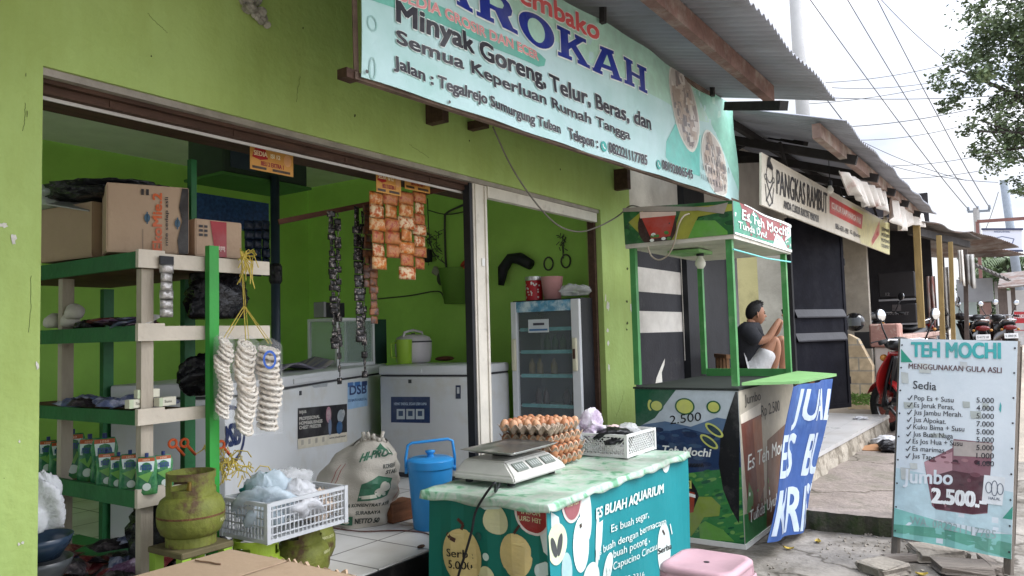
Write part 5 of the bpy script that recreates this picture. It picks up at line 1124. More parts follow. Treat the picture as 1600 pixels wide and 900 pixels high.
r_ = random.Random(8)
for k in range(9): packet((1.86 + r_.uniform(0, .2), 3.3 + .04 * k, 1.592 + .004 * k), .1, .14, .014, m_pp[k % 4], (r_.uniform(-.2, .2), r_.uniform(-.2, .2), r_.random() * 6), 'purple snack packet scattered on the second shelf', 'packets on the second shelf')
packet((1.92, 3.24, 1.615), .05, .13, .004, mat('white_tag', (.65, .63, .6), .6), (.35, .1, -1.1), 'white paper tag leaning over the second shelf edge')
for k in range(12): packet((1.86 + r_.uniform(0, .2), 3.32 + .055 * k, 1.228 + .004 * (k % 5)), .11, .16, .024, m_pp[(k * 2 + 1) % 4 if k % 3 else 1], (r_.uniform(-.25, .25), r_.uniform(-.25, .25), r_.random() * 6), 'blue and lilac packet heaped on the third shelf', 'packets on the third shelf')
for k in range(34): packet((1.80 + r_.uniform(-.12, .3), 3.1 + r_.uniform(-.1, .8), .45 + .012 * (k % 9)), .13, .19, .03, m_pp[[0, 2, 3, 3, 2, 1][k % 6]], (r_.uniform(-.35, .35), r_.uniform(-.35, .35), r_.random() * 6), 'dark packet in the pile under the rack', 'packets piled under the rack')
m_box = mat('cream_small_box', (.6, .58, .47), .6, .06, 10)
for k, (x, y, z, rz, l) in enumerate([(1.86, 3.235, 1.232, .1, 'small cream box at the corner of the third shelf'), (1.97, 3.205, 1.232, .25, 'small cream box second from the third shelf corner'), (1.90, 3.23, 1.272, -.05, 'small white box stacked on the third shelf corner')]):
    t = thing('small_box', l, 'box', (x, y, z), rz); B().b2((-.05, -.016, 0), (.05, .016, .038), .002).o('box', m_box, t)
    S = Sheet((-.05, -.0165, 0), (.05, -.0165, 0), (.05, -.0165, .038), (-.05, -.0165, .038)); S.text('Susu', .03, .014, .07, .026, srgb(60, 60, 50), 1, .02); S.rect(0, 0, .02, .038, srgb(180, 190, 160), 1); S.build('box_print', t, world=False, lay=.0006)
# detergent pouches
m_film = mat('green_pouch_film', (.03, .16, .07), .25, .3, 10, .3, 30, c2=(.1, .3, .1), th=.55, s2=10)
def pouch_proto(s):
    b = B()
    def f(a, c):
        th = 2 * pi * a; w_ = (.5 - .12 * max(0, c - .75) * 4) * (1 + .06 * sin(c * 9)); th_ = .19 * (1 - c) ** .7 * (.4 + .6 * min(1, c * 8 + .5)) + .012; ct_, st_ = cos(th), sin(th)
        return V((w_ * .54 * abs(ct_) ** .7 * (1 if ct_ > 0 else -1), th_ * st_, c)) * s
    b.grid(f, 24, 12, closed_u=True); b.face([f(k / 24, 0) for k in range(24)]); b.face([f(k / 24, 1) for k in range(24)]); return b
pm = {}
def pouch(label, p, s, rz, bottle=False):
    t = thing('detergent_pouch', label, 'pouch', p, rz, 'detergent pouches on the fourth shelf')
    pouch_proto(s).o('film', m_film, t, smooth=True, autosm=60)
    S = Sheet((-.24 * s, -.2 * s, .05 * s), (.24 * s, -.2 * s, .05 * s), (.21 * s, -.035 * s, .97 * s), (-.21 * s, -.035 * s, .97 * s)); w, h = S.w, S.h
    S.rect(w * .02, h * .9, w * .98, h, srgb(176, 84, 40), 1); S.poly([(w * .02, h * .9), (w * .98, h * .9), (w * .9, h * .6), (w * .1, h * .62)], srgb(206, 222, 216), 1); S.text('nana', w * .18, h * .66, w * .84, h * .8, srgb(34, 60, 130), 3, .012); S.text('1050', w * .3, h * .92, w * .7, h * .97, srgb(240, 214, 180), 3, .0)
    S.poly([(w * .06, h * .5), (w * .9, h * .62), (w * .6, h * .3)], srgb(104, 158, 74), 2); S.ell(w * .55, h * .18, w * .22, w * .22, srgb(196, 208, 200), 2)
    S.build('pouch_print', t, world=False, lay=.0008)
    B().cyl((0, 0, .99 * s), (0, 0, 1.1 * s), .05 * s, n=10).o('cap', mat('navy_cap', (.02, .04, .14), .4), t)
zs = .865
for (u, v, s, rz, l) in [(113, 748, .215, -.5, 'tallest detergent pouch near the left of the fourth shelf'), (163, 742, .21, -.4, 'tall detergent pouch behind the row of small ones'), (140, 742, .2, -.9, 'shaded detergent pouch between the two tall ones'), (92, 744, .17, -.2, 'small dark detergent pouch left of the tallest one'), (75, 744, .17, -.7, 'small dark detergent pouch at the left end')]:
    p = at(u, v, Z=zs); p = V((min(2.1, max(1.9, RX + .1)), at(u, v, X=RX + .1).y, zs)); pouch(l, p, s, rz)
for k, (u, l) in enumerate([(166, 'first small detergent pouch from the left in the front row'), (185, 'second small detergent pouch in the front row'), (203, 'third small detergent pouch in the front row'), (229, 'small detergent pouch at the rack corner'), (253, 'last small detergent pouch beside the gas cylinder')]):
    p = V((RX + .045, at(u, 765, X=RX + .045).y, zs)) if u < 235 else V((1.97, 3.22, zs)); pouch(l, p, .155 * (1, .96, 1.05, 1.02, .98)[k], -.6 + (.12, -.2, .1, -.05, .25)[k])
# strip of silver sachets on the top shelf, black bags behind
def strip(label, u, v0, v1, Y, w_, n, mts, seed, cols=1, tilt=0., group=None, name='sachet_strip', twist=.25, puff=.014):
    r_ = random.Random(seed); top, bot = at(u, v0, Y=Y), at(u, v1, Y=Y); H = top.z - bot.z; hh_ = H / n; t = thing(name, label, 'sachet strip', (top.x, Y, top.z), 0, group); b = B()
    for j in range(n):
        for i in range(cols):
            tw = r_.uniform(-twist, twist); dx = tilt * (j / n); x0 = (i - cols / 2) * w_ + dx; b.m(r_.randrange(len(mts)) if len(mts) > 2 else (1 if False else 0))
            def f(a, c):
                e = (1 - abs(2 * a - 1) ** 4) * (1 - abs(2 * c - 1) ** 4); x_, y_ = (a - .5) * w_, -puff * e * (1 + .3 * sin(a * 13 + c * 9 + j)) ; return (x0 + w_ / 2 + x_ * cos(tw), y_ + x_ * sin(tw), -hh_ * (j + c) + .003 * sin(j * 3 + i))
            b.grid(f, 6, 6)
    b.o('sachets', mts, t, smooth=True, solid=.002)
    return t, H, hh_
m_sil = mat('silver_sachet', (.42, .4, .38), .3, .3, 20, .5, 40, metal=.5)
t, H, hh_ = strip('silver sachet strip hanging from the top rack shelf', 260, 413, 496, RY - .02, .06, 6, [m_sil], 1); B().b2((-.032, -.006, 0), (.032, .004, .036)).o('header', m_black, t)
bag('plastic_bag', 'black bag with white label on the right of the second shelf', 'bag', (2.37, 3.4, 1.73), .14, (1, .9, 1), m_kbag, 41); p = at(367, 471, Y=3.25); B().b2((p.x - .025, 3.262, p.z - .012), (p.x + .025, 3.268, p.z + .012))
bag('plastic_bag', 'black bag on the third level behind the green post', 'bag', (2.3, 3.4, 1.33), .11, (1, .9, 1), m_kbag, 42); bag('plastic_bag', 'heap of dark bags on the floor behind the gas cylinder', 'bag', (2.2, 3.5, .62), .2, (1, 1, 1), m_kbag, 43)
# ---------------------------------------------------------------- cracker coils hanging from yellow raffia
m_coil = mat('rice_cracker', (.72, .64, .53), .75, .15, 30, .6, 120, c2=(.8, .75, .66), th=.5, s2=20)
def coil_string(label, u, v0, v1, Y, rad, n, tiltx, seed, skew=1.):
    top, bot = at(u, v0, Y=Y), at(u, v1, Y=Y); t = thing('cracker_string', label, 'crackers', top, 0, 'strings of coiled crackers'); H = top.z - bot.z; r_ = random.Random(seed); b = B()
    for k in range(n):
        z = -rad * .6 - (H - rad * 1.2) * k / (n - 1); R_ = rad * (.86 + .14 * sin(pi * min(1, (k + 1) / n * 1.2))); a0 = r_.random() * 6; c = V((.012 * sin(k * .7 + seed), r_.uniform(-.006, .006), z)); E_ = Euler((tiltx + r_.uniform(-.05, .05), .32 * skew + r_.uniform(-.06, .06), 0)).to_matrix()
        for rr_ in (R_ * .84, R_ * .5, R_ * .2):
            pts = [c + E_ @ V((rr_ * cos(q) * 1, rr_ * sin(q), .0025 * sin(q * 9 + a0))) for q in [2 * pi * j / 22 for j in range(22)]]; b.tube(pts, R_ * .15, 6, True)
    b.o('coils', m_coil, t, smooth=True)
    b = B(); b.grid(lambda a, c: (rad * 1.02 * cos(2 * pi * a) * (1 + .05 * sin(a * 40 + c * 9)) * (1 - .7 * max(0, .06 - c) / .06), rad * 1.02 * sin(2 * pi * a) * (1 - .7 * max(0, .06 - c) / .06), .02 - (H + .02) * c), 28, 14, closed_u=True); b.o('film_bag', mat('clear_film', (.85, .85, .85), .12, .03, 5, .6, 30, alpha=.1), t, smooth=True)
    return t
CY = RY - .12
coil_string('leftmost string of coiled white crackers beside the green post', 350, 525, 655, CY, .045, 16, .6, 1, 1.5); coil_string('middle string of coiled white crackers', 384, 530, 680, CY, .06, 15, .8, 2); coil_string('rightmost string of coiled crackers with a blue mark', 420, 535, 678, CY - .02, .062, 14, .35, 3, .2)
p = at(421, 562, Y=CY - .09); B_ = B(); S = Sheet(at(410, 578, Y=CY - .09), at(432, 578, Y=CY - .09), at(432, 546, Y=CY - .09), at(410, 546, Y=CY - .09)); S.ring(S.w / 2, S.h / 2, S.w * .48, S.h * .46, .012, srgb(50, 90, 170), 1); tag(S.build('blue_stamp', None), 'blue ring stamp on the rightmost cracker bag', 'label')
m_raf = mat('yellow_raffia', (.55, .42, .08), .5, .2, 8); b = B(); k0 = at(377, 401, Y=RY - .03)
for k in range(26):
    e = k0 + V((r_.uniform(-.06, .07), r_.uniform(-.04, .0), r_.uniform(-.16, .02))); b.tube([k0, (k0 + e) / 2 + V((r_.uniform(-.03, .03), -.02, .03)), e], .0025, 4)
for (u, v) in [(350, 527), (384, 532), (420, 537)]: b.tube([k0, at(381, 478, Y=RY - .06), at(u, v, Y=CY)], .0025, 4); b.tube([k0 + V((.004, 0, 0)), at(384, 480, Y=RY - .06), at(u + 5, v, Y=CY)], .002, 4)
tag(b.o('raffia_tie', m_raf), 'yellow raffia bow tied over the top white rack board', 'string')
b = B(); c0 = at(356, 730, Y=3.2)
for k in range(60): p = c0 + V((r_.gauss(0, .05), r_.gauss(0, .03), r_.gauss(0, .03))); q = p + V((r_.gauss(0, .05), r_.gauss(0, .03), r_.gauss(-.01, .02))); b.tube([p, p * .7 + q * .3 + V((0, 0, .03)), p * .3 + q * .7 + V((.01, 0, .025)), q], .0028, 4)
tag(b.o('raffia_bundle', m_raf), 'tangled yellow raffia bundle beside the crate', 'bundle')
# orange handled ladles lying by the post
for k, (u, v, l) in enumerate([(270, 693, 'orange handled tool at the left behind the gas cylinder'), (288, 692, 'middle orange handled tool behind the gas cylinder'), (345, 695, 'orange handled tool right of the green post')]):
    p = at(u, v, Y=3.3); b = B(); b.tube([p + V((.019 * cos(q), .0, .018 * sin(q))) for q in [2 * pi * j / 14 for j in range(14)]], .0065, 7, True); b.tube([p + V((.015, 0, -.013)), p + V((.07, .02, -.065))], .007, 6); tag(b.o('kitchen_tool', mat('orange_plastic', (.7, .12, .03), .4), smooth=True), l, 'tool', 'orange handled tools')
# ---------------------------------------------------------------- gas cylinders
m_lpg = mat('olive_gas_paint', (.15, .165, .03), .6, .3, 9, .3, 40, c2=(.085, .05, .025), th=.55, soft=.06, s2=7); m_lpg2 = mat('bright_gas_paint', (.3, .42, .04), .45, .12, 6, .15, 30, c2=(.12, .13, .05), th=.66, s2=5); m_rust = mat('rusty_weld', (.12, .055, .025), .85, .4, 16, .4, 60)
def gas(label, loc, rz, mt, sc_=1., txt=True):
    t = thing('gas_cylinder', label, 'gas cylinder', loc, rz, 'small green gas cylinders'); s = sc_
    prof = [(.04, .026), (.085, .03), (.117, .05), (.132, .085), (.134, .118)]; prof2 = [(.134, .126), (.133, .15), (.12, .184), (.09, .206), (.05, .215), (0, .217)]
    B().lathe([(r * s, z * s) for r, z in [(0, .024)] + prof + prof2], n=36).o('body', mt, t, smooth=True)
    B().lathe([(r * s, z * s) for r, z in [(.1325, .116), (.1345, .119), (.1345, .126), (.1325, .129)]], n=36).o('weld_band', m_rust if txt else mt, t)
    b = B(); b.lathe([(r * s, z * s) for r, z in [(.1, 0), (.1, .036), (.095, .04), (.095, .002), (.1, 0)]], n=32); b.o('foot_ring', mt, t)
    b = B(); n = 48
    for k in range(n):                       # collar: a band with three hand holes
        a0, a1 = 2 * pi * k / n, 2 * pi * (k + 1) / n; hole = (k % 16) in (3, 4, 5, 6, 7, 8, 9)
        for z0, z1, on in ((.20, .228, True), (.228, .268, not hole), (.268, .295, True)):
            if on:
                for r0, r1 in ((.098, .094),): 
                    q = [(r0 * cos(a0) * s, r0 * sin(a0) * s, z0 * s), (r0 * cos(a1) * s, r0 * sin(a1) * s, z0 * s), (r0 * cos(a1) * s, r0 * sin(a1) * s, z1 * s), (r0 * cos(a0) * s, r0 * sin(a0) * s, z1 * s)]; b.face(q)
    bmesh.ops.remove_doubles(b.bm, verts=b.bm.verts, dist=1e-4); b.o('collar', mt, t, solid=.006, soff=-1)
    B().cyl((0, 0, .21 * s), (0, 0, .25 * s), .02 * s, .014 * s).o('valve', mat('brass', (.5, .33, .1), .4, metal=.8), t)
    class GS(Sheet):
        def __init__(g): g.w, g.h, g.items, g.warp, g.seg = .16, .02, [], True, .02; g.n = V((0, -1, 0))
        def P(g, x, y, off=0.): th = -pi / 2 + (x - .08) / .133; return V(((.1335 + off) * cos(th) * s, (.1335 + off) * sin(th) * s, (.088 + y) * s if txt else (.15 + y) * s))
    g = GS(); g.text('HANYA UNTUK' if not txt else 'M.A.S.P.I.N', .035, .002, .125, .017, srgb(196, 196, 150), 1, .02); g.build('stencil', t, world=False, lay=.0015)
    return t
stl = thing('green_stand', 'low lime green wooden stand carrying the olive gas cylinder', 'stand', (1.93, 2.95, .35)); m_lime = mat('lime_stand_paint', (.28, .45, .05), .5, .12, 5)
B().b2((-.12, -.12, .3), (.12, .12, .325), .004).o('top', mat('dark_stand_top', (.12, .1, .05), .7, .3, 8), stl)
for x in (-.095, .095):
    for y in (-.095, .095): B().b2((x - .02, y - .02, 0), (x + .02, y + .02, .299)).o('leg', m_lime, stl)
gas('rusty olive gas cylinder raised on a lime green stand', (1.93, 2.95, .676), .75, m_lpg, 1.0); bpy.data.objects
gas('bright green gas cylinder under the left of the milky crate', (2.20, 2.88, .352), .4, m_lpg2, 1.0, False); gas('dusty olive gas cylinder under the right of the milky crate', (2.50, 2.94, .352), .5, m_lpg, 1.0, False); gas('olive gas cylinder farthest right behind the others', (2.72, 3.14, .352), .1, m_lpg, 1.0, False)
# ---------------------------------------------------------------- milky crate of bags
CRZ = .352 + .297
cr = crate('plastic_crate', 'milky white crate of plastic bags set on gas cylinders', 'crate', (2.36, 2.88, CRZ), 0., .44, .31, .17, mat('milky_crate_plastic', (.58, .6, .62), .35, .08, 8, alpha=.72), .022, False)
bag('plastic_bag', 'pale bluish white bag bulging from the milky crate', 'bag', (2.24, 2.86, CRZ + .13), .105, (1, 1, 1.0), mat('bluish_bag', (.55, .65, .72), .18, .06, 6, .9, 14, alpha=.62), 61, .4); bag('plastic_bag', 'white plastic bag in the middle of the milky crate', 'bag', (2.36, 2.8, CRZ + .12), .09, (1.1, 1, .9), m_wbag, 62, .45)
bag('plastic_bag', 'clear bag lying over the back of the milky crate', 'bag', (2.40, 2.95, CRZ + .17), .11, (1.2, .9, .7), m_pbag, 63, .5); bag('plastic_bag', 'bag of small beige crackers at the crate right end', 'bag', (2.5, 2.82, CRZ + .075), .075, (1, 1, .9), mat('beige_crackers', (.5, .4, .32), .8, .4, 40, .8, 60), 64, .4); bag('plastic_bag', 'dark teal bag folded at the back of the milky crate', 'bag', (2.33, 2.99, CRZ + .18), .07, (1.5, .5, .8), mat('teal_bag', (.02, .19, .16), .35, .2, 8, .5, 20), 65, .4)
# bowls at the far left
for k, (z, l, mt) in enumerate([(.62, 'upper dark blue bowl at the left wall edge', mat('navy_enamel', (.02, .035, .06), .25)), (.50, 'lower dark grey bowl at the left wall edge', mat('grey_enamel', (.05, .055, .06), .3))]):
    p = at(58, 838 + 36 * k, Y=3.24); b = B(); b.lathe([(.05, -.09), (.08, -.085), (.115, -.03), (.125, 0), (.121, 0), (.11, -.03), (.075, -.08), (0, -.082)], n=28); o = b.o('enamel_bowl', mt, smooth=True, base=(0, 0, 0)); o.location = p; tag(o, l, 'bowl')
bag('plastic_bag', 'white plastic bag hanging at the left wall edge', 'bag', at(62, 790, Y=3.22), .1, (.75, .7, 1.25), m_wbag, 66, .35)
# ---------------------------------------------------------------- sack, water jug, timber block
sx_, sy_ = 3.56, 3.66
m_sack = mat('woven_sack', (.5, .46, .39), .85, .08, 6, .35, 160, c2=(.4, .36, .29), th=.6, s2=3)
sk_ = thing('feed_sack', 'cream woven feed sack with green printing slumped on the tiles', 'sack', (sx_, sy_, .352))
fr = atan2(-sy_, -sx_)
def sack(a, c, off=0.):
    th = fr + 2 * pi * (a - .5); r = .255 * (1 + .10 * sin(3 * th + 1) + .05 * sin(7 * th + 9 * c)) * (.8 + .25 * sin(pi * min(1, c * 1.05 + .12))) * (1 - .42 * max(0, c - .86) / .14)
    r *= 1 + .03 * sin(c * 31 + 5 * a * 6.28); z = .5 * c + .03 * sin(2 * th) * c; lean = .09 * c * c
    return V(((r + off) * cos(th) + .05 * c, (r + off) * sin(th) - lean, z + (off * .2)))
b = B(); b.grid(lambda a, c: sack(a, c), 56, 30, closed_u=True); b.face([sack(k / 56, 0) for k in range(56)]); b.face([sack(k / 56, 1) + V((0, 0, -.012)) for k in range(56)]); b.o('woven_bag', m_sack, sk_, smooth=True)
bag_top = B(); 
for k in range(9):
    a = .42 + k / 40; p = sack(a, .985); bag_top.tube([p, p + V((.02 * cos(k), .02 * sin(k), .03 + .03 * sin(k * 2.3)))], .012, 5)
bag_top.o('gathered_neck', m_sack, sk_, smooth=True)
class SS(Sheet):
    def __init__(g): g.w, g.h, g.items, g.warp, g.seg = .62, .53, [], True, .03; g.n = V((cos(fr), sin(fr), 0))
    def P(g, x, y, off=0.): return sack(.5 + (x - .31) / (2 * pi * .24), y / .53, off + .002)
g = SS(); gk = srgb(54, 104, 78); gd = srgb(60, 66, 60)
g.text('HI-PRO-V', .27, .40, .5, .445, gk, 1, .05, shear=.2, p2=(.5, .45)); g.text('KONSENTRAT', .42, .36, .56, .385, gd, 1, .03, p2=(.56, .38)); g.text('STARTER', .44, .325, .55, .35, gd, 1, .03, p2=(.55, .345))
g.poly([(.30, .165), (.47, .19), (.49, .30), (.40, .315), (.31, .27)], gk, 1); g.ell(.44, .25, .035, .03, srgb(200, 196, 180), 2); g.ell(.41, .22, .03, .025, srgb(200, 196, 180), 2); g.line([(.32, .19), (.45, .205)], .02, srgb(190, 190, 170), 2)
g.text('TELUR KONSENTRAT AYAM', .2, .125, .48, .145, gd, 1, .03, p2=(.48, .14)); g.text('SURABAYA', .3, .085, .43, .105, gd, 1, .03); g.rect(.2, .02, .285, .075, gk, 1); g.text('NETTO 50', .30, .028, .43, .06, gd, 1, .04); g.ell(.243, .045, .028, .018, srgb(210, 206, 190), 2); g.poly([(.36, .47), (.44, .475), (.40, .51)], gk, 1)
for x in (.1, .13, .55): g.line([(x, .0), (x + .01, .4)], .005, srgb(150, 60, 60), 1)
g.build('sack_print', sk_, world=False, lay=.001)
m_jb = mat('sky_blue_plastic', (.035, .27, .62), .32, .06, 5, .04, 30, c2=(.03, .21, .5), th=.65, s2=3)
jx = at(674, 800, Y=3.1); jg = thing('water_jug', 'sky blue insulated water jug with handle and knob lid', 'jug', (jx.x, 3.1, .352), fr + pi / 2)
b = B(); n = 48
def jr(a, z): r = .108 + .028 * z / .36; return r * (1 + (.012 if int(a * n) % 4 == 0 and z < .34 else 0))
b.grid(lambda a, c: (jr(a, .36 * c) * cos(2 * pi * a), jr(a, .36 * c) * sin(2 * pi * a), .36 * c), n, 10, closed_u=True); b.face([(jr(k / n, 0) * cos(2 * pi * k / n), jr(k / n, 0) * sin(2 * pi * k / n), 0) for k in range(n)]); b.o('body', m_jb, jg, smooth=True)
B().lathe([(.136, .36), (.143, .362), (.143, .405), (.138, .412), (.12, .42), (0, .424)], n=40).o('lid', m_jb, jg, smooth=True, autosm=35)
B().lathe([(.022, .42), (.018, .44), (.03, .452), (.032, .462), (0, .466)], n=20).o('knob', m_jb, jg, smooth=True)
B().tube([(-.148, 0, .33), (-.15, 0, .42), (-.135, 0, .50), (-.11, -.0, .512), (.11, 0, .525), (.138, 0, .512), (.15, 0, .42), (.148, 0, .33)], .009, 8).o('handle', m_jb, jg, smooth=True)
for s_ in (-1, 1): B().cyl((s_ * .138, 0, .35), (s_ * .155, 0, .35), .016).o('handle_pivot', m_jb, jg)
bp = at(640, 815, Z=.352); o = B().box((0, 0, .062), (.2, .13, .12), None, .006).o('timber_block', mat('reddish_timber', (.19, .075, .035), .6, .35, 5, .2, 30, stretch=(1, 6, 6)), base=(0, 0, 0)); o.location = (bp.x, bp.y + .1, .352); o.rotation_euler = (0, 0, -.1); tag(o, 'reddish brown timber block on the tiles beside the jug', 'wood block')
cable('floor_cord', 'thin brown cord lying across the white tiles', [at(510, 823, Z=.357), at(560, 830, Z=.357), at(620, 829, Z=.357), at(660, 832, Z=.357), at(680, 840, Z=.357)], .004, mat('brown_cord', (.12, .05, .04), .6))
p = at(658, 856, Z=.356); o = B().sph((0, 0, .008), .03, (1, .5, .3), 8).o('dead_leaf', m_wood_dk, base=(0, 0, 0)); o.location = p; tag(o, 'small dark dead leaf on the tile edge', 'leaf')
# ---------------------------------------------------------------- chest freezers
m_fz = mat('freezer_enamel', (.6, .61, .61), .35, .04, 3, c2=(.55, .53, .48), th=.6, soft=.1, s2=3.5); m_lid = mat('freezer_lid', (.58, .59, .6), .3, .05, 3); m_gk = mat('rubber_gasket', (.05, .05, .055), .7)
ZT = 1.235
def freezer(label, A, Bp, depth):
    A, Bp = V((A.x, A.y, 0)), V((Bp.x, Bp.y, 0)); d_ = (Bp - A); L_ = d_.length; rz = atan2(d_.y, d_.x); t = thing('chest_freezer', label, 'freezer', (A.x, A.y, .352), rz); hz = ZT - .352
    B().b2((0, 0, .04), (L_, depth, hz - .05), .012, 2).o('cabinet', m_fz, t, smooth=True, autosm=40); B().b2((.02, .02, 0), (L_ - .02, depth, .039)).o('plinth', m_gk, t)
    B().b2((.008, .008, hz - .049), (L_ - .008, depth, hz - .036)).o('gasket', m_gk, t); B().b2((-.005, -.012, hz - .035), (L_ + .005, depth, hz + .04), .015, 2).o('lid', m_lid, t, smooth=True, autosm=40)
    B().b2((L_ * .3, -.026, hz - .02), (L_ * .5, -.0115, hz + .015), .004).o('handle', m_lid, t)
    B().box((L_ * .35, -.002, hz - .09), (.03, .006, .03)).o('lock', m_gk, t)
    S = Sheet(*[V((A.x, A.y, 0)) + Matrix.Rotation(rz, 3, 'Z') @ V(p) + V((0, 0, .352)) for p in ((0, -.001, .04), (L_, -.001, .04), (L_, -.001, hz - .05), (0, -.001, hz - .05))]); return t, S
a1, b1 = at(438, 598, Z=ZT), at(602, 575, Z=ZT); dd = (b1 - a1).normalized(); A1 = a1 - dd * ((a1.x - 2.70) / dd.x)
f1, S = freezer('white chest freezer with a black poster and blue letters', A1, b1, .72)
blk2, gry, blu = srgb(34, 32, 34), srgb(196, 192, 182), srgb(40, 74, 140)
S.ppoly([(465, 638), (542, 631), (542, 690), (465, 702)], blk2, 1); S.ppoly([(465, 686), (542, 675), (542, 690), (465, 702)], srgb(206, 198, 178), 2)
S.ptext('aqua', (467, 646), (478, 645), 4, gry, 3, .03); S.ptext('PROFESSIONAL', (467, 657), (499, 653), 5, gry, 3, .06); S.ptext('HOME&BUSINESS', (467, 664), (503, 660), 5, gry, 3, .06); S.ptext('CHEST FREEZER', (467, 671), (501, 667), 5, gry, 3, .06)
for (u, v, rx, ry, c) in [(513, 648, .05, .06, (176, 130, 140)), (513, 648, .035, .04, (200, 180, 180)), (532, 650, .07, .05, (150, 156, 160)), (530, 668, .06, .05, (52, 90, 130)), (515, 666, .03, .07, (110, 124, 146)), (536, 646, .03, .03, (190, 190, 190))]: x, y = S.uv(u, v); S.ell(x, y, rx, ry, srgb(*c), 3)
for k in range(4): x, y = S.uv(470 + k * 11, 696 - k * 1.7); S.rect(x, y, x + .04, y + .035, srgb(170, 164, 150), 3)
S.ptext('www.chestfreezer', (514, 686), (540, 682), 3, blk2, 3, .04)
S.ppoly([(543, 598), (574, 596), (574, 634), (543, 640)], srgb(150, 184, 216), 1); S.ptext('DSB', (546, 617), (572, 614), 14, srgb(36, 54, 110), 3, .05); S.ptext('ES BATU KRISTAL', (544, 628), (573, 625), 4, srgb(50, 80, 130), 3, .03)
for k, c in enumerate([(60, 110, 170), (60, 110, 170), (34, 56, 110)]): S.ppoly([(543 + k * 11, 598 - k), (551 + k * 11, 597 - k), (551 + k * 11, 604 - k), (543 + k * 11, 605 - k)], srgb(*c), 3)
x, y = S.uv(360, 680); S.ring(x, y, .17, .17, .025, srgb(30, 44, 84), 1); S.text('DSB', x - .11, y - .06, x + .11, y + .06, srgb(30, 44, 84), 2, .06); S.ppoly([(486, 601), (512, 598), (511, 604), (490, 606)], srgb(160, 164, 166), 1)
S.build('front_stickers', f1, lay=.001)
f2, S = freezer('plain white chest freezer with a navy sticker against the side wall', V((4.80, 4.63, 0)), V((4.875, 3.72, 0)), .62)
S.ppoly([(611, 620), (672, 620), (672, 661), (611, 660)], srgb(32, 52, 92), 1); S.ptext('HEMAT ENERGI, SEGAR LEBIH LAMA', (616, 633), (667, 633), 4, srgb(180, 196, 214), 2, .03)
for k in range(3): S.ppoly([(620 + k * 15, 639), (633 + k * 15, 639), (633 + k * 15, 655), (620 + k * 15, 655)], srgb(186, 196, 200), 2); S.ppoly([(623 + k * 15, 642), (630 + k * 15, 642), (630 + k * 15, 650), (623 + k * 15, 650)], srgb(60, 80, 110), 3)
S.ppoly([(712, 602), (720, 602), (720, 623), (712, 623)], srgb(52, 60, 84), 1); S.ppoly([(714, 605), (718, 605), (718, 615), (714, 615)], srgb(196, 200, 200), 2)
S.build('front_stickers', f2, lay=.001)
# ---------------------------------------------------------------- glass case, cooker and small things on the freezers
m_alu = mat('white_aluminium', (.62, .63, .64), .4, .05); m_glass = mat('dim_green_glass', (.5, .62, .56), .05, .02, 3, alpha=.22, spec=.6)
g0 = at(527, 573, Z=ZT + .04); g1 = at(583, 560, Y=g0.y); gl = g1.x - g0.x; gdp = at(484, 560, X=g0.x).y - g0.y; gzh = at(527, 497, X=g0.x).z - ZT - .04
case = thing('glass_case', 'white framed glass display case on the chest freezer', 'display case', (g0.x, g0.y, ZT + .042), 0.)
for x in (0, gl):
    for y in (0, gdp): B().b2((x - .012, y - .012, 0), (x + .012, y + .012, gzh)).o('frame_post', m_alu, case)
b = B()
for z in (.012, gzh - .012):
    for y in (0, gdp): b.b2((.012, y - .012, z - .012), (gl - .012, y + .012, z + .012))
    for x in (0, gl): b.b2((x - .012, .012, z - .012), (x + .012, gdp - .012, z + .012))
b.o('frame_rails', m_alu, case); b = B(); b.b2((.012, -.002, .024), (gl - .012, .002, gzh - .024)); b.b2((.012, gdp - .002, .024), (gl - .012, gdp + .002, gzh - .024)); b.b2((-.002, .012, .024), (.002, gdp - .012, gzh - .024)); b.b2((gl - .002, .012, .024), (gl + .002, gdp - .012, gzh - .024)); b.o('glass_panes', m_glass, case); B().b2((.01, .01, gzh), (gl - .01, gdp - .01, gzh + .004)).o('glass_top', m_glass, case)
B().b2((gl + .013, .02, .0), (gl + .2, gdp, gzh - .01)).o('dark_back_panel', mat('dark_green_glass', (.02, .05, .035), .15), case)
trf = thing('small_appliance', 'small dark appliance standing on the glass case', 'appliance', (g0.x + gl * .2, g0.y + gdp * .5, ZT + .052 + gzh), 0.); B().b2((-.1, -.06, 0), (.12, .08, .13), .006).o('body', m_black, trf); B().b2((-.13, -.062, .0), (-.1, .07, .135), .004).o('grille', mat('grey_grille', (.25, .25, .26), .5), trf)
cz = ZT + .042
cx = at(632, 568, Z=cz); ck = thing('rice_cooker', 'pale grey rice cooker on the freezer beside the wall', 'rice cooker', (cx.x + .17, cx.y + .04, cz)); m_ck = mat('pearl_plastic', (.5, .47, .48), .35, .05)
B().lathe([(.13, 0), (.155, .01), (.165, .06), (.17, .16), (.168, .2), (.15, .235), (.1, .255), (.03, .262), (0, .262)], n=36).o('body', m_ck, ck, smooth=True); B().lathe([(.1705, .186), (.1725, .19), (.1725, .198), (.169, .2)], n=36).o('lid_seam', m_gk, ck); B().tube([(-.15, 0, .2), (-.12, 0, .28), (0, 0, .3), (.12, 0, .28), (.15, 0, .2)], .012, 8).o('handle', m_ck, ck, smooth=True)
b = B(); b.cyl((0, 0, .262), (0, 0, .272), .018); b.o('steam_vent', m_gk, ck)
mg = thing('plastic_pitcher', 'lime green plastic pitcher before the rice cooker', 'pitcher', (cx.x, cx.y, cz)); m_mg = mat('lime_plastic', (.27, .44, .04), .35, .04)
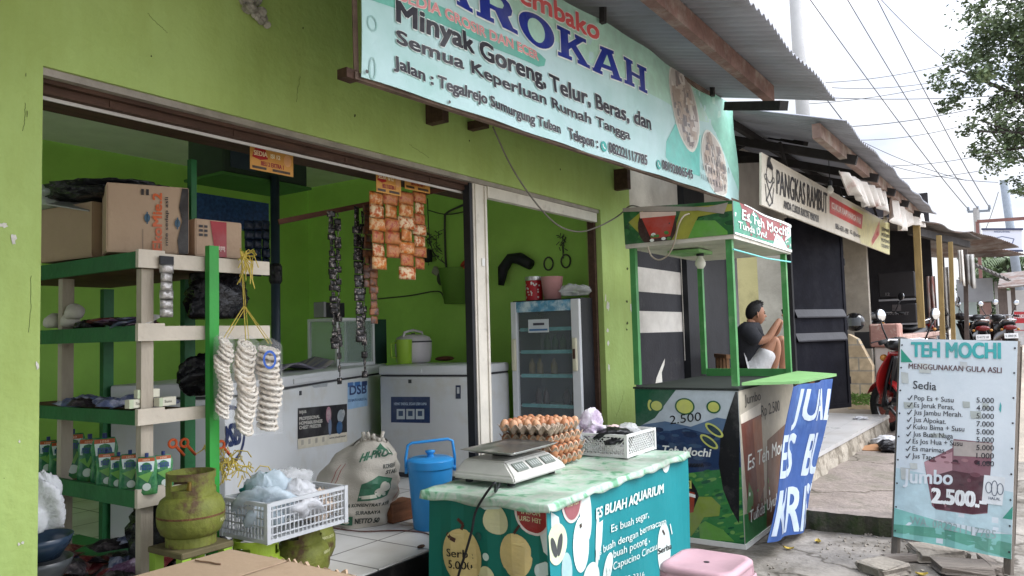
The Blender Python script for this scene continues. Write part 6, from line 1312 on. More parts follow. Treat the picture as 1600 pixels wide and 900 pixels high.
B().lathe([(0, 0), (.064, 0), (.067, .01), (.074, .215), (.07, .217), (.064, .02), (0, .02)], n=28).o('body', m_mg, mg, smooth=True, autosm=50); B().tube([(-.05, .05, .19), (-.085, .08, .18), (-.085, .08, .06), (-.05, .05, .05)], .009, 7).o('handle', m_mg, mg, smooth=True)
p = at(668, 566, Z=cz); o = B().sph((0, 0, .02), .12, (1, .6, .2), 14).o('wooden_tray', mat('dark_red_wood', (.13, .04, .025), .5, .2, 6)); o.location = (p.x + .25, p.y, cz); tag(o, 'dark reddish wooden dish on the freezer by the cooker', 'dish')
p = at(436, 560, Z=cz); bag('knitted_hat', 'dark round cloth cap resting on the freezer behind the crackers', 'cap', (p.x, p.y + .1, cz + .09), .13, (1, 1, .95), m_kbag, 71, .12)
def mat_f(a, c): return V((a - .5, c - .5, 0))
p = at(470, 580, Z=cz); b = B(); b.grid(lambda a, c: ((a - .5) * .95, (c - .5) * .35, .02 + .03 * sin(a * 7) * (1 - c) + .05 * max(0, a - .75) * 4 * (1 - abs(2 * c - 1))), 30, 10); o = b.o('folded_mat', mat('grey_violet_mat', (.14, .13, .2), .8, .2, 8, c2=(.3, .28, .24), th=.55, s2=3, stretch=(.3, 8, 1)), solid=.015, smooth=True, base=(0, 0, 0)); o.location = (p.x + .15, p.y + .3, cz); o.rotation_euler = (0, 0, atan2(dd.y, dd.x)); tag(o, 'folded grey and violet mat lying on the freezer lid', 'mat')
p = at(490, 540, Z=cz + .06); o = B().box((0, 0, .04), (.5, .2, .08), (0, 0, .4), .01).o('storage_tub', mat('dark_green_tub', (.03, .08, .05), .5)); o.location = (p.x, p.y, cz); o.location = at(495, 556, Z=cz) + V((-.05, .35, 0)); tag(o, 'dark green storage tub behind the folded mat', 'tub')
# ---------------------------------------------------------------- glass door refrigerator
fg = thing('glass_door_fridge', 'tall glass door refrigerator with blue header by the doorway', 'refrigerator', (5.45, 3.70, .352), -pi / 2); FW, FD, FH = .665, .55, 1.445
b = B(); b.b2((0, .03, 0), (.03, FD, FH)); b.b2((FW - .03, .03, 0), (FW, FD, FH)); b.b2((.03, FD - .03, 0), (FW - .03, FD, FH)); b.b2((.03, .03, 0), (FW - .03, FD - .03, .18)); b.b2((.03, .03, FH - .06), (FW - .03, FD - .03, FH)); b.o('cabinet', m_black, fg)
m_fw = mat('fridge_white', (.62, .63, .64), .35, .05, 5)
dr = B(); dr.b2((0, -.012, .1), (.055, .028, FH - .01), .004); dr.b2((FW - .075, -.012, .1), (FW, .028, FH - .01), .004); dr.b2((.055, -.012, .1), (FW - .075, .028, .16)); dr.o('door_frame', m_fw, fg)
B().b2((.055, -.008, FH - .1), (FW - .075, .02, FH - .012)).o('header', mat('header_blue', (.1, .28, .42), .35, .4, 14, c2=(.55, .66, .7), th=.55, s2=9), fg)
B().b2((.056, .004, .161), (FW - .076, .01, FH - .101)).o('door_glass', mat('fridge_glass', (.35, .4, .42), .06, .02, 3, alpha=.14, spec=.6), fg)
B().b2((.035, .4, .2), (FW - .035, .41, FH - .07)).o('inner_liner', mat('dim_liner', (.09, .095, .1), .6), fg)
for k, z in enumerate((.30, .55, .80, 1.0, 1.19)):
    B().b2((.04, .05, z), (FW - .04, .38, z + .008)).o('shelf', mat('wire_white', (.5, .52, .52), .4), fg); B().b2((.06, .04, z - .008), (FW - .08, .05, z + .022)).o('price_strip', mat('cyan_strip', (.12, .36, .36), .3, .3, 14), fg)
for x in (.012, FW - .06): B().b2((x, -.04, .85), (x + .042, -.013, 1.12), .008).o('handle', mat('cream_handle', (.6, .57, .42), .4), fg); 
B().b2((FW - .052, -.042, .95), (FW - .028, -.0395, 1.03)).o('handle_recess', m_wood_dk, fg)
B().b2((.17, -.002, 1.17), (.37, .003, 1.28)).o('notice', mat('notice_paper', (.6, .64, .66), .5), fg); B().b2((.18, -.0045, 1.185), (.36, -.0025, 1.2)).o('notice_band', ink(srgb(60, 110, 160)), fg); B().b2((.22, -.0045, 1.23), (.33, -.0025, 1.25)).o('notice_text', ink(srgb(60, 60, 70)), fg)
drink = None
for k in range(14):
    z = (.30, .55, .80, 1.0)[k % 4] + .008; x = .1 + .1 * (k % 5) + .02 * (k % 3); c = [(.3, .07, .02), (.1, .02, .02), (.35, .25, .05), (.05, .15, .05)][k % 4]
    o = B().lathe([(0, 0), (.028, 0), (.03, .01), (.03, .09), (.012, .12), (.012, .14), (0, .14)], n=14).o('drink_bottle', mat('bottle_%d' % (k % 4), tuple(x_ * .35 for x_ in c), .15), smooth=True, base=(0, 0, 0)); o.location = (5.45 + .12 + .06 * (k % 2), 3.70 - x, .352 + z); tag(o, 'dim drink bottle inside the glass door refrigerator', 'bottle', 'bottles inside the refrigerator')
FT = .352 + FH
p = at(835, 462, X=5.6); cn = thing('biscuit_tin', 'red polka dot tin with silver lid on the refrigerator', 'tin', (5.6, p.y, FT + .002)); B().lathe([(0, 0), (.075, 0), (.075, .17), (0, .17)], n=28).o('tin_body', mat('red_tin', (.45, .02, .03), .35), cn, smooth=True, autosm=40); B().lathe([(.077, .17), (.079, .172), (.079, .205), (.0, .207)], n=28).o('lid', mat('tin_lid', (.5, .5, .48), .3, .3, 30, metal=.6), cn)
b = B()
for k in range(26):
    th, z = pi + rnd.uniform(-1.3, 1.3), rnd.uniform(.02, .155); c = V((.0755 * cos(th), .0755 * sin(th), z)); tx = V((-sin(th), cos(th), 0)); rr_ = rnd.uniform(.005, .01); b.face([c + (tx * cos(q) + V((0, 0, 1)) * sin(q)) * rr_ + V((cos(th), sin(th), 0)) * .001 for q in [2 * pi * j / 10 for j in range(10)]])
b.o('polka_dots', mat('dot_white', (.7, .68, .66), .4), cn)
p = at(865, 462, X=5.6); o = B().lathe([(0, 0), (.075, 0), (.095, .19), (.098, .192), (.092, .19), (.072, .006), (0, .006)], n=28).o('plastic_bucket', mat('dusty_pink_plastic', (.5, .26, .25), .4), smooth=True, base=(0, 0, 0)); o.location = (5.58, p.y, FT + .002); tag(o, 'dusty pink bucket on the refrigerator beside the tin', 'bucket')
bag('plastic_bag', 'clear plastic bag crumpled on the refrigerator top', 'bag', (5.58, 3.14, FT + .06), .1, (.8, 1.1, .5), m_pbag, 81, .5)
# ---------------------------------------------------------------- hanging sachets, rod, pole, box
o = B().bar(at(435, 347, Y=3.75), at(752, 284, Y=3.08), .026, .03).o('hanging_rod', mat('brown_rod', (.12, .05, .03), .7, .3, 5, stretch=(1, 6, 6))); tag(o, 'brown timber rod across the shop holding sachet strips', 'rod')
p = at(431, 500, Y=4.3); o = B().cyl((p.x, 4.3, .352), (p.x, 4.3, at(431, 275, Y=4.3).z), .031, n=18).o('steel_pole', mat('dark_blue_pole', (.02, .035, .05), .45, .2, 5), smooth=True); tag(o, 'dark blue steel pole standing behind the rack', 'pole')
o = B().lathe([(.034, 0), (.045, .02), (.045, .12), (.034, .14)], n=16).o('tape_wrap', m_kbag); o.location = (p.x, 4.3, 1.9); tag(o, 'black tape wrapped round the blue pole', 'tape')
q0, q1 = at(349, 268, Y=4.35), at(480, 222, Y=4.35); bx = thing('wall_cabinet', 'dark box mounted high on the blue pole', 'cabinet', (q0.x, 4.35, q0.z)); B().b2((0, 0, 0), (q1.x - q0.x, .4, q1.z - q0.z + .05), .01).o('body', mat('dark_box', (.03, .05, .035), .5, .2, 4), bx); B().b2((.05, -.01, .04), (.25, .0, .17), .003).o('face_plate', mat('slate_plate', (.035, .05, .07), .4), bx); B().b2((-.02, -.02, -.02), (q1.x - q0.x + .02, .41, -.002)).o('bracket', mat('green_bracket', (.05, .16, .03), .6), bx)
m_or = [mat('orange_sachet', (.5, .11, .02), .3, .3, 34, .3, 40, c2=(.66, .5, .3), th=.5, soft=.05, s2=34), mat('amber_sachet', (.52, .16, .03), .3, .3, 34, .3, 40, c2=(.62, .4, .2), th=.52, soft=.04, s2=36), mat('tan_sachet', (.5, .2, .07), .3, .35, 34, .3, 40, c2=(.34, .06, .03), th=.54, soft=.04, s2=34)]
m_bs = [mat('black_sachet', (.02, .018, .018), .25, .4, 26, .4, 40, c2=(.34, .3, .27), th=.58, soft=.03, s2=55)]; m_br = [mat('brown_sachet', (.22, .09, .04), .3, .4, 24, .4, 40, c2=(.1, .06, .05), th=.52, soft=.06, s2=20)]
def card(t, x0, x1, z0, z1, y=-.02):
    B().b2((x0, y, z0), (x1, y + .003, z1)).o('header_card', mat('amber_card', (.6, .3, .07), .5, .1, 6), t); S = Sheet((x0, y - .0006, z0), (x1, y - .0006, z0), (x1, y - .0006, z1), (x0, y - .0006, z1)); w, h = S.w, S.h
    S.poly([(w * .04, h * .5), (w * .1, h * .85), (w * .22, h * .95), (w * .34, h * .86), (w * .4, h * .5), (w * .22, h * .42)], srgb(170, 40, 40), 1); S.text('SEDIA', w * .08, h * .58, w * .38, h * .76, srgb(240, 220, 180), 2, .04); S.text('ISI 12', w * .46, h * .58, w * .68, h * .74, srgb(250, 236, 200), 2, .04); S.text('BELI 2 EXTRA 1', w * .24, h * .22, w * .76, h * .38, srgb(150, 40, 30), 2, .05); S.rect(w * .04, h * .06, w * .36, h * .16, srgb(70, 50, 30), 2); S.rect(w * .5, h * .06, w * .92, h * .16, srgb(70, 50, 30), 2); S.ell(w * .86, h * .6, w * .09, h * .24, srgb(214, 160, 110), 1); S.build('card_print', t, world=False, lay=.0006)
SY = 3.22; pz = at(620, 300, Y=SY)
for k, (u, v0, v1, w_, n, cols, tl_, l) in enumerate([(588, 300, 421, .125, 6, 1, .02, 'leftmost strip of orange sachets under an amber card'), (610, 300, 402, .13, 5, 1, .03, 'second strip of orange sachets from the left'), (634, 300, 436, .135, 7, 1, .0, 'widest strip of orange sachets in the bunch'), (655, 300, 420, .115, 7, 1, -.01, 'rightmost strip of orange sachets in the bunch')]):
    t, H, hh_ = strip(l, u, v0, v1, SY - .015 * (k % 3), w_, n, m_or, 10 + k, cols, tl_, 'strips of orange sachets')
    if k in (0, 3): card(t, -.045 if k == 0 else -.185, .17 if k == 0 else .055, -.01, .135, -.045)
strip('long thin strip of black sachets nearest the rack', 517, 330, 545, 3.42, .05, 24, m_bs, 21, 1, .02, 'strips of dark sachets', puff=.006, twist=.7); strip('strip of black sachets swinging beside the long thin one', 527, 332, 600, 3.44, .04, 28, m_bs, 22, 1, .0, 'strips of dark sachets', puff=.006, twist=.9); strip('strip of black sachets left of the brown strip', 557, 323, 535, 3.36, .065, 20, m_bs, 23, 1, .02, 'strips of dark sachets', puff=.006, twist=.4); strip('narrow dark strip hanging low before the glass case', 566, 330, 590, 3.38, .035, 26, m_bs, 24, 1, .0, 'strips of dark sachets', puff=.006, twist=.8); strip('strip of brown sachets beside the orange bunch', 574, 320, 448, 3.34, .075, 11, m_br, 25, 1, .0, 'strips of dark sachets', puff=.006); strip('brown sachet strip hanging lowest to the glass case', 583, 400, 505, 3.33, .065, 9, m_br, 26, 1, .0, 'strips of dark sachets', puff=.006)
t = thing('price_card', 'amber price card hanging alone under the door beam', 'card', at(424, 250, Y=3.22)); p0_, p1_ = at(391, 262, Y=3.22), at(458, 238, Y=3.22); c = at(424, 250, Y=3.22); card(t, p0_.x - c.x, p1_.x - c.x, at(424, 270, Y=3.22).z - c.z, at(424, 231, Y=3.22).z - c.z, 0)
m_bead = [mat('dark_blue_sachet', (.012, .02, .04), .2, .5, 30, .4, 40, c2=(.25, .3, .34), th=.66, soft=.03, s2=30)]
for k in range(3): strip(['dark blue sachet strip nearest the small carton', 'middle dark blue sachet strip beside the blue pole', 'dark blue sachet strip touching the blue pole'][k], 389 + 13 * k, 345, 432, 4.0, .06, 6, m_bead, 31 + k, 1, 0, 'dark blue sachet strips by the pole')
p0_, p1_ = at(306, 345, Y=4.5), at(420, 318, Y=4.5); o = B().b2((p0_.x, 4.5, p0_.z - .02), (p1_.x, 4.56, p1_.z)).o('blue_tray', mat('blue_lattice', (.02, .06, .16), .4, .5, 40)); tag(o, 'blue plastic tray standing behind the rack cartons', 'tray')
# ---------------------------------------------------------------- wires and things on the side wall
WX = 6.085
m_wire = mat('grey_wire', (.07, .075, .06), .6)
cable('wall_conduit', 'grey conduit bent down the green side wall', [at(745, 312, X=WX), at(720, 322, X=WX), at(698, 333, X=WX), at(695, 345, X=WX), at(696, 400, X=WX), at(698, 424, X=WX)], .011, m_wire); cable('wall_wire', 'thin wire strung across the green side wall', [at(745, 326, X=WX), at(700, 335, X=WX), at(668, 328, X=WX)], .006, m_wire); cable('wall_wire', 'slack wire from glass case to wall socket', [at(590, 467, X=WX), at(640, 462, X=WX), at(684, 455, X=WX), at(695, 468, X=WX), at(703, 462, X=WX)], .007, m_wire); cable('wall_wire', 'dark cable dropping from the rod to the wall socket', [at(668, 310, X=WX - .1), at(670, 360, X=WX - .1), at(676, 392, X=WX - .05), at(686, 402, X=WX)], .006, m_wire)
b = B()
for k in range(30):
    p = at(rnd.uniform(668, 692), rnd.uniform(365, 402), X=WX - .03); q = p + V((0, rnd.uniform(-.1, .1), rnd.uniform(-.1, .1))); b.tube([p, (p + q) / 2 + V((-.03, .02, .02)), q], .004, 4)
tag(b.o('wire_tangle', m_wire), 'tangle of wires knotted on the green side wall', 'wires')
p = at(688, 427, X=WX); t = thing('wall_socket', 'dusty socket and adaptor hanging on the side wall', 'socket', p); B().box((-.02, .03, .02), (.05, .1, .08), (.5, 0, 0), .01).o('adaptor', mat('dusty_plastic', (.36, .33, .28), .6, .2), t); B().sph((-.03, -.04, -.06), .06, (.7, .9, 1.2), 12).o('wire_bundle', m_wire, t)
p = at(668, 398, X=WX - .05); o = B().lathe([(0, -.08), (.045, -.075), (.05, -.02), (.05, .05), (0, .06)], n=16).o('black_adaptor', m_black, smooth=True, base=(0, 0, 0)); o.location = p; tag(o, 'black round adaptor hanging behind the orange sachets', 'adaptor')
p = at(731, 475, X=WX); o = B().lathe([(0, 0), (.12, 0), (.17, .34), (.176, .345), (.165, .34), (.115, .01), (0, .01)], n=28).o('green_bucket', mat('leaf_green_plastic', (.12, .24, .04), .5), smooth=True, base=(0, 0, 0)); o.location = (WX - .18, p.y, p.z); tag(o, 'green bucket hung on the side wall by the post', 'bucket')
p = at(735, 413, X=WX - .2); bag('cloth_rag', 'orange rag lying on the hung green bucket', 'rag', p, .07, (1, 1, .8), mat('orange_rag', (.5, .09, .04), .8), 91, .5)
b = B(); b.tube([at(783, 446, X=WX - .06), at(786, 420, X=WX - .06), at(797, 404, X=WX - .06), at(812, 404, X=WX - .06), at(830, 414, X=WX - .06)], [.03, .055, .05, .06, .05], 10); tag(b.o('dark_hose', m_black, smooth=True), 'thick black bent hose hung on the side wall', 'hose')
for k, (u, v, l) in enumerate([(857, 412, 'small grey bracket on the wall above the pink bucket'), (884, 408, 'wire hook on the green wall by the doorway')]):
    p = at(u, v, X=WX); b = B(); b.tube([p + V((0, .05 * cos(q), .06 * sin(q))) for q in [2 * pi * j / 14 for j in range(14)]], .008, 5, True); tag(b.o('wall_hook', m_wire), l, 'hook')
b = B(); b.tube([at(880, 404, X=WX), at(879, 385, X=WX), at(884, 370, X=WX)], .006, 5)
for k in range(20): p = at(876 + rnd.uniform(-4, 6), 376 + rnd.uniform(-8, 14), X=WX - .02); b.tube([p, p + V((0, rnd.uniform(-.04, .04), rnd.uniform(-.05, .05)))], .004, 4)
tag(b.o('dried_herb', m_wire), 'small dried sprig pinned on the wall over the refrigerator', 'sprig')
# ---------------------------------------------------------------- menu sign on the pavement
ms = thing('menu_sign', 'white iced tea price list on a leaning timber A frame', 'sign', (5.7, .55, 0))
SBL, SBR = at(1396, 838, Z=.13), at(1580, 874, X=5.5)
STL, STR = at(1407, 529, X=SBL.x + .16), at(1590, 533, X=SBR.x + .16)
def sw(a, c): return .006 * sin(a * 12) * (1 - c) + .01 * sin(a * 25 + c * 6) * max(0, .2 - c) * 4
S = Sheet(SBL, SBR, STR, STL, sw, .06)
S.panel('vinyl_sheet', mat('white_vinyl', srgb(212, 220, 227), .42, .04, 2, .2, 6, c2=srgb(188, 200, 210), th=.6, soft=.2, s2=1.5, world_bump=True), ms)
w, h = S.w, S.h; tq, tk, tg2, cu1, cu2 = srgb(72, 168, 170), srgb(52, 52, 58), srgb(146, 190, 190), srgb(82, 48, 58), srgb(150, 104, 112)
S.poly([(0, 0), (w, 0), (w, h * .11), (w * .7, h * .09), (w * .3, h * .12), (0, h * .14)], srgb(132, 190, 184), 1); S.poly([(0, h * .02), (w * .5, h * .035), (w, .0), (w, h * .07), (w * .4, h * .08), (0, h * .06)], srgb(96, 158, 140), 1.5)
S.poly([(0, h * .14), (w * .3, h * .12), (w, h * .11), (w, h * .3), (0, h * .34)], srgb(182, 206, 214), .8)
S.ppoly([(1408, 545), (1426, 566), (1408, 566)], srgb(56, 146, 124), 2)
S.ppoly([(1585, 788), (1566, 810), (1582, 812)], srgb(60, 150, 130), 2)
S.ptext('TEH MOCHI', (1424, 557), (1563, 560), 22, tq, 4, .04, shear=-.05)
S.ptext('MENGGUNAKAN GULA ASLI', (1420, 576), (1565, 583), 8, srgb(96, 70, 74), 4, .02); S.ptext('Sedia', (1427, 607), (1463, 610), 12, tk, 4, .01)
rows = [('Pop Es + Susu', 1490, '5.000'), ('Es Jeruk Peras,', 1491, '4.000'), ('Jus Jambu Merah.', 1504, '5.000'), ('Jus Alpokat.', 1478, '7.000'), ('Kuku Bima + Susu', 1507, '5.000'), ('Jus Buah Naga', 1489, '5.000'), ('Es Jos Hua + Susu', 1504, '5.000'), ('Es marimas,', 1478, '1.000'), ('Jus Tape', 1461, '4.000')]
for k, (t_, ue, pr_) in enumerate(rows):
    v = 625 + k * 11.3; vp = 630 + k * 12.35; u0 = 1429 - k * .4
    S.ptext(t_, (u0, v), (ue, v + 3.2 + .01 * (ue - u0)), 7.5, tk, 5, .012); a_ = S.uv(u0 - 10, v - 3); S.line([a_, (a_[0] + .008, a_[1] - .012), (a_[0] + .026, a_[1] + .02)], .006, tk, 5)
    S.ptext(pr_, (1526, vp - 1), (1553, vp), 8, tk, 5, .012)
S.ppoly([(1444, 722), (1488, 700), (1490, 686), (1551, 692), (1543, 802), (1520, 804), (1462, 796), (1456, 790)], srgb(130, 92, 102), 2); S.ppoly([(1452, 745), (1488, 735), (1546, 745), (1543, 800), (1520, 803), (1460, 794)], cu1, 3); S.ppoly([(1444, 722), (1488, 706), (1488, 738), (1449, 745)], srgb(178, 140, 148), 2.6); S.ppoly([(1490, 688), (1551, 693), (1549, 715), (1490, 712)], srgb(170, 160, 156), 2.6)
r_ = random.Random(4)
for k in range(26): S.ell(*S.uv(r_.uniform(1452, 1545), r_.uniform(705, 795)), r_.uniform(.008, .03), r_.uniform(.006, .02), r_.choice([srgb(110, 70, 80), srgb(150, 112, 118), srgb(66, 38, 48)]), 3.4, 9)
S.ptext('Jumbo', (1412, 754), (1488, 757), 21, srgb(214, 221, 228), 5, .03); S.ptext('2.500.-', (1456, 785), (1540, 793), 22, srgb(232, 234, 236), 5, .06)
S.ppoly([(1538, 742), (1571, 746), (1566, 790), (1534, 786)], srgb(222, 226, 230), 4); x, y = S.uv(1554, 763)
for k, dx in enumerate((-.03, 0, .03)): S.ring(x + dx, y, .018, .035 + .012 * (k == 1), .005, srgb(90, 100, 116), 6)
S.ptext('HALAL', (1545, 780), (1563, 782), 4, srgb(90, 100, 116), 6, .03)
S.ptext('WA. 082221117785', (1422, 818), (1556, 842), 12, srgb(150, 168, 170), 5, .0)
for (u, v, a_, c_) in [(1445, 575, 10, 8), (1420, 633, 8, 5), (1510, 632, 6, 5), (1525, 648, 9, 6), (1415, 740, 8, 10), (1428, 728, 6, 5), (1465, 680, 12, 3), (1540, 634, 5, 4), (1414, 590, 6, 9), (1506, 570, 6, 5)]: S.ppoly([(u - a_, v - c_), (u + a_ * .9, v - c_ * .8), (u + a_, v + c_), (u - a_ * .8, v + c_ * .9)], r_.choice([srgb(188, 192, 190), srgb(176, 182, 178), srgb(196, 200, 202)]), 3.8)
S.ppoly([(1563, 628), (1565, 634), (1564, 645), (1561, 640)], tq, 4)
for k in range(9):
    for x in (.012, w - .012): S.ell(x, h * (.03 + .117 * k), .006, .006, tk, 6, 8)
S.build('printed_lettering', ms, lay=.0009)
m_old = mat('weathered_grey_timber', (.14, .12, .10), .9, .3, 6, .4, 30, stretch=(4, 4, .6)); nb = V((.03, 0, 0))
for a_, c_ in ((SBL, STL), (SBR, STR)):
    d_ = (c_ - a_).normalized(); s_ = .03 if a_ is SBL else -.03; f0 = a_ - d_ * (a_.z / d_.z) + nb + V((0, -s_ * .4, 0)); B().bar(f0, c_ + nb + V((0, -s_ * .4, 0)), .045, .03).o('frame_post', m_old, ms, world=True); B().bar((f0.x + .75, f0.y, 0), c_ + nb * 2 + V((0, 0, -.03)), .04, .03).o('rear_strut', m_old, ms, world=True)
for z_ in (.02, .98): B().bar(SBL + (STL - SBL) * z_ + nb, SBR + (STR - SBR) * z_ + nb, .03, .04).o('cross_rail', m_old, ms, world=True)
# ---------------------------------------------------------------- planks, stones, litter
def rock(name, label, cat, c, d_, rz, mt, seed, group=None):
    r_ = random.Random(seed); b = B(); b.box((0, 0, d_[2] / 2), d_, None, min(d_) * .2, 2)
    for v in b.bm.verts: v.co += V((r_.uniform(-1, 1) * d_[0] * .06, r_.uniform(-1, 1) * d_[1] * .08, r_.uniform(-1, 1) * d_[2] * .12))
    o = b.o(name, mt, base=(0, 0, 0)); o.location = c; o.rotation_euler = (r_.uniform(-.06, .06), r_.uniform(-.05, .05), rz); return tag(o, label, cat, group)
m_stone = mat('broken_concrete', (.3, .265, .22), .95, .2, 9, .6, 30, c2=(.16, .14, .12), th=.58, s2=6); m_plank = mat('grey_plank', (.2, .17, .145), .9, .25, 5, .4, 30, stretch=(1, 8, 8))
for k, (u, v, d_, rz, mt, n_, l, c_) in enumerate([
    (1465, 868, (.3, .2, .07), -1.1, m_stone, 'concrete_slab', 'broken concrete slab lying under the menu sign', 'slab'), (1418, 872, (.32, .07, .04), -.9, m_plank, 'timber_plank', 'short plank leaning left of the slab under the sign', 'plank'),
    (1380, 890, (.22, .2, .06), -.6, m_stone, 'concrete_slab', 'pale concrete chunk left of the sign foot', 'slab'), (1505, 888, (.3, .2, .05), -1.2, m_plank, 'timber_plank', 'broad grey board under the middle of the sign', 'plank'),
    (1546, 884, (.3, .07, .05), .3, m_plank, 'timber_plank', 'plank end by the right foot of the sign', 'plank'), (1525, 852, (.2, .12, .06), -.4, m_stone, 'concrete_slab', 'small concrete chunk behind the right of the sign', 'slab'), (1480, 850, (.4, .06, .04), -1.5, m_plank, 'timber_plank', 'long thin plank lying behind the slab', 'plank')]):
    p = at(u, v, Z=.02); rock(n_, l, c_, (p.x, p.y, .005), d_, rz, mt, 200 + k)
b = B(); r_ = random.Random(9)
for k in range(900):
    x, y = r_.uniform(4.2, 6.1), r_.uniform(-.6, 1.5)
    if (sin(3 * x) * sin(4 * y + 1) < .1): continue
    s_ = r_.uniform(.004, .016); b.box((x, y, gz(x, y) + s_ * .3), (s_, s_ * r_.uniform(.5, 1.3), s_ * .7), (r_.random() * 3, r_.random() * 3, r_.random() * 3))
tag(b.o('gravel', m_stone), None, None, None, 'stuff')
m_yl = mat('yellow_leaf', (.42, .31, .06), .7, .3, 20)
for k, (u, v, l) in enumerate([(1318, 825, 'yellow fallen leaf before the mossy step'), (1232, 855, 'brownish fallen leaf near the foot of the cart'), (1278, 843, 'small fallen leaf between cart and mossy step'), (1440, 893, 'yellow leaf beside the broken slab'), (1415, 880, 'curled leaf by the short plank')]):
    p = at(u, v, Z=.02); b = B(); b.grid(lambda a, c: ((a - .5) * .07, (c - .5) * .045 * sin(pi * min(1, max(.05, a))), .012 * (2 * a - 1) ** 2 + .01 * (2 * c - 1) ** 2), 6, 4); o = b.o('fallen_leaf', m_yl, base=(0, 0, 0)); o.location = (p.x, p.y, gz(p.x, p.y) + .004); o.rotation_euler = (0, 0, k * 1.7); tag(o, l, 'leaf')
p = at(1372, 702, Z=.15); b = B(); b.prism([(.16 * cos(q) * (1.25 if cos(q) < 0 else 1), .11 * sin(q)) for q in [2 * pi * j / 24 for j in range(24)]], .03); b.bar((.14, 0, .015), (.5, -.05, .02), .04, .025); o = b.o('wooden_paddle', mat('tan_paddle_wood', (.38, .2, .1), .6, .15, 6), base=(0, 0, 0)); o.location = (p.x, p.y, .152); o.rotation_euler = (.1, -.12, -.95); tag(o, 'brown wooden paddle lying on the concrete apron', 'paddle')
bag('crumpled_paper', 'crumpled white newspaper on the apron by the paddle', 'paper', at(1386, 690, Z=.2), .15, (1.2, 1, .45), mat('newsprint', (.55, .55, .56), .8, .2, 14, .4, 30), 95, .4); bag('dark_cloth', 'black cloth bundled between paddle and newspaper', 'cloth', at(1392, 699, Z=.19), .13, (1.2, .9, .5), m_kbag, 96, .3)
p = at(1345, 655, Z=.36); o = bag('plastic_litter', 'white plastic scrap on the grey porch tiles', 'litter', (p.x, p.y, .372), .07, (1.4, 1, .3), m_wbag, 97, .4)
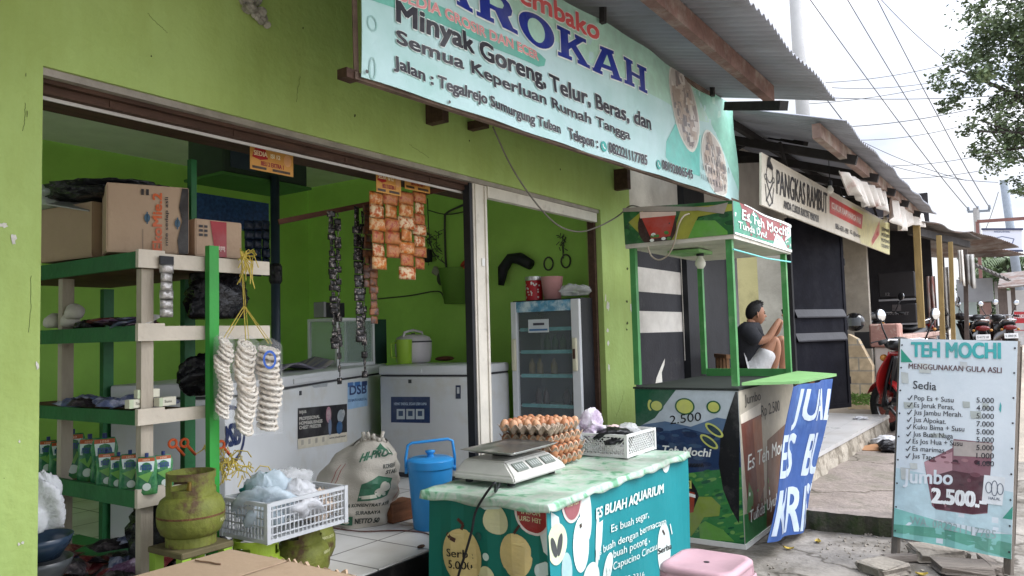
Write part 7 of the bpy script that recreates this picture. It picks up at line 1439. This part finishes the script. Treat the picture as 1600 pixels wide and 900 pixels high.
# ---------------------------------------------------------------- motor scooters
m_tyre = mat('tyre_rubber', (.02, .02, .021), .8, .2, 20, .2, 80); m_blk = mat('black_fairing', (.018, .018, .02), .3, .15, 6, coat=.3); m_chrome = mat('chrome_part', (.6, .6, .62), .15, .05, metal=1.); m_mirror = mat('mirror_face', (.75, .78, .82), .03, .01, metal=1.)
def scooter(label, loc, rz, col, s=1., plate='S 4172 HF', group=None, name='motor_scooter'):
    t = thing(name, label, 'motor scooter', loc, rz, group); t.scale = (s, s, s); mb = col
    for x in (-.62, .62):
        wh = B(); wh.tube([(x + .235 * cos(q), 0, .275 + .235 * sin(q)) for q in [2 * pi * j / 32 for j in range(32)]], .045, 10, True); wo = wh.o('wheel', m_tyre, t, smooth=True)
        b = B(); b.tube([(x + .195 * cos(q), 0, .275 + .195 * sin(q)) for q in [2 * pi * j / 32 for j in range(32)]], .014, 6, True); b.cyl((x, -.04, .275), (x, .04, .275), .045)
        for k in range(5): q = 2 * pi * k / 5; b.bar((x, 0, .275), (x + .19 * cos(q), 0, .275 + .19 * sin(q)), .02, .03)
        b.o('rim', m_chrome if x < 0 else m_blk, wo, smooth=False)
    b = B()
    for y in (-.07, .07): b.tube([(.62, y, .275), (.52, y, .6), (.44, y * .6, .85)], .02, 8)
    b.o('fork', m_blk, t, smooth=True)
    b = B(); b.grid(lambda a, c: (.62 + .29 * cos(pi * (.15 + .75 * a)), (c - .5) * .13, .275 + .29 * sin(pi * (.15 + .75 * a)) + .02 * sin(pi * c)), 14, 6); b.o('front_fender', mb, t, solid=.008, smooth=True)
    b = B()                                     # leg shield
    b.grid(lambda a, c: (.56 - .16 * c + .1 * (1 - (2 * a - 1) ** 2) * (1 - .4 * c), (a - .5) * (.28 + .2 * sin(pi * min(1, c * 1.1))), .38 + .52 * c), 16, 14); b.o('front_shield', mb, t, solid=.012, smooth=True)
    b = B(); b.grid(lambda a, c: (.5 - .15 * c + .08 * (1 - (2 * a - 1) ** 2), (a - .5) * (.12 + .1 * c), .45 + .4 * c), 10, 8); b.o('shield_inset', m_blk, t, solid=.012, smooth=True)
    b = B(); b.sph((.40, 0, .98), .13, (.9, 1.25, .62), 16); b.o('head_cowl', m_blk, t, smooth=True)
    b = B(); b.sph((.475, 0, .975), .085, (.55, 1.35, .55), 14); b.o('headlight', mat('headlight_lens', (.6, .62, .62), .08, .05, 5), t, smooth=True)
    for y in (-.14, .14): B().sph((.47, y, .83), .05, (.6, 1, .8), 10).o('turn_signal', mat('amber_lens', (.45, .2, .04), .15), t, smooth=True)
    b = B(); b.tube([(.22, -.36, 1.0), (.3, -.2, 1.03), (.36, 0, 1.02), (.3, .2, 1.03), (.22, .36, 1.0)], .014, 8); b.o('handlebar', m_chrome, t, smooth=True)
    for y in (-1, 1):
        B().cyl((.26, y * .27, 1.02), (.21, y * .385, .998), .022).o('grip', m_tyre, t, smooth=True); B().tube([(.3, y * .25, 1.03), (.4, y * .3, 1.01), (.36, y * .38, 1.0)], .008, 6).o('brake_lever', m_blk, t, smooth=True)
        mo = B().tube([(.27, y * .24, 1.03), (.26, y * .3, 1.15), (.24, y * .34, 1.24)], .009, 6).o('mirror', m_blk, t, smooth=True)
        b = B(); b.sph((.235, y * .345, 1.3), .07, (.3, .82, 1.0), 14, rot=(y * -.25, 0, 0)); b.o('mirror_housing', m_blk, mo, smooth=True); b = B(); b.sph((.212, y * .345, 1.3), .064, (.12, .8, .95), 14, rot=(y * -.25, 0, 0)); b.o('mirror_glass', m_mirror, mo, smooth=True)
    b = B(); b.b2((-.15, -.13, .3), (.42, .13, .4), .03, 2); b.o('footboard', m_blk, t, smooth=True, autosm=40)
    b = B(); b.grid(lambda a, c: (.1 - .95 * a, (.17 - .1 * a ** 2) * cos(pi * c), .42 + .2 * a + (.26 - .08 * a) * sin(pi * c) ** .8), 16, 14); b.o('side_body', mb, t, solid=.012, smooth=True)
    b = B(); b.grid(lambda a, c: (.12 - .86 * a, (.13 + .05 * sin(pi * a)) * (2 * c - 1), .74 + .035 * sin(a * 6 + 2) + .07 * a + .05 * (1 - (2 * c - 1) ** 4)), 20, 10); b.o('seat', mat('seat_vinyl', (.02, .02, .021), .6), t, solid=.05, smooth=True)
    B().tube([(-.55, -.13, .86), (-.85, -.12, .92), (-.92, 0, .93), (-.85, .12, .92), (-.55, .13, .86)], .015, 8).o('grab_rail', m_chrome, t, smooth=True)
    B().sph((-.86, 0, .76), .1, (.5, 1.3, .55), 14).o('tail_lamp', mat('red_lens', (.16, .01, .01), .15, coat=.3), t, smooth=True)
    for y in (-.15, .15): B().sph((-.84, y, .72), .04, (1, .8, .7), 10).o('turn_signal', mat('amber_lens', (.45, .2, .04), .15), t, smooth=True)
    B().bar((-.78, 0, .66), (-.97, 0, .42), .13, .015).o('rear_fender', m_blk, t)
    pl = B().box((-.925, 0, .585), (.012, .25, .115), (0, .35, 0), .002).o('licence_plate', mat('plate_white', (.65, .65, .64), .5), t)
    if plate:
        M_ = Matrix.Translation((-.925, 0, .585)) @ Euler((0, .35, 0)).to_matrix().to_4x4(); q = [M_ @ V(p) for p in ((-.0065, .12, -.055), (-.0065, -.12, -.055), (-.0065, -.12, .055), (-.0065, .12, .055))]; S = Sheet(*q); S.text(plate, .02, .03, .22, .075, srgb(40, 40, 44), 1, .02); S.build('plate_text', pl, world=False, lay=.0008)
    B().cyl((-.1, -.14, .3), (-.75, -.17, .36), .035, .05).o('exhaust', m_blk, t, smooth=True); B().b2((-.5, -.1, .24), (-.05, .1, .4), .03).o('engine', mat('engine_alloy', (.2, .2, .21), .4, .3, 10, metal=.6), t); B().bar((-.05, .12, .3), (-.1, .24, .01), .02).o('side_stand', m_blk, t)
    return t
m_red = mat('red_fairing', (.3, .012, .012), .28, .06, 4, coat=.4)
_h = at(1413, 540, X=10.75); scooter('red motor scooter parked behind the menu sign', (_h.x - .25, _h.y - .26, .15), R(47), m_red, 1.14, '')
gq = .62
scooter('black scooter with red tail parked rear first beyond the sign', (19.3, .98, gq), .12, m_blk, 1.02, 'S 4172 HF', 'scooters parked by the far stalls'); scooter('dark scooter at the right end of the far row', (20.6, .60, gq), .2, mat('brown_fairing', (.06, .035, .03), .35, coat=.3), 1.02, 'S 2860 JK', 'scooters parked by the far stalls')
scooter('black scooter with its nose towards the timber posts', (18.2, 1.62, gq), -1.1, m_blk, 1.05, '', 'scooters parked by the far stalls'); scooter('black scooter in the shade behind the second post', (16.6, 2.25, gq), 2.6, m_blk, 1.1, '', 'scooters parked by the far stalls')
hl = at(1335, 503, X=12.6); t = thing('helmet', 'glossy black helmet resting on the block wall', 'helmet', hl); B().sph((0, 0, 0), .15, (1, 1, .95), 20).o('shell', mat('gloss_black', (.012, .012, .013), .08, coat=.5), t, smooth=True); b = B(); b.grid(lambda a, c: (.157 * cos(pi * (.75 + .5 * a)) * cos(.5 * (c - .6)), .157 * sin(pi * (.75 + .5 * a)), -.06 + .12 * c), 14, 6); b.o('visor', mat('smoke_visor', (.1, .11, .12), .05), t, smooth=True)
B().bar((hl.x + .1, hl.y, hl.z - .28), (hl.x + .1, hl.y - .35, hl.z - .28), .3, .25).o('support_ledge', m_black, t, world=True)
# ---------------------------------------------------------------- stalls beyond the barber
m_ypost = mat('ochre_post', (.29, .21, .09), .85, .25, 5, .3, 30, stretch=(3, 3, .6)); m_dkpost = mat('dark_post', (.1, .08, .07), .85, .3, 5)
for k, (u0, v0, u1, v1, X, w_, mt, l) in enumerate([(1432, 352, 1440, 512, 14.2, .1, m_ypost, 'nearest thick ochre timber post on the pink parapet'), (1467, 368, 1473, 530, 15.4, .08, m_ypost, 'second ochre timber post under the far stall roof'), (1485, 378, 1490, 535, 16.6, .075, m_ypost, 'third ochre timber post before the parked scooters'), (1508, 390, 1511, 535, 18.0, .08, m_dkpost, 'dark thin post beside the hanging cloths')]):
    a_, c_ = at(u0, v0, X=X), at(u1, v1, X=X); tag(B().bar(c_, a_, w_, w_).o('timber_post', mt), l, 'post')
stall = thing('market_stall', 'dark open stall with shade toned back wall beyond the barber', 'stall', (16, 3, .5))
m_shade_wall = mat('shade_toned_wall', (.035, .033, .036), .9, .3, 3); m_beige = mat('dusty_beige_wall', (.36, .33, .28), .9, .15, 2, .2, 30, c2=(.2, .18, .16), th=.55, soft=.12, s2=1.2)
a_, c_ = at(1326, 640, X=14.0), at(1367, 640, X=14.0); B().b2((14.0, c_.y, .1), (14.15, a_.y + 2.5, 3.7)).o('beige_wall', m_beige, stall, world=True)
a_, c_ = at(1362, 520, X=19.0), at(1462, 520, X=19.0); B().b2((19.0, c_.y, .3), (19.1, a_.y + .6, 4.4)).o('back_wall', m_shade_wall, stall, world=True)  # the stall's inner shade is put into this wall's dark colour
B().b2((14.2, 4.9, .3), (19.0, 5.0, 4.2)).o('side_wall', m_shade_wall, stall, world=True)
t = thing('black_crate_stack', 'two stacked black crates with pale lettering in the dark stall', 'crates', at(1402, 520, X=16.5)); gx = t.location.x
for (v0, v1, l, uw) in [(508, 497, 'bar', 0), (470, 466, 'bar', 0)]: B().b2((gx - .02, at(1432, 480, X=gx).y, at(1400, v0, X=gx).z), (gx, at(1374, 480, X=gx).y, at(1400, v0 - 3, X=gx).z)).o('pale_rail', mat('rail_grey', (.3, .3, .31), .5), t, world=True)
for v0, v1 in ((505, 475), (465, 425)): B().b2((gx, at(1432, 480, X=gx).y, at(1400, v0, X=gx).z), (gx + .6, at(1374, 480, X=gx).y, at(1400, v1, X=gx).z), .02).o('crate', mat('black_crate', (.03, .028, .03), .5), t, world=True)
S = Sheet(*[at(u, v, X=gx - .01) for u, v in ((1374, 505), (1432, 505), (1432, 425), (1374, 425))]); gt = srgb(120, 116, 116)
S.ptext('TAHAN ALET', (1384, 492), (1420, 492), 4.5, gt, 1, .03); S.ppoly([(1394, 476), (1408, 476), (1408, 486), (1394, 486)], srgb(90, 84, 84), 1); S.ptext('12', (1384, 462), (1390, 462), 4.5, gt, 1, .04); S.ptext('12', (1406, 462), (1412, 462), 4.5, gt, 1, .04)
S.build('crate_lettering', t)
roof3 = thing('stall_roof', 'low sagging dark roof over the timber posts', 'roof', (17, 1.5, 3)); m_dkroof = mat('dark_old_sheet', (.12, .11, .105), .85, .25, 3, .3, 20, c2=(.2, .12, .09), th=.6, s2=2)
q = [at(1446, 346, X=14.7), at(1532, 372, X=20.0)]; sl_ = lambda x: q[0] + (q[1] - q[0]) * ((x - 14.7) / 5.3)
corrugated('roof_sheet', roof3, 14.7, 20.0, sl_, lambda x: sl_(x) + V((0, 3.0, .55)), .1, .014, m_dkroof, 6, .03); B().bar(q[0] + V((.1, .25, -.12)), q[1] + V((0, .25, -.12)), .1, .14).o('eave_beam', m_dark_beam, roof3, world=True)
roof4 = thing('stall_roof', 'rusty corrugated sheets jutting out beyond the sagging dark roof', 'roof', (22, .6, 3)); m_rustroof = mat('rusty_sheet', (.15, .105, .09), .85, .3, 3, .3, 20, c2=(.22, .2, .19), th=.52, s2=2)
q4 = [at(1520, 360, X=20.2), at(1592, 386, X=22.5)]; s4 = lambda x: q4[0] + (q4[1] - q4[0]) * ((x - 20.2) / 2.3)
corrugated('roof_sheet', roof4, 20.2, 22.5, s4, lambda x: s4(x) + V((0, 1.9, .0)), .1, .014, m_rustroof, 5, .03)
q5 = [at(1542, 388, X=24.0), at(1606, 398, X=25.5)]; s5 = lambda x: q5[0] + (q5[1] - q5[0]) * ((x - 24.) / 1.5); corrugated('roof_sheet', roof4, 24.0, 25.5, s5, lambda x: s5(x) + V((0, 2.2, .1)), .1, .014, m_rustroof, 5, .03)
for (x, s_) in ((21.0, s4), (24.8, s5)): p = s_(x); B().bar((x, p.y + 1.6, .4), (x, p.y + 1.6, p.z - .02), .1).o('post', m_dkpost, roof4, world=True)
hut = thing('market_stall', 'far hut walled with grey sheet and patched panels', 'stall', (24, 1.5, .6)); gh = lambda u0, v0, u1, v1, X, th_, n_, mt: B().b2((X, at(u1, v1, X=X).y, at(u0, v1, X=X).z), (X + th_, at(u0, v0, X=X).y, at(u0, v0, X=X).z)).o(n_, mt, hut, world=True)
m_gsheet = mat('grey_blue_sheet', (.3, .31, .33), .7, .12, 3, .2, 10); m_psheet = mat('pale_cyan_sheet', (.5, .6, .6), .6, .08, 3); m_rsheet = mat('faded_red_sheet', (.33, .21, .19), .8, .2, 3)
gh(1494, 437, 1553, 473, 24, .1, 'grey_sheet', m_gsheet); gh(1553, 440, 1564, 540, 24.2, .1, 'patched_wall', mat('patched_wall', (.36, .35, .34), .9, .3, 2)); gh(1487, 473, 1530, 545, 24.3, .1, 'pale_panel', m_psheet); gh(1530, 473, 1553, 545, 24.25, .1, 'red_panel', m_rsheet); gh(1484, 420, 1494, 545, 24.1, .1, 'white_panel', m_dirty_white)
qh = [at(1520, 440, X=23.4), at(1578, 452, X=23.4)]; b = B(); b.grid(lambda a, c: (23.3 + 3.0 * c, qh[0].y * (1 - a) + qh[1].y * a, qh[0].z + .5 * (1 - a) + .12 * c + .03 * sin(a * 60)), 40, 3); b.o('roof', m_dkroof, hut, world=True, solid=.05)
for k, (u0, u1, v0, v1, X, l, mt) in enumerate([(1496, 1507, 391, 443, 17.6, 'narrow white cloth hanging from the dark roof edge', m_dirty_white), (1508, 1525, 398, 447, 17.9, 'greyish cloth hanging beside the dark thin post', mat('greyish_cloth', (.4, .39, .37), .9, .15, 4, .3, 12)), (1447, 1466, 432, 512, 18.4, 'red and white striped curtain in the shade of the stall', mat('striped_curtain', (.42, .2, .17), .9, .6, 3, c2=(.5, .46, .42), th=.5, soft=.04, s2=5, stretch=(1, 9, .5))), (1468, 1488, 418, 515, 19.4, 'white sheet hung inside the stall behind the posts', m_dirty_white)]):
    a_, c_ = at(u0, v0, X=X), at(u1, v1, X=X); b = B(); b.grid(lambda p, q_: (X + .06 * sin(p * 14 + k) * (.3 + q_), a_.y + (c_.y - a_.y) * p, a_.z + (c_.z - a_.z) * q_ + .05 * sin(p * 5 + k) * q_), 24, 5); tag(b.o('hanging_cloth', mt, solid=.01, smooth=True), l, 'cloth')
for k, (u, l) in enumerate([(1566, 'dark far stall post nearest the hut'), (1573, 'middle dark post of the far stall'), (1586, 'last dark post of the far stall')]): p = at(u, 505, X=34); tag(B().bar((34, p.y, .5), (34, p.y, at(u, 445, X=34).z), .14).o('stall_post', m_dkpost), l, 'post')
fs = thing('market_stall', 'farthest stall with rusty tiled roof', 'stall', (35, 1, .6)); a_, c_ = at(1560, 452, X=34), at(1604, 440, X=34); b = B(); b.grid(lambda p, q_: (33.6 + 4 * q_, a_.y + (c_.y - a_.y) * p, a_.z + (c_.z - a_.z) * p * .2 + .7 * q_ + .04 * sin(q_ * 40)), 6, 30); b.o('roof', m_rustroof, fs, world=True, solid=.06); B().b2((36, c_.y, .5), (36.2, a_.y, a_.z)).o('wall', mat('pale_far_wall', (.5, .5, .5), .9, .15, 1), fs, world=True)
# red and white notice, billboard
def panel_sign(name, label, u0, v0, u1, v1, X, mt, cat, leg=True):
    t = thing(name, label, cat, at((u0 + u1) / 2, v1, X=X)); S = Sheet(at(u0, v1, X=X), at(u1, v1, X=X), at(u1, v0, X=X), at(u0, v0, X=X)); S.panel('board', mt, t, th=.04); return t, S
t, S = panel_sign('notice_board', 'red and white notice standing by the far roadside', 1583, 485, 1606, 525, 22, mat('notice_white', (.66, .64, .64), .5), 'sign'); w, h = S.w, S.h; S.rect(w * .06, h * .5, w * .94, h * .95, srgb(206, 70, 76), 1); S.text('PARKIR', w * .12, h * .7, w * .88, h * .84, srgb(236, 226, 226), 2, .04); S.rect(w * .1, h * .2, w * .9, h * .24, srgb(206, 120, 124), 1); S.build('lettering', t)
for f_ in (.12, .88): p = S.P(w * f_, 0); B().bar((p.x + .06, p.y, .5), (p.x + .06, p.y, p.z + h), .06).o('leg', m_dkpost, t, world=True)
t, S = panel_sign('billboard', 'white framed roadside billboard above the far stalls', 1535, 358, 1597, 392, 30, mat('billboard_white', srgb(214, 218, 232), .5, .03), 'billboard'); w, h = S.w, S.h; ky = srgb(110, 120, 150)
S.text('PANGKALAN BARU', w * .3, h * .84, w * .7, h * .92, ky, 1, .04); S.line([(w * .15, h * .5), (w * .22, h * .3), (w * .4, h * .24), (w * .75, h * .3), (w * .8, h * .55), (w * .5, h * .66), (w * .15, h * .5)], .03, ky, 1)
for k in range(7): S.line([(w * (.25 + .08 * k), h * .28), (w * (.27 + .08 * k), h * .2)], .03, ky, 1)
S.build('drawing', t); P0, P1 = S.P(-.15, h + .25), S.P(w + .6, h + .4); mfr = mat('maroon_pipe', (.2, .1, .09), .6); B().bar(P0, P1, .1).o('top_pipe', mfr, t, world=True); B().bar(P0, (P0.x, P0.y, .4), .1).o('side_pipe', mfr, t, world=True); B().bar(S.P(w + .55, h), (P1.x, P1.y, .4), .1).o('side_pipe', mfr, t, world=True)
for yy in (0, h): B().bar(S.P(-.03, yy), S.P(w + .03, yy), .06).o('border', mat('navy_border', (.05, .06, .12), .5), t, world=True)
# ---------------------------------------------------------------- poles and wires
m_conc = mat('pole_concrete', (.36, .36, .36), .85, .08, 3, .15, 20); m_pole2 = mat('grey_blue_pole', (.2, .23, .27), .7)
p0_, p1_ = at(1243, 0, X=17), at(1256, 200, X=17); d_ = (p0_ - p1_) / (p0_.z - p1_.z); base = p1_ - d_ * (p1_.z - .4); up_ = p0_ + d_ * 3; tag(B().cyl(base, up_, .165, .115, 20).o('utility_pole', m_conc, smooth=True), 'pale concrete utility pole rising behind the grey canopies', 'utility pole')
t = thing('power_pole', 'far concrete power pole with crossarm and three insulators', 'utility pole', at(1524, 500, X=95)); p = at(1525, 325, X=95); B().cyl((95, p.y, .5), p, .38, .3, 10).o('pole', m_conc, t, world=True); a_, c_ = at(1512, 331, X=95), at(1547, 329, X=95); B().bar(a_, c_, .22).o('crossarm', m_pole2, t, world=True)
ins = [at(u, v, X=95) for u, v in ((1513, 327), (1528, 326), (1546, 324))]
for i_ in ins: B().cyl(i_ - V((0, 0, .2)), i_ + V((0, 0, .25)), .16, .1, 8).o('insulator', m_pole2, t, world=True)
a_, c_ = at(1568, 282, X=45), at(1577, 345, X=45); d_ = (a_ - c_) / (a_.z - c_.z); tag(B().cyl(c_ - d_ * (c_.z - .5), a_, .22, .17, 12).o('utility_pole', m_pole2, smooth=True), 'slim grey blue pole leaning behind the billboard', 'utility pole')
b = B(); 
p = at(1598, 505, X=40); 
m_wr = mat('dark_power_wire', (.08, .085, .1), .6)
def wire(label, A, C, sag_, rpx=.75, n=26, group='overhead power lines'):
    pts = []; rs = []
    for k in range(n + 1):
        t_ = k / n; p = A * (1 - t_) + C * t_; p = p + V((0, 0, -sag_ * 4 * t_ * (1 - t_))); pts.append(p); dd_ = (WM.transposed() @ (p - V((0, 0, CAMH)))); rs.append(max(.006, abs(dd_.z) * rpx / FPX))
    tag(B().tube(pts, [min(r_, rs[0] * 3 + .02) for r_ in rs], 5).o('overhead_wire', m_wr, smooth=True), label, 'wire', group)
for k, (u, v, l) in enumerate([(1262, -6, 'left long power line running to the far crossarm'), (1321, -6, 'middle long power line running to the far crossarm'), (1368, -6, 'right long power line running to the far crossarm')]): wire(l, at(u, v, X=30), ins[k], .35, .72)
wire('power line slanting from the top into the big tree', at(1372, -6, X=32), at(1475, 92, X=30), .1, .6)
for k, (u0, v0, u1, v1, l) in enumerate([(1290, 129, 1490, 98, 'upper cross wire between roof and tree'), (1300, 137, 1475, 126, 'second cross wire under the upper one'), (1250, 163, 1480, 130, 'thin cross wire rising to the tree'), (1280, 152, 1604, 146, 'level cross wire behind the tree'), (1300, 199, 1520, 170, 'cross wire midway down the sky'), (1330, 219, 1495, 199, 'cross wire below the middle one'), (1370, 259, 1545, 240, 'low cross wire rising right'), (1390, 279, 1575, 258, 'lowest cross wire over the far roofs'), (1345, 220, 1510, 282, 'thin wire slanting down across the long lines'), (1385, 257, 1560, 285, 'thin wire drooping to the slim pole'), (1310, 193, 1350, 230, 'faint wire beside the corrugated edge'), (1560, 300, 1535, 368, 'guy wire beside the far crossarm')]):
    wire(l, at(u0, v0, X=36), at(u1, v1, X=36 if k < 11 else 60), .15, .5 if k not in (3, 4) else .65, 14)
wire('dark stay wire dropping between the two canopies', at(1290, 153, X=9.5), at(1318, 190, X=9.5), 0, .9, 4)
# ---------------------------------------------------------------- trees
m_bark = mat('dark_bark', (.06, .052, .045), .9, .3, 6, .5, 30)
m_leaf = [mat('leaf_deep', (.05, .078, .033), .6, .3, 3), mat('leaf_mid', (.09, .13, .06), .55, .3, 3), mat('leaf_light', (.15, .2, .1), .5, .25, 3)]
def crown(name, t, clumps, leaf, n_per, seed):
    r_ = random.Random(seed); me = bpy.data.meshes.new(name); vs = []; fs = []; mi = []
    for c, R_ in clumps:
        nsub = max(3, int(R_ * 7)); subs = []
        for _ in range(nsub): d_ = V((r_.gauss(0, 1), r_.gauss(0, 1), r_.gauss(0, 1))).normalized() * R_ * r_.uniform(.35, 1) ; subs.append((c + V((d_.x, d_.y, d_.z * .8)), R_ * r_.uniform(.22, .42), r_.choices((0, 1, 2), (.35, .4, .25))[0]))
        for s_, rr_, tone in subs:
            for _ in range(int(n_per * (rr_ / .5) ** 1.6) + 6):
                o = V((r_.gauss(0, .5), r_.gauss(0, .5), r_.gauss(0, .38))) * rr_; p = s_ + o; u_ = V((r_.uniform(-1, 1), r_.uniform(-1, 1), r_.uniform(-.7, .5))).normalized(); w_ = u_.cross(V((r_.uniform(-1, 1), r_.uniform(-1, 1), r_.uniform(-1, 1)))).normalized(); l_ = leaf * r_.uniform(.6, 1.3); k = len(vs)
                vs += [p - u_ * l_ * .5, p + w_ * l_ * .24 - u_ * l_ * .05, p + u_ * l_ * .5, p - w_ * l_ * .24 - u_ * l_ * .05]; fs.append((k, k + 1, k + 2, k + 3)); mi.append(min(2, max(0, tone + r_.choice((-1, 0, 0, 0, 1)))))
    me.from_pydata(vs, [], fs); 
    for m_ in m_leaf: me.materials.append(m_)
    me.polygons.foreach_set('material_index', mi); ob = bpy.data.objects.new(name, me); COL.objects.link(ob); ob.parent = t; me.transform(wm(t).inverted()); return ob
TX = 21.0; tp = at(1760, 560, X=TX)
tree = thing('roadside_tree', 'large leafy tree overhanging the road at the right edge', 'tree', (TX, tp.y, .6))
cl = []
for (u, v, R_, dx) in [(1600, 20, 1.3, 0), (1570, 50, 1.1, -1), (1535, 62, .9, 0), (1505, 92, .8, .5), (1488, 110, .55, 0), (1520, 105, .8, -1), (1560, 100, 1.0, 1), (1600, 75, 1.2, 0), (1482, 138, .5, 0), (1500, 132, .6, .6), (1476, 152, .4, 0), (1535, 128, .6, 0), (1485, 165, .35, 0), (1478, 172, .3, 0), (1548, 150, .45, .5), (1570, 120, .5, 0), (1630, 120, 1.4, 0), (1640, 40, 1.6, 0), (1550, 176, .5, 0), (1528, 190, .4, .4), (1512, 208, .35, 0), (1560, 172, .5, -.5), (1585, 190, .8, 0), (1560, 215, .65, 0), (1540, 228, .55, .4), (1520, 236, .3, 0), (1565, 240, .6, -.4), (1590, 232, .8, 0), (1600, 255, .6, 0), (1545, 246, .3, 0), (1625, 210, 1.2, 0), (1530, 0, .35, 0), (1545, 14, .4, 0), (1560, -10, .6, 0), (1592, 292, .35, 0), (1600, 300, .4, 0), (1600, 150, .4, .6), (1640, 280, .8, 0), (1700, 150, 2.0, 0), (1720, 20, 2.2, 0)]: cl.append((at(u, v, X=TX + dx), R_))
crown('crown', tree, cl, .115, 190, 3)
trunk_top = at(1740, 260, X=TX); b = B(); b.tube([(TX, tp.y, .5), (TX + .1, tp.y + .05, 2.0), trunk_top], [.42, .33, .26], 12); b.o('trunk', m_bark, tree, world=True, smooth=True)
for (u1, v1, r0) in [(1500, 110, .1), (1545, 128, .1), (1530, 205, .09), (1565, 40, .12), (1600, -20, .13), (1556, 235, .08), (1700, -40, .16)]:
    e = at(u1, v1, X=TX + rnd.uniform(-.6, .6)); m1 = trunk_top * .55 + e * .45 + V((0, 0, .35)); b = B(); b.tube([trunk_top, m1, e], [r0, r0 * .6, .02], 8)
    for k in range(4): s_ = m1 + (e - m1) * rnd.uniform(.1, .8); b.tube([s_, s_ + V((rnd.uniform(-.6, .6), rnd.uniform(-.7, .9), rnd.uniform(-.4, .7)))], [.025, .008], 5)
    b.o('limb', m_bark, tree, world=True, smooth=True)
def far_tree(label, X, u, vtop, vbase, R_, seed, n=7):
    a_, c_ = at(u, vtop, X=X), at(u, vbase, X=X); t = thing('far_tree', label, 'tree', (X, c_.y, .5), 0, 'trees behind the far stalls'); r_ = random.Random(seed); H = a_.z - .5
    cls = [(V((X + r_.uniform(-1, 1) * R_, c_.y + r_.uniform(-.8, .8) * R_, .5 + H * r_.uniform(.35, .9))), R_ * r_.uniform(.4, .7)) for _ in range(n)]; crown('crown', t, cls, .5, 26, seed); b = B(); b.tube([(X, c_.y, .4), (X, c_.y + .2, .5 + H * .7)], [.3, .12], 8); b.o('trunk', m_bark, t, world=True)
far_tree('bushy far tree just right of the hut roof', 60, 1562, 412, 450, 2.2, 5); far_tree('taller far tree behind the billboard', 75, 1580, 392, 450, 3.4, 6); far_tree('far tree at the right edge beyond the stalls', 68, 1604, 398, 455, 3.2, 7); far_tree('distant tree low behind the last stall', 90, 1592, 420, 470, 3.6, 8)
t = thing('palm_tree', 'feathery palm rising behind the far stalls', 'tree', (70, at(1573, 450, X=70).y, .5)); top = at(1574, 405, X=70); B().tube([t.location, top], [.2, .13], 8).o('trunk', m_bark, t, world=True)
b = B()
for k in range(12):
    a_ = k * .52; 
    for j in range(14): q = j / 14; p = top + V((cos(a_) * 3 * q, sin(a_) * 3 * q, 1.0 * q - 2.2 * q * q)); b.face([p, p + V((.3 * cos(a_ + 1.2), .3 * sin(a_ + 1.2), -.7 + .3 * q)), p + V((cos(a_) * .25, sin(a_) * .25, .0))]); b.face([p, p + V((.3 * cos(a_ - 1.2), .3 * sin(a_ - 1.2), -.7 + .3 * q)), p + V((cos(a_) * .25, sin(a_) * .25, .0))])
b.o('fronds', m_leaf[1], t, world=True)
